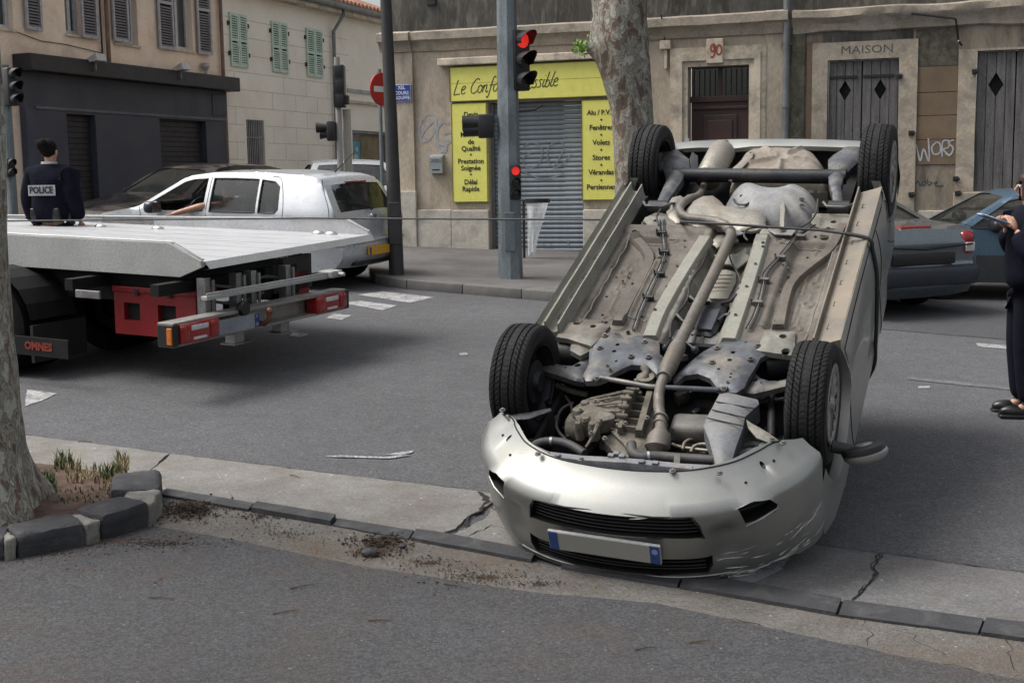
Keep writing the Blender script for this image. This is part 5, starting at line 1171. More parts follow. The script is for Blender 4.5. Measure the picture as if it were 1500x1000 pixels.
ca1 = plate_px('control_arm', [(772,523),(785,518),(800,523),(820,533),(838,534),(856,524),(866,522),(858,542),(855,558),(845,557),(772,534)], 1.13, M_blue, dome=.015, holes=((846,536,.018),(804,533,.006),(829,540,.006)))
ca2 = plate_px('control_arm', [(1086,574),(1098,560),(1106,545),(1114,552),(1125,556),(1140,556),(1160,552),(1160,562),(1105,575)], 1.13, M_blue, dome=.015, holes=((1106,557,.016),(1115,562,.006),(1139,559,.006)))
mb = MB(); mb.tube([cp3(868,556,1.19), cp3(880,553,1.205), cp3(950,566,1.205), cp3(1050,571,1.205), cp3(1066,568,1.19)], [.008,.013,.013,.013,.008], 8); o = cpart(mb, 'cross_bar', M_blue, smooth=60)
for x, y in ((874,554),(1060,569)): bolt(cp3(x, y, 1.215), parent=o)
mb = MB(); mb.tube([cp3(942,532,1.16), cp3(947,545,1.16), cp3(943,556,1.14), cp3(930,560,1.14)], [.028,.02,.026,.018], 10); mb.lathe([(.02,-.02),(.045,-.02),(.045,.02),(.02,.02)], 16, M=Matrix.Translation(cp3(946,556,1.14)), close=True); cpart(mb, 'engine_mount', M_cast, smooth=40)
for x0, y0, x1_, y1_ in ((812,518,858,518), (1120,535,1152,530)):
    mb = MB(); mb.tube([cp3(x0,y0,1.08), cp3(x1_,y1_,1.08)], .075, 16); cpart(mb, 'rubber_boot', M_black, smooth=60)
for pts, r, m_ in (([(806,560),(835,572),(860,578)], .016, M_cast), ([(790,545),(830,560),(880,562)], .012, M_dark), ([(1150,585),(1110,590),(1060,592)], .014, M_dark), ([(1130,570),(1130,640)], .02, M_dark), ([(840,590),(822,600),(815,625),(830,645)], .008, M_hose), ([(828,580),(838,600),(832,640)], .008, M_hose)):
    mb = MB(); mb.tube(smooth_path([cp3(x, y, 1.02) for x, y in pts], 4) if len(pts) > 2 else [cp3(x, y, 1.02) for x, y in pts], r, 8); cpart(mb, 'drive_shaft' if m_ is M_cast else 'tie_rod', m_, smooth=60)
# ---- gearbox and engine: a casting built of flanges, ribs and lumps
gb = empty('gearbox', CRM, None); gb.parent = wreck; gb.matrix_parent_inverse = CRI
def gpart(mb, nm, m_=None): return mb.build(nm, m_ or M_cast, gb, smooth=35)
def wobble(mb, a=.006, f=18):
    mb.v = [v+Vector((noise.noise(v*f), noise.noise(v*f+Vector((9,0,0))), noise.noise(v*f+Vector((0,9,0)))))*a for v in mb.v]; return mb
c = cp3(888, 612, 1.02); mb = MB(); mb.lathe([(0, -.13), (.07, -.13), (.085, -.10), (.09, 0), (.105, .02), (.12, .06), (.135, .11), (.15, .115), (.15, .135), (0, .135)], 28, axis='x', M=Matrix.Translation(c)); wobble(mb); gpart(mb, 'bell_housing')
for k in range(9):
    a = R(20+k*18); mb = MB(); p = c+Vector((-.09, .09*math.cos(a), .09*math.sin(a))); q = c+Vector((.115, .15*math.cos(a), .15*math.sin(a))); mb.tube([p, q], .006, 6); gpart(mb, 'casting_rib')
for k in range(10):
    a = R(10+k*18); mb = MB(); q = c+Vector((.10, .152*math.cos(a), .152*math.sin(a))); mb.lathe([(0, .0), (.012, 0), (.012, .05), (.008, .055), (0, .055)], 8, axis='x', M=Matrix.Translation(q)); gpart(mb, 'flange_bolt', M_cast)
c2 = cp3(846, 626, 1.02); mb = MB(); mb.lathe([(0, -.05), (.05, -.05), (.072, -.035), (.075, .05), (.06, .06), (0, .06)], 20, axis='x', M=Matrix.Translation(c2)); wobble(mb); gpart(mb, 'end_cover')
for dx_, dy_, r_ in ((.0, .07, .03), (.04, -.05, .035), (-.02, .0, .028), (.06, .09, .025), (.09, -.09, .028), (.02, -.10, .022)):
    mb = MB(); mb.lathe([(0, .035), (r_*.6, .035), (r_*.8, .02), (r_, .0), (r_*1.05, -.06)], 12, M=Matrix.Translation(c2+Vector((dx_+.03, dy_, .075)))); wobble(mb, .004); gpart(mb, 'casting_boss')
lad = [cp3(x, y, 1.10) for x, y in ((908,628),(925,572),(952,575),(936,632))]
mb = MB(); mb.add(lad+[p-Vector((0,0,.04)) for p in lad], [(4,5,6,7),(0,1,5,4),(2,3,7,6)]); gpart(mb, 'sump_web')
for (a0, a1, w_) in ((0, 1, .02), (3, 2, .03)): bar([lad[a0]+Vector((0,0,.01)), lad[a1]+Vector((0,0,.01))], w_*1.6, .04, 'sump_flange', M_cast, gb)
for t in (.1, .3, .5, .7, .88):
    p, q = lad[0].lerp(lad[1], t), lad[3].lerp(lad[2], t); bar([p, q], .012, .035, 'sump_rib', M_cast, gb)
plate_px('sump_wall', [(895,630),(912,620),(950,598),(962,600),(946,660),(925,662),(910,645)], 1.06, M_cast, gb, thick=.06, dome=.015, wob=.008)
plate_px('sump_wall', [(880,640),(905,632),(925,660),(920,668),(900,662)], 1.03, M_cast, gb, thick=.06, dome=.01, wob=.008)
plate_px('case_lid', [(838,598),(858,585),(895,578),(908,590),(900,612),(862,620),(845,615)], 1.115, M_cast, gb, thick=.07, dome=.012, wob=.01)
for x, y in ((850,600),(872,588),(893,584),(903,597),(880,616),(856,616),(916,620),(928,655),(948,612),(866,634),(886,642)): bolt(cp3(x, y, 1.125), .009, M_cast, gb)
mb = MB(); mb.tube([cp3(876,622,1.12), cp3(868,640,1.10), cp3(858,655,1.08)], [.014,.008,.006], 8); mb.sphere(cp3(877,620,1.12), .018, 10); gpart(mb, 'shift_lever')
for i in range(26):
    x, y = random.uniform(800, 940), random.uniform(565, 655); c_ = cp3(x, y, random.uniform(.90, 1.03)); s_ = random.uniform(.012, .03); mb = MB(); mb.box((-s_, -s_*.7, -s_), (s_, s_*.7, s_), bev=s_*.35, M=Matrix.Translation(c_) @ Matrix.Rotation(random.random()*3, 4, 'Z')); gpart(mb, 'bracket', random.choice([M_cast, M_dark, M_cast]))
for i in range(22):
    x, y = random.uniform(955, 1150), random.uniform(575, 680); c_ = cp3(x, y, random.uniform(.86, .96)); s_ = random.uniform(.015, .04); mb = MB(); mb.box((-s_, -s_*.7, -s_), (s_, s_*.7, s_), bev=s_*.35, M=Matrix.Translation(c_) @ Matrix.Rotation(random.random()*3, 4, 'Z')); gpart(mb, 'engine_lump', random.choice([M_cast, M_dark, M_dark]))
mb = MB(); mb.box((-.09, -.07, -.10), (.12, .07, 0), bev=.03, M=Matrix.Translation(cp3(1010, 615, 1.12)) @ Matrix.Rotation(R(4), 4, 'Z')); oil = mb.build('oil_sump', pm('sump_dark_grey', (.075,.075,.072), .55, var=.3, dirt=(.17,.155,.13), dscale=5, damt=.6), wreck, smooth=45)
for pts, w in (([(1000,658),(1003,648),(1015,642),(1035,643)], 1.06), ([(1012,662),(1016,654),(1028,650),(1045,652)], 1.06), ([(985,650),(1000,655),(1040,660)], 1.05)):
    mb = MB(); mb.tube(smooth_path([cp3(x, y, w) for x, y in pts], 4), .008, 8); cpart(mb, 'coolant_pipe', M_shield, smooth=60)
# intake and coolant hoses
for pts, r, m_, w in (([(776,660),(786,650),(806,646),(832,650),(856,664)], .021, M_hose, 1.14), ([(925,650),(927,663),(940,669),(960,668),(1000,671),(1052,674)], .024, M_hose, 1.15), ([(1085,655),(1105,652),(1125,660),(1140,672)], .022, M_hose, 1.10), ([(1080,668),(1100,662),(1118,668),(1130,680)], .022, M_hose, 1.12), ([(1072,680),(1085,690),(1095,700)], .02, M_hose, 1.12)):
    P = smooth_path([cp3(x, y, w) for x, y in pts], 6); mb = MB(); mb.tube(P, r, 14); h_ = cpart(mb, 'hose', m_, smooth=60)
    mb = MB(); k = len(P)//2; mb.tube([P[k], P[k]+(P[k+1]-P[k]).normalized()*.012], r*1.12, 14); cpart(mb, 'hose_clamp', M_steel, h_, smooth=40)
plate_px('pipe_bracket', [(988,664),(997,664),(995,684),(986,684)], 1.19, M_bolt, thick=.01, dome=.003)
dfl = plate_px('air_deflector', [(1054,578),(1066,576),(1110,586),(1112,592),(1100,602),(1091,610),(1088,625),(1078,650),(1070,676),(1066,686),(1050,682),(1046,668),(1038,640),(1030,622),(1034,612)], 1.215, pm('plastic_deflector', (.115,.12,.13), .5, var=.15, dirt=(.2,.19,.17), dscale=5, damt=.6), thick=.10, dome=.02, edge=.03, tilt=(0, .05))
for a, b in (((1043,600),(1094,612)), ((1036,612),(1090,624)), ((1049,588),(1104,598))):
    mb = MB(); P = [cp3(a[0]+(b[0]-a[0])*t, a[1]+(b[1]-a[1])*t, 1.232+.05*(cp(a[0], a[1], 1.22)[1]+.35)*0) for t in (0, .5, 1)]; mb.tube(P, .003, 5); cpart(mb, 'pressed_line', M_hole, dfl)
bolt(cp3(1060, 682, 1.21), parent=dfl)
plate_px('torn_panel', [(1092,612),(1100,618),(1125,632),(1143,645),(1134,650),(1108,640),(1096,625)], 1.20, M_upaint, thick=.006, dome=.01)
plate_px('torn_panel', [(735,604),(750,606),(775,602),(806,596),(808,600),(775,612),(744,614)], 1.22, M_dark, thick=.006, dome=.012)
mb = MB(); p = [cp3(x, y, w) for x, y, w in ((806,597,1.2),(812,610,1.15),(812,650,1.0),(808,650,1.0),(800,612,1.15))]; mb.add(p, [(0,1,2,3,4)]); cpart(mb, 'liner_flap', M_black)
# ---- exhaust line
ex = [(963,664,.030,1.10),(963,655,.060,1.12),(966,641,.056,1.14),(968,628,.028,1.15),(968,612,.026,1.16),(965,596,.027,1.18),(965,578,.026,1.20),(968,563,.026,1.21),(973,551,.026,1.225)]
def extube(L, nm, r_n=16):
    mb = MB(); mb.tube([cp3(x, y, w) for x, y, r, w in L], [r for x, y, r, w in L], r_n); return cpart(mb, nm, M_exh, exh, smooth=50)
exh = empty('exhaust', CRM, None); exh.parent = wreck; exh.matrix_parent_inverse = CRI
extube(ex, 'front_pipe'); 
for (x, y, w) in ((968,612,1.16),(967,622,1.15),(973,552,1.225)):
    mb = MB(); P = cp3(x, y, w); mb.lathe([(.0, -.006), (.036, -.006), (.036, .006), (0, .006)], 16, axis='y', M=Matrix.Translation(P)); mb.build('flange', M_exh, exh, smooth=40)
extube([(973,551,.028,1.225),(977,542,.043,1.225),(992,510,.043,1.225),(998,497,.031,1.225)], 'resonator')
extube([(997,499,.031,1.225),(1020,452,.031,1.225),(1045,402,.031,1.225),(1066,357,.031,1.225)]+[(x, y, .030, 1.228) for x, y in ((1071,346),(1070,338),(1062,330),(1050,325))]+[(1030,321,.024,1.23),(1010,319,.024,1.23),(999,314,.024,1.23),(995,306,.024,1.23),(1000,298,.025,1.22),(1010,291,.027,1.20),(1020,289,.027,1.16),(1026,284,.024,1.10)], 'centre_pipe')
extube([(1026,284,.024,1.08),(1032,270,.024,1.06),(1038,262,.024,1.06)], 'link_pipe')
a_, b_ = cp3(1037, 262, 1.10), cp3(1058, 222, 1.10); ax = (b_-a_)
mb = MB(); mb.tube([a_-ax*.04, a_, a_.lerp(b_, .03), a_.lerp(b_, .97), b_, b_+ax*.05], [.04, .082, .09, .09, .082, .03], 28); mb.build('silencer', M_shield, exh, smooth=50)
mb = MB(); mb.tube([b_, b_+ax*.25+Vector((0,0,.02))], .024, 12); mb.build('tail_pipe', M_exh, exh, smooth=50)
# pipe hangers
mb = MB(); mb.tube(smooth_path([cp3(x, y, 1.235) for x, y in ((976,507),(985,498),(1003,500),(1018,512))], 4), .006, 6); mb.sphere(cp3(975,509,1.23), .018, 10); mb.sphere(cp3(1018,512,1.23), .02, 10); mb.build('hanger', M_dark, exh)
# heat shields, tank, spare wheel well
plate_px('heat_shield', [(998,322),(1003,308),(1013,294),(1028,286),(1044,284),(1052,290),(1062,300),(1085,303),(1112,306),(1121,314),(1122,332),(1100,336),(1080,336),(1060,333),(1038,330),(1020,330)], 1.205, M_shield, dome=.03, edge=.03, thick=.015, sp=.02, wob=.006)
plate_px('heat_shield', [(976,300),(984,288),(996,284),(1001,287),(994,300),(996,314),(1004,324),(990,325),(980,318),(976,310)], 1.20, M_shield, dome=.02, thick=.01, wob=.006)
plate_px('heat_shield', [(1030,335),(1062,342),(1078,340),(1082,352),(1060,356),(1050,362),(1032,350)], 1.15, M_shield, dome=.012, thick=.01, wob=.006)
mb = MB()
tk = [cp(x, y, 1.12) for x, y in ((1066,312),(1064,300),(1072,287),(1088,281),(1112,281),(1130,287),(1138,288),(1150,283),(1176,283),(1192,290),(1199,303),(1198,322),(1190,334),(1140,336),(1100,334),(1078,330))]
mb.panel(tk, fn=lambda a, b, d: (a, b, 1.12-d+.15*(1-math.exp(-edge_dist((a, b), tk)/.075))), sp=.018, thick=.2); tank = cpart(mb, 'fuel_tank', M_tank, smooth=60)
for pts in ([(1144,282),(1146,300),(1145,334)], [(1152,281),(1153,300),(1152,334)]):
    bar([cp3(x, y, w) for (x, y), w in zip([(1145,281),(1146,290),(1147,305),(1146,322),(1146,335)], (1.16,1.225,1.25,1.25,1.23))], .032, .012, 'tank_strap', M_shield, tank); break
for x, y in ((1174,292),(1175,301)): hole(cp3(x, y, 1.232), .016, tank, 'tank_recess', .7)
mb = MB(); mb.tube(smooth_path([cp3(x, y, 1.225) for x, y in ((1075,292),(1080,298),(1092,300),(1098,297))], 4), .008, 6); mb.tube(smooth_path([cp3(x, y, 1.225) for x, y in ((1084,287),(1098,283),(1110,286))], 4), .005, 6); cpart(mb, 'tank_groove', M_dark, tank)
sw = [cp(x, y, 1.08) for x, y in ((1068,274),(1074,248),(1086,228),(1100,221),(1140,219),(1178,221),(1196,226),(1207,240),(1213,262),(1212,274))]
cs = (sum(p[0] for p in sw)/len(sw), sum(p[1] for p in sw)/len(sw)-.03)
def well(a, b, d):
    e = edge_dist((a, b), sw); w = 1.04-d+.10*(1-math.exp(-e/.035)); dx_, dy_ = a-cs[0], b-cs[1]; rr = math.hypot(dx_, dy_); an = math.atan2(dy_, dx_)
    rib = abs(math.sin(an*2.5+.5)); w += .028*math.exp(-((rib*rr)/.035)**2)*sstep(.03, .06, rr)*(1-sstep(.2, .26, rr)) if e > .03 else 0
    w += .01*math.exp(-((rr-.04)/.012)**2); return (a, b, w)
mb = MB(); mb.panel(sw, fn=well, sp=.014, thick=.1); cpart(mb, 'spare_wheel_well', pm('spare_well_metal', (0.188, 0.158, 0.127), .7, var=.15, scale=5, bump=.2, bscale=30, dirt=[(.17,.135,.105), (.29,.27,.235)], dscale=5, damt=.7, dlow=.46), smooth=60)
plate_px('pale_strap', [(1064,262),(1066,252),(1080,240),(1096,224),(1100,219),(1104,222),(1102,230),(1086,246),(1076,258),(1072,264)], 1.16, M_shield, dome=.006, thick=.01, holes=((1099,224,.008),))
# rear axle
mb = MB(); P = [Vector((u, 2.40+.0*u, 1.165)) for u in (-.56, -.3, 0, .3, .54)]; mb.tube(P, [.046]*5, 20); ax_ = cpart(mb, 'rear_axle_beam', M_dark, smooth=60)
arm1 = plate_px('trailing_arm', [(959,300),(968,280),(976,262),(972,248),(962,236),(956,226),(958,219),(972,217),(990,216),(1000,224),(1009,231),(1010,243),(1003,250),(999,262),(992,272),(982,286),(974,300)], 1.195, M_blue, dome=.025, edge=.025, thick=.05, holes=((968,222,.006),(993,230,.005),(985,247,.005)))
arm2 = plate_px('trailing_arm', [(1213,232),(1222,224),(1232,218),(1238,213),(1260,214),(1258,234),(1246,246),(1236,256),(1232,272),(1234,290),(1232,298),(1221,298),(1219,282),(1214,266),(1213,248)], 1.195, M_blue, dome=.025, edge=.025, thick=.05, holes=((1231,226,.005),(1230,246,.005),(1224,288,.005)))
for (x, y) in ((965, 305), (1229, 306)):
    c_ = cp3(x, y, 1.19); mb = MB(); mb.tube([c_-Vector((.06,0,0)), c_+Vector((.06,0,0))], .048, 18); b__ = cpart(mb, 'axle_bushing', M_black, smooth=60)
    mb = MB(); mb.tube([c_+Vector((-.09, .05, .0)), c_+Vector((-.085, -.02, .05)), c_+Vector((-.06,-.07, .05)), c_+Vector((.05,-.075, .05)), c_+Vector((.09,-.03, .05)), c_+Vector((.09,.05, .01))], .009, 8); cpart(mb, 'axle_bracket', M_blue, b__, smooth=60)
for px, hl in (([(945,318),(962,310),(1000,318),(1000,330),(950,333),(938,330)], ((961,324,.016),)), ([(1190,312),(1240,312),(1258,318),(1256,335),(1200,334),(1188,326)], ((1221,326,.018),))): plate_px('rear_floor_plate', px, 1.185, M_upaint, holes=hl, dome=.008)
for pts in ([(1198,292),(1196,310),(1185,326),(1170,334)], [(965,330),(962,318),(968,306)], [(1095,352),(1090,345),(1095,336),(1110,333),(1125,334)]):
    mb = MB(); mb.tube(smooth_path([cp3(x, y, 1.24) for x, y in pts], 5), .006, 6); cpart(mb, 'brake_hose', M_hose, smooth=60)
plate_px('rear_bracket', [(1010,232),(1014,222),(1022,228),(1023,250),(1016,262),(1012,250)], 1.12, M_dark, thick=.02, dome=.004)
plate_px('bracket', [(1060,334),(1080,336),(1090,341),(1075,345)], 1.21, M_steel, thick=.008, dome=.003); plate_px('bracket', [(1125,336),(1145,338),(1168,334),(1160,344),(1135,343)], 1.21, M_steel, thick=.008, dome=.003)
# rear bumper shell
mb = MB(); RP = [(-.80, 2.86), (-.77, 2.96), (-.68, 3.03), (-.4, 3.075), (0, 3.09), (.4, 3.075), (.68, 3.03), (.77, 2.96), (.80, 2.86)]; RPs = smooth_path([Vector((a, b, 0)) for a, b in RP], 5); pr = [(0, .80), (.015, .95), (.0, 1.08), (-.02, 1.12), (-.06, 1.135), (-.13, 1.118), (-.135, 1.09)]
vs = []
for i, p in enumerate(RPs):
    t = (RPs[min(i+1, len(RPs)-1)]-RPs[max(i-1, 0)]).normalized(); n_ = Vector((-t.y, t.x, 0)); n_ = n_ if n_.dot(p-Vector((0, 2.5, 0))) > 0 else -n_
    for d, w in pr: q = p+n_*d; vs.append((q.x, q.y, w+(.02*math.exp(-((p.x+.33)/.12)**2)*(-1 if d < -.02 else 0))))
k = len(pr); mb.add(vs, [(i*k+j, i*k+j+1, (i+1)*k+j+1, (i+1)*k+j) for i in range(len(RPs)-1) for j in range(k-1)]); cpart(mb, 'rear_bumper', M_paint, smooth=50)
# brake and fuel lines with clips
for base, cl in (([(970,322),(972,352),(974,377),(966,400),(952,430),(938,462),(930,486)], [(970,345),(974,373),(967,405),(951,440)]), ([(1192,330),(1168,352),(1145,378),(1122,404),(1118,426),(1108,462),(1096,486)], [(1173,350),(1144,381),(1120,414),(1110,447)])):
    for k in (-1, 0, 1):
        P = [surf(x+k*3.2, y) for x, y in base]; P = smooth_path([Vector((p.x, p.y, 1.198)) for p in P], 5); mb = MB(); mb.tube(P, .0035, 6); ln = cpart(mb, 'brake_line', M_dark if k else M_steel, smooth=60)
    for x, y in cl: c_ = surf(x, y); mb = MB(); mb.box((c_.x-.028, c_.y-.012, 1.18), (c_.x+.028, c_.y+.012, 1.208), bev=.004); mb.box((c_.x-.034, c_.y-.004, 1.18), (c_.x-.026, c_.y+.004, 1.222)); cpart(mb, 'line_clip', M_black if x < 1050 else M_bolt)
# black control housing in the tunnel
bx_ = plate_px('tunnel_housing', [(1020,450),(1034,440),(1068,440),(1060,462),(1048,486),(1040,491),(1012,487)], 1.15, M_black, thick=.05, dome=.02)
plate_px('housing_lid', [(1030,452),(1055,452),(1042,482),(1020,480)], 1.172, pm('housing_lid_grey', (.045,.05,.06), .45, dirt=(.1,.1,.1)), bx_, thick=.01, dome=.003)
for i in range(8):
    t = i/7; bar([cp3(1008+20*t-6, 478-34*t, 1.15), cp3(1008+20*t+8, 476-34*t, 1.16)], .010, .03, 'cooling_fin', M_black, bx_)
for L in ([(1012,436),(1022,444),(1040,443)], [(992,462),(1000,470),(1012,476)], [(1078,434),(1068,442),(1056,444)], [(1068,462),(1060,462),(1052,470)]):
    P = [cp3(x, y, 1.165) for x, y in L]; mb = MB(); mb.tube(P, [.018, .010, .010], 8); mb.lathe([(0, .012), (.012, .012), (.016, .0), (.018, -.02)], 12, M=Matrix.Translation(P[0])); cpart(mb, 'housing_lug', M_black, bx_, smooth=50)
for x in (1018, 1030): mb = MB(); mb.tube([cp3(x, 492, 1.13), cp3(x-5, 512, 1.14)], .010, 10); cpart(mb, 'coolant_stub', M_exh, smooth=60)
plate_px('tunnel_plate', [(1046,372),(1078,372),(1092,362),(1098,378),(1080,392),(1070,386),(1052,386)], 1.135, M_pale, dome=.008, thick=.01)
plate_px('tunnel_plate', [(1038,424),(1044,402),(1060,392),(1078,398),(1078,412),(1066,436),(1040,436)], 1.10, M_pale, dome=.012, thick=.01)
for k in range(4): bar([cp3(1048-3*k, 402+6*k, 1.128), cp3(1074-3*k, 402+6*k, 1.128)], .008, .006, 'tunnel_rib', M_pale)
# ---- wheels: tread cut into the tyre, cover with spokes outside, drum inside
def tyre_mesh():
    mb = MB(); NT = 400; prof = []
    tw_ = .088
    for i in range(45): prof.append((-tw_+2*tw_*i/44, 'T'))
    vs = []; k = 0; sidep = [(-.070, .185), (-.082, .20), (-.092, .225), (-.094, .25), (-.090, .270)]
    cols = [(x, r_, None) for x, r_ in sidep]
    for x, _ in prof:
        e = abs(x)/tw_; r_ = .293-.010*e**2-.014*max(0, (e-.82)/.18)**2; cols.append((x, r_, e))
    cols += [(-x, r_, None) for x, r_ in reversed(sidep)]
    for i in range(NT):
        a = 2*math.pi*i/NT
        for (x, r_, e) in cols:
            rr = r_
            if e is not None:
                if abs(abs(x)-.022) < .0042 or abs(abs(x)-.054) < .003: rr -= .007
                ph = (a*64/(2*math.pi)+abs(x)*34+(.5 if x > 0 else 0)) % 1
                if e > .28 and ph < .16: rr -= .005
                ph2 = (a*64/(2*math.pi)-abs(x)*25) % 1
                if e <= .24 and ph2 < .12 and abs(x) > .004: rr -= .003
            else: rr += .0012*math.sin(a*3)*(abs(x) > .09)
            vs.append((x, rr*math.cos(a), rr*math.sin(a)))
    n = len(cols); mb.add(vs, [(i*n+j, i*n+j+1, ((i+1) % NT)*n+j+1, ((i+1) % NT)*n+j) for i in range(NT) for j in range(n-1)])
    return mb.build('tyre', M_rub, mesh_only=True, smooth=28)
TYRE = tyre_mesh()
mb = MB(); mb.lathe([(.188, -.085), (.196, -.088), (.192, -.07), (.18, -.05), (.178, .05), (.192, .075), (.198, .088), (.190, .090), (.182, .078), (.17, .065)], 48, axis='x'); BARREL = mb.build('rim_barrel', M_dark, mesh_only=True, smooth=50)
mb = MB(); mb.lathe([(0, .094), (.03, .096), (.036, .086), (.05, .080), (.055, .072)], 32, axis='x'); mb.lathe([(.155, .084), (.165, .092), (.188, .092), (.19, .085), (.15, .06)], 48, axis='x')
for k in range(14):
    a = 2*math.pi*k/14; c_, s_ = math.cos(a), math.sin(a); c2_, s2_ = math.cos(a+.04), math.sin(a+.04)
    P = [(.082, .045*c_, .045*s_), (.086, .10*c_, .10*s_), (.088, .16*c2_, .16*s2_)]; t_ = Vector((0, -s_, c_)); vs = []
    for p, w_ in zip(P, (.008, .011, .017)):
        p = Vector(p); vs += [p-t_*w_-Vector((.012,0,0)), p-t_*w_*.7, p+t_*w_*.7, p+t_*w_-Vector((.012,0,0))]
    mb.add(vs, [(i*4+j, i*4+j+1, (i+1)*4+j+1, (i+1)*4+j) for i in range(2) for j in range(3)])
mb.lathe([(0, .048), (.178, .048)], 32, mi=1, axis='x')
COVER = mb.build('wheel_cover', [M_rimm, M_hole], mesh_only=True, smooth=45)
mb = MB(); mb.lathe([(0, -.085), (.05, -.085), (.06, -.06), (.11, -.055), (.115, .02), (0, .02)], 32, axis='x'); mb.lathe([(.0, -.0), (.178, -.0)], 32, axis='x'); DRUM = mb.build('brake_drum', M_dark, mesh_only=True, smooth=45)
for v0 in (0, WB):
    for s_ in (1, -1):
        wM = Matrix.Translation((s_*(.81-.09), v0, WH)) @ (Matrix.Identity(4) if s_ > 0 else Matrix.Rotation(math.pi, 4, 'Z')) @ Matrix.Rotation(random.random()*6, 4, 'X')
        wh_ = empty('wheel', CRM @ wM, None); wh_.parent = wreck; wh_.matrix_parent_inverse = CRI
        for me in (TYRE, BARREL, COVER, DRUM): link(me.name, me, wh_)
# ---- door mirror lying against the road, dark rear quarter trim
mc = cu3(1268, 664, .97)
mr = empty('door_mirror', CRM @ Matrix.Translation(mc), None); mr.parent = wreck; mr.matrix_parent_inverse = CRI
mm = (CRM.to_3x3().inverted()).to_4x4() @ Matrix.Rotation(R(-14), 4, 'Y')
mb = MB(); mb.sphere((0,0,0), 1, 24, M=mm @ Matrix.Diagonal((.105, .075, .05, 1))); mb.v = [Vector(v) for v in mb.v]; mb.build('mirror_shell', M_paint, mr, smooth=60)
mb = MB(); mb.lathe([(0, .030), (.6, .029), (.95, .022), (1.0, .006), (1.0, -.006)], 28, M=mm @ Matrix.Translation((-.005, 0, .016)) @ Matrix.Diagonal((.103, .076, 1, 1))); mb.build('mirror_cap', M_black, mr, smooth=40)
pm_ = CRM.to_3x3().inverted() @ Vector((-.15, .03, .03)); mb = MB(); mb.tube([(0,0,0), pm_*.6, pm_], [.03, .028, .03], 10); mb.build('mirror_arm', M_black, mr, smooth=60)
# torn corner: cracked head lamp cover and dragged film under the right front corner
ctr = G(1092, 838); mb = MB()
for i in range(12):
    a = random.random()*6.28; p = G(random.uniform(1050, 1150), random.uniform(822, 850))+GN*.02; t = Vector((math.cos(a), math.sin(a), random.uniform(-.05, .25))).normalized(); s_ = t.cross(GN).normalized(); l, w_ = random.uniform(.03, .09), random.uniform(.01, .03)
    mb.add([p-t*l-s_*w_*.3, p-t*l*.2+s_*w_, p+t*l, p+t*l*.3-s_*w_], [(0, 1, 2, 3)])
film = mb.build('broken_lens_shards', pm('cloudy_plastic_film', (.35,.36,.38), .25, var=.2, alpha=.35, bump=.2, bscale=20), recalc=False); props(film, 'clear plastic lens shards scattered under the crushed front corner', 'lens shards', kind='stuff')
P = [G(x+14, y+6)+GN*z for x, y, z in ((1055,848,.01),(1075,838,.07),(1095,826,.10),(1130,812,.12),(1160,786,.16),(1165,800,.08),(1128,836,.02),(1085,852,.01))]
mb = MB(); mb.add(P, [(0,1,7),(1,2,6,7),(2,3,5,6),(3,4,5)]); o = mb.build('head_lamp_cover', MATS['cloudy_plastic_film'], wreck, recalc=False); o.matrix_parent_inverse = CRI
# ============================================================ OTHER VEHICLES
M_red = pm('red_lens', (.28,.008,.008), .2, var=.1, bump=0, coat=.5)
M_redlit = pm('lit_red_lens', (.8,.05,.03), .3, var=0, bump=0, emit=.8)
M_amber = pm('amber_lens', (.55,.16,.02), .3, var=.1, bump=0)
M_clear = pm('clear_lens', (.55,.55,.55), .15, var=.1, bump=0)
M_seat = pm('grey_seat_cloth', (.05,.055,.06), .9, var=.2)
M_alloy = pm('plain_wheel_cover', (.35,.35,.36), .4, metal=.6, var=.1)
_tm = MB(); _tm.lathe([(.19, -.09), (.24, -.10), (.285, -.085), (.30, -.06), (.302, -.03), (.295, -.028), (.302, -.024), (.303, .024), (.295, .028), (.302, .032), (.30, .06), (.285, .085), (.24, .10), (.19, .09)], 40, axis='y'); ST = _tm.build('tyre', M_rub, mesh_only=True, smooth=40)
_tm = MB(); _tm.lathe([(0, .07), (.03, .08), (.05, .055), (.15, .06), (.175, .085), (.195, .085)], 32, axis='y')
for k in range(9):
    a = 2*math.pi*k/9; _tm.box((.05, .055, -.014), (.165, .078, .014), M=Matrix.Rotation(a, 4, 'Y'))
_tm.lathe([(0, .05), (.19, .05)], 24, mi=1, axis='y'); SC_ = _tm.build('wheel_cover', [M_alloy, M_hole], mesh_only=True, smooth=40)
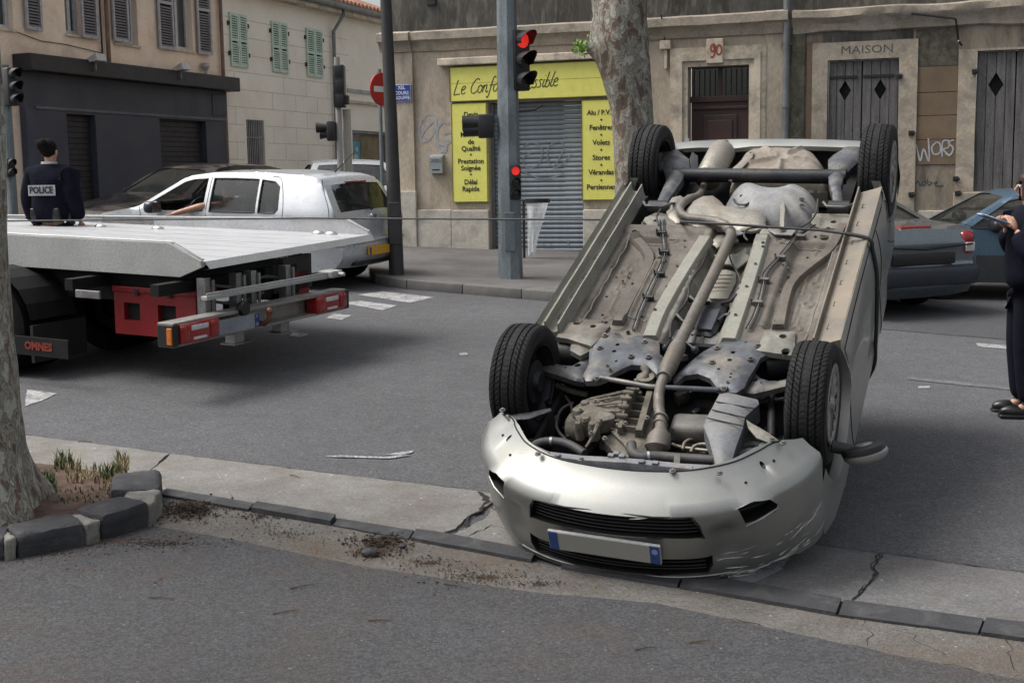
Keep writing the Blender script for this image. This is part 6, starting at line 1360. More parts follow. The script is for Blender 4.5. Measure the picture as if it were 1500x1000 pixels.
def car(name, M, label, S, paint, group=None):
    root = empty(name, M, label, 'car', group); MI = M.inverted()
    W, belt, H_, tum, tape = S['W'], S['belt'], S['H'], S.get('tum', .20), S.get('taper', .10)
    top = S['top']; xr, xf = min(p[0] for p in top), max(p[0] for p in top); arches = S['arches']; ra = S.get('ra', .335)
    def Y(x, z):
        y = W-tum*max(0, (z-belt)/(H_-belt))**1.15-.035*max(0, (belt*.72-z)/belt)**1.5*2-.018*((z-belt*.72)/belt)**2
        y -= tape*max(0, (xr+.55-x)/.55)**2.2+tape*1.6*max(0, (x-xf+.75)/.75)**2.2
        y -= .012*math.exp(-((z-belt*.55)/.02)**2)*0
        return y
    zb = S.get('sill', .20); bot = []
    for c in sorted(arches, reverse=True): bot += [(c+ra*math.cos(R(a)), .30+ra*math.sin(R(a))) for a in [-15+210*i/15 for i in range(16)]]
    bot = [p if p[1] > zb else (p[0], zb) for p in bot]
    outl = top+bot
    part = lambda mb, nm, m_, par=None, **k: mb.build(nm, m_, par or root, None, **k)
    mb = MB()
    for sg in (1, -1):
        mb.panel(outl, S['win'], fn=lambda x, z, d: (x, sg*(Y(x, z)-abs(d)), z), sp=.09, depth=.025)
        for c in arches:
            A = [(c+ra*math.cos(R(a)), .30+ra*math.sin(R(a))) for a in [-15+210*i/15 for i in range(16)]]
            mb.add([(x, sg*Y(x, max(z, zb)), max(z, zb)) for x, z in A]+[(x, sg*(W-.25), max(z, zb)) for x, z in A], [(i, i+1, 17+i, 16+i) for i in range(15)])
    n = len(top)-1; G_ = S['glass']; glass_parts = []; NV = []
    for i in range(len(top)):
        p, q = top[max(i-1, 0)], top[min(i+1, n)]; d_ = Vector((-(q[1]-p[1]), q[0]-p[0])).normalized(); NV.append(d_*(.35+.65*abs(d_.x)))
    for i in range(n):
        a, b = top[i], top[i+1]; gl = i in G_; k = 3
        def fn(s_, t, a=a, b=b, i=i):
            x = a[0]+(b[0]-a[0])*t; z = a[1]+(b[1]-a[1])*t; q = 2*s_-1; y = q*Y(x, z)
            e = 1-abs(q)**2.5; nn_ = NV[i].lerp(NV[i+1], t)*S.get('bow', .05)*e
            return (x+nn_.x, y, z+nn_.y)
        if gl:
            mb.grid(24, k, fn, skip=lambda s_, t: .09 < s_ < .91)
            gm = MB(); gm.grid(20, k, lambda s_, t: Vector(fn(.07+.86*s_, t))-Vector((0, 0, .012))); glass_parts.append((gm, 'windscreen' if b[0] > 0 else 'rear_window'))
        else: mb.grid(24, k, fn)
    # joints between strips: shared bow keeps them close; merge the edges to the sides
    body = part(mb, 'body', paint, smooth=42, merge=.004)
    for gm, nm_ in glass_parts: part(gm, nm_, M_glass, smooth=50)
    for sg in (1, -1):
        for w_ in S['win']:
            if S.get('open') and sg > 0 and w_ is S['win'][0]: continue
            mb = MB(); mb.panel(w_, fn=lambda x, z, d: (x, sg*(Y(x, z)-.018), z), sp=.12); pn = part(mb, 'side_window', M_glass, smooth=50)
            mb = MB(); mb.tube([(x, sg*(Y(x, z)-.004), z) for x, z in dens(w_, .12)], .011, 6, closed=True); part(mb, 'window_seal', M_black, pn)
        mb = MB()
        for L in S.get('gaps', []): mb.tube([(x, sg*(Y(x, z)+.0005), z) for x, z in dens(L, .08)[:-max(1, int((Vector(L[-1])-Vector(L[0])).length/.08))]] if False else [(p.x, sg*(Y(p.x, p.y)+.0005), p.y) for p in smooth_path([Vector((*q, 0)) for q in L], 6)], .004, 5)
        if S.get('gaps'): part(mb, 'door_gap', M_hole, body)
        for (x, z) in S.get('handles', []):
            mb = MB(); mb.box((x-.09, sg*(Y(x, z)+.002), z-.012), (x+.09, sg*(Y(x, z)+.035), z+.014), bev=.01); part(mb, 'door_handle', S.get('hmat', paint), body, smooth=50)
        if 'strip' in S:
            for x0_, x1_, z_ in S['strip']: mb = MB(); mb.tube([(x0_+(x1_-x0_)*i/8, sg*(Y(x0_+(x1_-x0_)*i/8, z_)+.002), z_) for i in range(9)], .02, 8); part(mb, 'rubbing_strip', S.get('smat', M_black), body, smooth=60)
        # mirror
        mx, mz = S['mirror']; mb = MB(); mb.box((-.09, -.09, -.07), (.06, .11, .08), bev=.045, M=Matrix.Translation((mx, sg*(Y(mx, mz)+.12), mz))); mb.tube([(mx, sg*(Y(mx, mz)-.02), mz-.04), (mx, sg*(Y(mx, mz)+.08), mz-.03)], .025, 8); mi_ = part(mb, 'door_mirror', S.get('mmat', paint), smooth=50)
        mb = MB(); mb.box((-.094, -.075, -.055), (-.0905, .095, .065), M=Matrix.Translation((mx, sg*(Y(mx, mz)+.12), mz))); part(mb, 'mirror_glass', M_wglass, mi_)
    for c in arches:
        for sg in (1, -1):
            wh_ = empty('wheel', M @ Matrix.Translation((c, sg*(W-.13), .30)) @ (Matrix.Identity(4) if sg > 0 else Matrix.Rotation(math.pi, 4, 'Z')), None); wh_.parent = root; wh_.matrix_parent_inverse = MI
            link('tyre', ST, wh_); link('wheel_cover', SC_, wh_)
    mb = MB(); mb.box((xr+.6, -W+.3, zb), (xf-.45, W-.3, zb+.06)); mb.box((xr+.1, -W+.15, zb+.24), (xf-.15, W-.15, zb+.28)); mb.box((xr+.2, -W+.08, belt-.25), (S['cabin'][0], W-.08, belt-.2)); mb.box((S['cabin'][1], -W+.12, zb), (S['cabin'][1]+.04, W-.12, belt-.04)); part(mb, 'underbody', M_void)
    # cabin: dash, seats, steering wheel
    c0, c1 = S['cabin']; mb = MB(); mb.box((c1-.35, -W+.12, belt-.2), (c1, W-.12, belt-.02), bev=.04); part(mb, 'dashboard', M_black, smooth=50)
    for (sx_, ss) in ((c0+(c1-c0)*.45, 1), (c0+(c1-c0)*.45, -1), (c0+(c1-c0)*.08, 1), (c0+(c1-c0)*.08, -1)):
        mb = MB(); mb.box((sx_-.1, ss*.36-.24, zb+.25), (sx_+.42, ss*.36+.24, zb+.38), bev=.05); mb.box((sx_-.12, ss*.36-.22, zb+.3), (sx_+.02, ss*.36+.22, belt+.12), bev=.05, M=Matrix.Translation((0,0,0))); mb.box((sx_-.12, ss*.36-.12, belt+.13), (sx_-.03, ss*.36+.12, belt+.30), bev=.035); part(mb, 'seat', M_seat, smooth=50)
    mb = MB(); P = [(c1-.45+.06*math.sin(R(a))*-1, .36+.18*math.cos(R(a)), belt-.02+.17*math.sin(R(a))) for a in range(0, 360, 20)]; mb.tube(P, .014, 6, closed=True); part(mb, 'steering_wheel', M_black)
    root['Y'] = 0; del root['Y']
    return root, body, Y, part
def lamp(part, body, name, mats, box, bev=.02):
    mb = MB(); mb.box(*box, bev=bev); return part(mb, name, mats, body, smooth=45)

golf_top = [(-1.97,.29),(-2.065,.42),(-2.08,.56),(-2.02,.64),(-2.00,.70),(-2.01,.88),(-1.97,.97),(-1.78,1.30),(-1.70,1.38),(-1.50,1.425),(-.8,1.455),(-.1,1.44),(.22,1.40),(.36,1.36),(.98,1.00),(1.08,.965),(1.6,.88),(1.88,.78),(1.98,.68),(2.04,.54),(2.05,.40),(1.99,.24)]
M_golf = pm('white_silver_paint', (.52,.54,.565), .3, metal=.35, var=.03, fvar=.03, bump=0, coat=.7)
GM = ground_frame(-3.67, 17.23, math.pi-.4165)
golf, gb_, gY, gp = car('hatchback', GM, 'silver-white five-door hatchback beside the tow truck, driver leaning an arm out', dict(
    W=.868, belt=.93, H=1.44, tum=.21, open=True, top=golf_top, glass=[6, 13], arches=(-1.25, 1.26), cabin=(-1.5, .9), bow=.045,
    win=[[(.93,.965),(.86,1.02),(.34,1.315),(.20,1.35),(-.02,1.365),(-.03,.945),(.6,.94)], [(-.13,.945),(-.11,1.365),(-.45,1.37),(-.80,1.365),(-.83,.95)], [(-.88,.95),(-.85,1.36),(-1.05,1.34),(-1.13,1.28),(-1.17,1.0),(-1.13,.955)]],
    gaps=[[(-.07,1.38),(-.08,.9),(-.08,.5),(-.08,.25)], [(1.0,.98),(.95,.8),(.92,.5),(.90,.25)], [(-.98,.25),(-.98,.6),(-1.2,.78),(-1.25,1.0),(-1.14,1.36),(-1.0,1.40)], [(-1.72,1.38),(-1.80,1.2),(-1.90,.98),(-1.92,.66)], [(.9,.26),(0,.25),(-.98,.26)]],
    handles=[(-.02+.12,.83),(-.95+.12,.83)], strip=[(.88,-.05,.52),(-.11,-.9,.52)], smat=M_golf, mirror=(.70,.98), mmat=pm('mirror_dark_blue', (.03,.04,.05), .3)), M_golf)
for sg in (1, -1):
    tl = lamp(gp, gb_, 'tail_light', M_red, ((-2.07, sg*.55, .70), (-1.80, sg*.805, .92)), .04); lamp(gp, tl, 'lit_bulb', M_redlit, ((-2.08, sg*.60, .86), (-2.066, sg*.74, .90)), .005)
    lamp(gp, gb_, 'head_light', M_clear, ((1.80, sg*.40, .60), (1.97, sg*.70, .76)), .04)
Mp = Matrix.Translation((-2.145, 0, .47)) @ Matrix.Rotation(R(-90), 4, 'Z')
e = empty('number_plate', GM @ Mp, None); e.parent = golf; e.matrix_parent_inverse = GM.inverted()
mb = MB(); mb.box((-.26, -.012, -.056), (.26, .02, .056), bev=.004); mb.build('plate_face', pm('orange_yellow_plate', (.62,.33,.03), .45, var=.05), e); mb = MB(); mb.box((-.258, -.0145, -.052), (-.215, -.0123, .052)); mb.build('blue_band', M_bluep, e)
lamp(gp, gb_, 'bumper_strip', M_golf, ((-2.135, -.72, .585), (-2.03, .72, .625)), .02); lamp(gp, gb_, 'boot_handle', M_chrome, ((-2.085, -.06, .88), (-2.04, .06, .93)), .01)
mb = MB(); mb.tube([(-2.05, 0, .99), (-2.00, .1, 1.05), (-1.97, .42, 1.09)], [.018, .010, .006], 6); gp(mb, 'rear_wiper', M_black, gb_)
mb = MB(); mb.box((-2.09, -.50, .30), (-2.0, .50, .34), bev=.01); gp(mb, 'lower_grille', M_black, gb_); mb = MB(); mb.box((-1.82, -.25, 1.325), (-1.78, .25, 1.345)); gp(mb, 'high_brake_light', M_red, gb_)
mb = MB(); mb.tube([(-1.50, .0, 1.455), (-1.63, .0, 1.56), (-1.83, .0, 1.74)], [.012, .006, .003], 6); gp(mb, 'aerial', M_black, gb_)
mb = MB(); mb.tube([(-2.1, .78, .56), (-1.95, .855, .56), (-1.60, .875, .56)], .005, 5); gp(mb, 'bumper_seam', M_hole, gb_)
# its driver
dM = GM @ Matrix.Translation((-.05, .36, .0)); drv = empty('person', dM, 'driver in a terracotta shirt resting a bare forearm on the hatchback door', 'person')
MS = pm('terracotta_shirt', (.36,.13,.07), .9, var=.1)
skin_mesh('body', dict(h=((-.02,0,1.27),(.085,.078)), hn=((.03,0,1.17),(.055,.05)), n=((-.02,0,1.10),(.055,.055)), c=((-.06,0,.98),(.10,.15)), p=((-.08,0,.60),(.11,.15)), s1=((-.04,.20,1.0),.06), e1=((.04,.50,1.01),.050), w1=((.36,.585,.92),.036), hd=((.44,.60,.90),(.040,.02)), s2=((-.04,-.19,1.0),.06), e2=((.18,-.24,.84),.045), w2=((.38,-.08,.95),.03)), [('c','p'),('c','n'),('n','hn'),('hn','h'),('c','s1'),('s1','e1'),('e1','w1'),('w1','hd'),('c','s2'),('s2','e2'),('e2','w2')], M_skin, drv, root=4)
for k in range(4):
    mb = MB(); o_ = Vector((.44, .60+(k-1.5)*.018, .895)); mb.tube([o_, o_+Vector((.05, .004*k, -.004)), o_+Vector((.08-.006*abs(k-1.5), .006*k, -.025))], [.010, .009, .007], 8); mb.build('finger', M_skin, drv, smooth=60)
mb = MB(); mb.tube([(.40, .57, .90), (.44, .555, .905), (.47, .55, .89)], [.012, .010, .008], 8); mb.build('thumb', M_skin, drv, smooth=60)
skin_mesh('shirt', dict(c=((-.06,0,.98),(.115,.165)), p=((-.08,0,.58),(.125,.17)), s1=((-.04,.20,1.0),.072), e1=((.0,.34,1.005),.060), s2=((-.04,-.20,1.0),.072), e2=((.05,-.25,.93),.060)), [('c','p'),('c','s1'),('s1','e1'),('c','s2'),('s2','e2')], MS, drv, root=1, k=1.2)
mb = MB(); mb.sphere((-.045, 0, 1.30), .108, 16, sq=(1, .9, 1)); mb.build('hair', pm('black_hair', (.012,.010,.010), .7), drv, smooth=60)

# black car behind
M_blk = pm('black_car_paint', (.012,.012,.014), .2, var=.1, fvar=0, bump=0, coat=.8)
sed = [(-2.15,.26),(-2.22,.5),(-2.2,.75),(-2.12,.97),(-2.0,1.02),(-1.62,1.04),(-1.05,1.36),(-.75,1.42),(-.1,1.44),(.25,1.40),(.42,1.35),(1.02,1.0),(1.12,.97),(1.75,.86),(2.05,.76),(2.17,.62),(2.2,.45),(2.12,.24)]
swin = [[(.95,.98),(.42,1.30),(.22,1.345),(0,1.36),(-.02,.96)], [(-.1,.96),(-.08,1.36),(-.7,1.345),(-.98,1.26),(-1.12,.99)]]
def front_face(bp, bd, x=2.14, w=.55, z=.6, grille=True):
    for sg in (1, -1):
        l = lamp(bp, bd, 'head_light', M_clear, ((x-.22, sg*.42, z+.01), (x, sg*.76, z+.14)), .04)
        for k in (.50, .64): mb = MB(); mb.lathe([(0, .02), (.045, .02), (.055, .0), (.055, -.02)], 16, axis='x', M=Matrix.Translation((x+.005, sg*k, z+.075))); bp(mb, 'lamp_ring', M_chrome, l, smooth=50)
        if grille: lamp(bp, bd, 'kidney_grille', M_chrome, ((x, sg*.03, z-.02), (x+.05, sg*.25, z+.13)), .03)
    lamp(bp, bd, 'air_intake', M_black, ((x-.02, -.5, .28), (x+.07, .5, .38)), .02)
spec = dict(W=.89, belt=.96, H=1.43, tum=.24, top=sed, glass=[5, 10], arches=(-1.36, 1.36), cabin=(-1.3, .95), win=swin, gaps=[[(-.06,1.37),(-.07,.9),(-.08,.25)], [(1.05,.97),(.98,.7),(.95,.25)]], handles=[(.1,.82),(-.85,.82)], mirror=(.72,1.0), bow=.06)
bc, bcb, _, bcp = car('parked_car', ground_frame(-4.9, 20.4, math.atan2(-.8, -.6)), 'black saloon car with twin round lamps in front of the dark shop', spec, M_blk); front_face(bcp, bcb)
M_sil = pm('silver_grey_paint', (.42,.43,.45), .3, metal=.5, var=.05, bump=0, coat=.6)
sc, scb, _, scp = car('parked_car', ground_frame(-3.0, 23.6, math.atan2(-1, .22)), 'silver car facing us in the side street, behind the lamp post', spec, M_sil); front_face(scp, scb, grille=False)
lamp(scp, scb, 'grille', M_black, ((2.14, -.3, .56), (2.2, .3, .66)), .02)
# dark grey-green coupe behind the wreck
M_dg = pm('dark_teal_grey_paint', (.13,.155,.17), .3, metal=.5, var=.05, bump=0, coat=.8)
cp_top = [(-2.05,.24),(-2.14,.36),(-2.16,.50),(-2.10,.56),(-2.09,.70),(-2.10,.80),(-2.04,.92),(-1.90,.96),(-1.35,1.00),(-.55,1.33),(-.3,1.38),(.1,1.385),(.45,1.33),(1.05,.98),(1.15,.95),(1.7,.85),(2.0,.7),(2.1,.5),(2.02,.24)]
h_ = Vector((-.45, .89))
dc, dcb, dY, dcp = car('parked_car', ground_frame(3.50, 15.65, math.atan2(.89, -.45)), 'dark grey-green coupe with red tail light behind the overturned car', dict(W=.88, belt=.93, H=1.39, tum=.22, top=cp_top, glass=[8, 12], arches=(-1.26, 1.26), cabin=(-1.1, .95), win=[[(.92,.95),(.42,1.27),(.2,1.315),(-.02,1.32),(-.04,.94)], [(-.1,.94),(-.08,1.32),(-.4,1.29),(-1.0,1.05),(-1.12,.97)]], gaps=[[(-.06,1.32),(-.07,.9),(-.08,.25)], [(-2.06,.95),(-1.9,.975),(-1.4,1.0)]], handles=[(.1,.8)], mirror=(.7,.98), bow=.06), M_dg)
for sg in (1, -1):
    tl = lamp(dcp, dcb, 'tail_light', M_red, ((-2.13, sg*.60, .66), (-1.94, sg*.79, .92)), .05); lamp(dcp, tl, 'clear_lens', M_clear, ((-2.15, sg*.63, .70), (-2.125, sg*.765, .80)), .02)
lamp(dcp, dcb, 'high_brake_light', M_redlit if False else M_red, ((-2.02, -.22, .955), (-1.93, .22, .985)), .008); lamp(dcp, dcb, 'plate_recess', M_black, ((-2.175, -.45, .58), (-2.1, .45, .70)), .01); lamp(dcp, dcb, 'rear_bumper', pm('dark_bumper', (.02,.025,.035), .5), ((-2.22, -.80, .34), (-2.02, .80, .56)), .05)
mb = MB(); mb.tube([(-2.165, -.70, .785), (-2.185, 0, .745), (-2.165, .70, .785)], .010, 8); dcp(mb, 'boot_crease', M_hole, dcb)
# blue hatchback at the right edge
M_bl = pm('steel_blue_paint', (.085,.15,.215), .35, metal=.3, var=.05, bump=0, coat=.6)
bl, blb, bY, blp = car('parked_car', ground_frame(6.45, 15.9, math.pi-.10), 'steel blue small car with grey lower doors, beside the standing officer', dict(W=.82, belt=.86, H=1.30, tum=.2, top=[(-1.75,.3),(-1.85,.5),(-1.82,.8),(-1.6,1.2),(-1.4,1.27),(-.3,1.31),(.25,1.28),(.45,1.22),(1.05,.86),(1.2,.83),(1.65,.76),(1.85,.6),(1.88,.4),(1.8,.24)], glass=[2, 7], arches=(-1.15, 1.15), ra=.31, cabin=(-1.3, .9), win=[[(.90,.87),(.42,1.19),(.22,1.235),(-.35,1.245),(-.36,.85)], [(-.45,.85),(-.44,1.245),(-1.25,1.22),(-1.35,.88)]], gaps=[[(-.4,1.26),(-.41,.8),(-.42,.25)], [(1.0,.88),(.85,.6),(.80,.25)]], handles=[(-.25,.74)], mirror=(.62,.9), mmat=M_black, bow=.05), M_bl)
for sg in (1, -1):
    mb = MB(); mb.panel([(-.78,.22),(.78,.22),(.80,.55),(-.80,.55)], fn=lambda x, z, d: (x, sg*(bY(x, z)+.008-d), z), sp=.15, thick=.01); blp(mb, 'lower_cladding', pm('grey_cladding', (.045,.05,.055), .7), blb, smooth=50)

# ============================================================ TOW TRUCK
pA, pB = G(250, 494, .5), G(510, 438, .5)
yv = (pA-pB); yv.z = 0; wT = yv.length; yv.normalize(); hv = Vector((yv.y, -yv.x, 0)); c_ = (pA+pB)/2
TM = ground_frame(c_.x, c_.y, math.atan2(hv.y, hv.x)); TI = TM.inverted()
truck = empty('tow_truck', TM, 'flatbed tow truck seen from behind with bare aluminium deck and red toolbox', 'tow truck')
M_alu = pm('worn_aluminium_deck', (.46,.47,.49), .5, metal=.3, var=.15, scale=2, stretch=(1, 6, 1), fine=30, fvar=.1, bump=.15, bscale=40, dirt=[(.33,.33,.34), (.52,.50,.48)], dscale=3, damt=.6)
M_alu2 = pm('aluminium_edge', (.40,.41,.40), .5, metal=.25, var=.08, dirt=(.30,.30,.28), dscale=2, damt=.5)
M_redp = pm('red_toolbox_plastic', (.22,.007,.009), .45, var=.15, dirt=(.16,.01,.01), dscale=3)
M_chas = pm('black_chassis', (.0045,.0045,.005), .7, var=.3, dirt=(.012,.011,.010), dscale=4, spec=.3)
tp = lambda mb, nm, m_, par=None, **k: mb.build(nm, m_, par or truck, None, **k)
def tl_(x, y, lx=None, ly=None, lz=None):
    """pixel onto a plane of the truck's own frame"""
    o = TI @ CAM; d = TI.to_3x3() @ ray(x, y)
    t = ((lx-o.x)/d.x) if lx is not None else ((ly-o.y)/d.y) if ly is not None else (lz-o.z)/d.z
    return o+d*t
HZ = .985; q1, q2 = tl_(298, 384, lz=HZ), tl_(541, 344, lz=HZ)
yL, yR_ = q1.y, q2.y; xr_ = (q1.x+q2.x)/2; FR_ = 5.2
deck = empty('deck', TM, None); deck.parent = truck; deck.matrix_parent_inverse = TI
dk = lambda mb, nm, m_, **k: mb.build(nm, m_, deck, None, **k)
n = 14
for i in range(n):
    a, b = yR_+(yL-yR_)*i/n, yR_+(yL-yR_)*(i+1)/n; xa = q2.x+(q1.x-q2.x)*(i+.5)/n
    mb = MB(); mb.box((xa, a+.0015, HZ-.03), (FR_, b-.0015, HZ+(.0015 if i % 2 else 0))); dk(mb, 'plank', M_alu)
for ys, sg in ((yL, 1), (yR_, -1)):
    x0_ = q1.x if sg > 0 else q2.x; mb = MB()
    mb.prism([(x0_-.01, HZ-.035), (x0_+.20, HZ-.12), (FR_, HZ-.12), (FR_, HZ+.135), (x0_+.30, HZ+.135), (x0_+.0, HZ+.01)] if sg > 0 else [(x0_-.02, HZ-.02), (FR_, HZ-.10), (FR_, HZ+.03), (x0_+.24, HZ+.14), (x0_+.02, HZ+.03)], ys if sg > 0 else ys-.04, ys+.04 if sg > 0 else ys, axis='y'); dk(mb, 'side_rail', M_alu2 if sg > 0 else M_alu)
    mb = MB(); mb.tube([(x0_, ys, HZ+.02 if sg > 0 else HZ+.035), (x0_+.27, ys, HZ+.14 if sg > 0 else HZ+.145), (FR_, ys, HZ+.14 if sg > 0 else HZ+.035)], .010, 6); dk(mb, 'rail_edge', M_alu2)
mb = MB(); mb.add([tuple(q1+Vector((-.01, 0, .004))), tuple(q2+Vector((-.01, 0, .004))), tuple(q2+Vector((-.06, 0, -.05))), tuple(q1+Vector((-.06, 0, -.05))), tuple(q1+Vector((.4, 0, -.12))), tuple(q2+Vector((.4, 0, -.12)))], [(0,1,2,3), (3,2,5,4)]); dk(mb, 'loading_lip', M_alu2)
for x, y in ((147,331),(231,334),(466,341),(485,342)):
    q = tl_(x, y, lz=HZ+.01); mb = MB(); mb.lathe([(0,.035),(.03,.03),(.05,.01),(.05,0)], 14, M=Matrix.Translation((q.x, q.y, HZ)) @ Matrix.Diagonal((1.4, 1, 1, 1))); dk(mb, 'lashing_ring', M_chrome, smooth=50)
q = tl_(185, 326, ly=yR_+.02); mb = MB(); mb.box((q.x-.35, yR_-.001, HZ+.0), (q.x+.35, yR_+.006, HZ+.075)); dk(mb, 'tread_patch', M_steel)
tw_ = TM.inverted()
# sub-frame and chassis
mb = MB()
for y in (-.42, .42): mb.box((.3, y-.05, .62), (6, y+.05, .84))
for x in (.35, 1.2, 2.2, 3.2, 4.4): mb.box((x, -.9, .74), (x+.08, .9, .83))
mb.box((.35, -.70, .84), (5.5, .55, .90)); tp(mb, 'chassis', M_chas)
lb_ = empty('rear_beam', TM, None); lb_.parent = truck; lb_.matrix_parent_inverse = TI
hw = wT/2; bp_ = lambda mb, nm, m_, **k: mb.build(nm, m_, lb_, None, **k)
mb = MB(); mb.box((0, -hw+.05, .575), (.14, hw-.02, .60), bev=.004); mb.box((0, -hw+.05, .42), (.14, hw-.02, .44), bev=.004); mb.box((.12, -hw+.05, .44), (.138, hw-.02, .575)); bp_(mb, 'channel', pm('dull_aluminium_channel', (.30,.29,.27), .5, metal=.5, var=.15, dirt=(.16,.15,.13), dscale=5))
for sg in (1, -1):
    y0_ = sg*(hw-.06); l = empty('tail_light', TM @ Matrix.Translation((0, y0_, .51)), None); l.parent = lb_; l.matrix_parent_inverse = TI
    s_ = -sg
    for (a, b, m_, z0_, z1_, xx) in ((.02, .47, M_red, -.075, .072, -.02), (.14, .34, M_clear, .012, .055, -.026), (.16, .32, M_clear, -.06, -.035, -.026), (.02, .12, M_red, -.06, .06, -.03), (.36, .46, M_red, -.06, .06, -.03)):
        mb = MB(); mb.box((xx, s_*a, z0_), (.10, s_*b, z1_), bev=.010); mb.build('lens', m_, l, smooth=45)
    mb = MB(); mb.box((-.01, s_*-.05, -.085), (.14, s_*.018, .08), bev=.01); mb.build('end_cap', M_black, l)
    if sg > 0: mb = MB(); mb.box((.0, .045, -.07), (.045, .062, .055), bev=.006); mb.build('side_marker', M_amber, l)
y0_, y1_ = tl_(312, 485, lx=0).y, tl_(376, 475, lx=0).y
pl_ = empty('number_plate', TM @ Matrix.Translation((-.02, (y0_+y1_)/2, .50)), None); pl_.parent = truck; pl_.matrix_parent_inverse = TI; hw_ = abs(y0_-y1_)/2
mb = MB(); mb.box((-.005, -hw_, -.062), (.01, hw_, .058), bev=.003); mb.build('plate_back', M_steel, pl_)
mb = MB(); mb.box((-.008, -hw_+.06, -.056), (-.0052, hw_-.035, .052)); mb.build('plate_face', pm('grey_blank_plate', (.22,.235,.27), .5), pl_)
for a, b in ((-hw_+.003, -hw_+.055), (hw_-.032, hw_-.003)): mb = MB(); mb.box((-.008, a, -.056), (-.0052, b, .052)); mb.build('blue_band', M_bluep, pl_)
for s_, z in (('F', .03), ('13', -.03)): text(s_, .035, pm('plate_white_ink', (.6,.6,.6), .5), pl_, Matrix.Translation((-.0095, -hw_+.03, z)) @ Matrix.Rotation(R(-90), 4, 'Z') @ RX, name='plate_mark')
mb = MB(); q = tl_(396, 455, lx=-.1); mb.tube([(.1, q.y, .47), (-.04, q.y, .46), (-.09, q.y, .50), (-.09, q.y, .545)], .022, 10); mb.sphere((-.09, q.y, .565), .03, 14); tp(mb, 'tow_ball', pm('rusty_ball', (.22,.10,.06), .5, metal=.5, var=.3), smooth=50)
mb = MB(); mb.lathe([(0, -.03), (.055, -.03), (.06, .0), (.05, .03), (0, .03)], 16, axis='x', M=Matrix.Translation((-.0, q.y+.22, .61))); tp(mb, 'socket', M_black, smooth=50)
for x, y in ((345,503), (412,487)):
    q = tl_(x, y, lx=.07); mb = MB(); mb.box((.03, q.y-.06, .34), (.12, q.y+.06, .42)); mb.add([(-.02, q.y-.12, .335), (.14, q.y-.12, .345), (.14, q.y+.1, .345), (-.02, q.y+.1, .335)], [(0,1,2,3)]); mb.box((0, q.y-.11, .33), (.14, q.y+.1, .338)); tp(mb, 'support_foot', M_steel)
# uprights and upper cross tube
for (x, y) in ((299, 440), (345, 430), (417, 400), (366, 400)):
    q = tl_(x, y, lx=.2); mb = MB(); mb.box((.16, q.y-.035, .50), (.24, q.y+.035, .86), bev=.004); mb.box((.14, q.y-.06, .50), (.155, q.y-.036, .84)); tp(mb, 'upright', M_steel)
mb = MB(); mb.box((.02, -1.0, .715), (.08, .75, .745), bev=.004); mb.box((.02, -1.0, .748), (.03, .75, .77)); tp(mb, 'cross_rail', M_alu2)
mb = MB(); mb.box((-.03, -1.05, .72), (.12, -.88, .78), bev=.01); mb.tube([(-.02, -.98, .75), (-.09, -.98, .75)], .018, 8); tp(mb, 'latch_plate', M_alu2)
for i in range(7):
    q = Vector((random.uniform(.3, .9), random.uniform(-.9, -.3), random.uniform(.5, .8))); mb = MB(); mb.box(q-Vector((.1,.07,.05)), q+Vector((.1,.07,.05)), bev=.01); tp(mb, 'fitting', random.choice([M_chas, M_steel, M_chas]))
mb = MB(); mb.tube(smooth_path([Vector((.25, .5, .80)), Vector((.2, .1, .74)), Vector((.25, -.3, .78)), Vector((.22, -.7, .70))], 5), .014, 6); mb.tube(smooth_path([Vector((.2, .6, .70)), Vector((.18, .2, .62)), Vector((.2, -.2, .66))], 5), .012, 6); tp(mb, 'hydraulic_hose', M_hose)
# red toolbox under the near side
YB = tl_(288, 455, lx=.32).y; t0, t1 = tl_(287, 455, ly=YB), tl_(168, 455, ly=YB); z0_, z1_ = tl_(215, 492, ly=YB).z, tl_(215, 421, ly=YB).z
tb = empty('toolbox', TM, None); tb.parent = truck; tb.matrix_parent_inverse = TI
xa, xb = t0.x, t1.x
mb = MB()
hs_ = [rect((xa+(xb-xa)*a, z0_+(z1_-z0_)*.30, xa+(xb-xa)*b, z0_+(z1_-z0_)*.66)) for a, b in ((.24, .46), (.68, .88))]
mb.panel([(xa, z0_), (xb, z0_), (xb, z1_), (xa, z1_)], hs_, fn=lambda a, b, d: (a, YB-d, b), depth=.05); mb.box((xa, YB-.25, z0_), (xb, YB-.07, z1_)); mb.panel([(xa, z0_), (xb, z0_), (xb, z1_), (xa, z1_)], fn=lambda a, b, d: (a, 1.10-d, b), thick=.08) if False else None
mb.add([(xa,YB-.07,z0_),(xb,YB-.07,z0_),(xb,YB-.07,z1_),(xa,YB-.07,z1_),(xa,YB,z0_),(xb,YB,z0_),(xb,YB,z1_),(xa,YB,z1_)], [(0,1,5,4),(1,2,6,5),(2,3,7,6),(3,0,4,7)]); mb.build('box_shell', M_redp, tb)
for h_4 in hs_: mb = MB(); mb.box((h_4[0][0], YB-.055, h_4[0][1]), (h_4[2][0], YB-.05, h_4[2][1])); mb.build('recess', M_void, tb)
mb = MB(); mb.box((xa-.01, YB-.26, z1_-.05), (xb+.01, YB+.015, z1_), bev=.01); mb.build('lid', M_redp, tb)
for k in (.3, .7): mb = MB(); mb.box((xa+(xb-xa)*k-.02, YB+.016, z1_-.07), (xa+(xb-xa)*k+.02, YB+.025, z1_-.02), bev=.004); mb.build('lid_latch', M_black, tb)
q = tl_(427, 398, ly=-.75); mb = MB(); mb.box((.35, -1.1, .50), (.9, -.8, .78), bev=.02); tp(mb, 'toolbox_far', M_redp) if False else mb.build('far_toolbox', M_redp, truck)
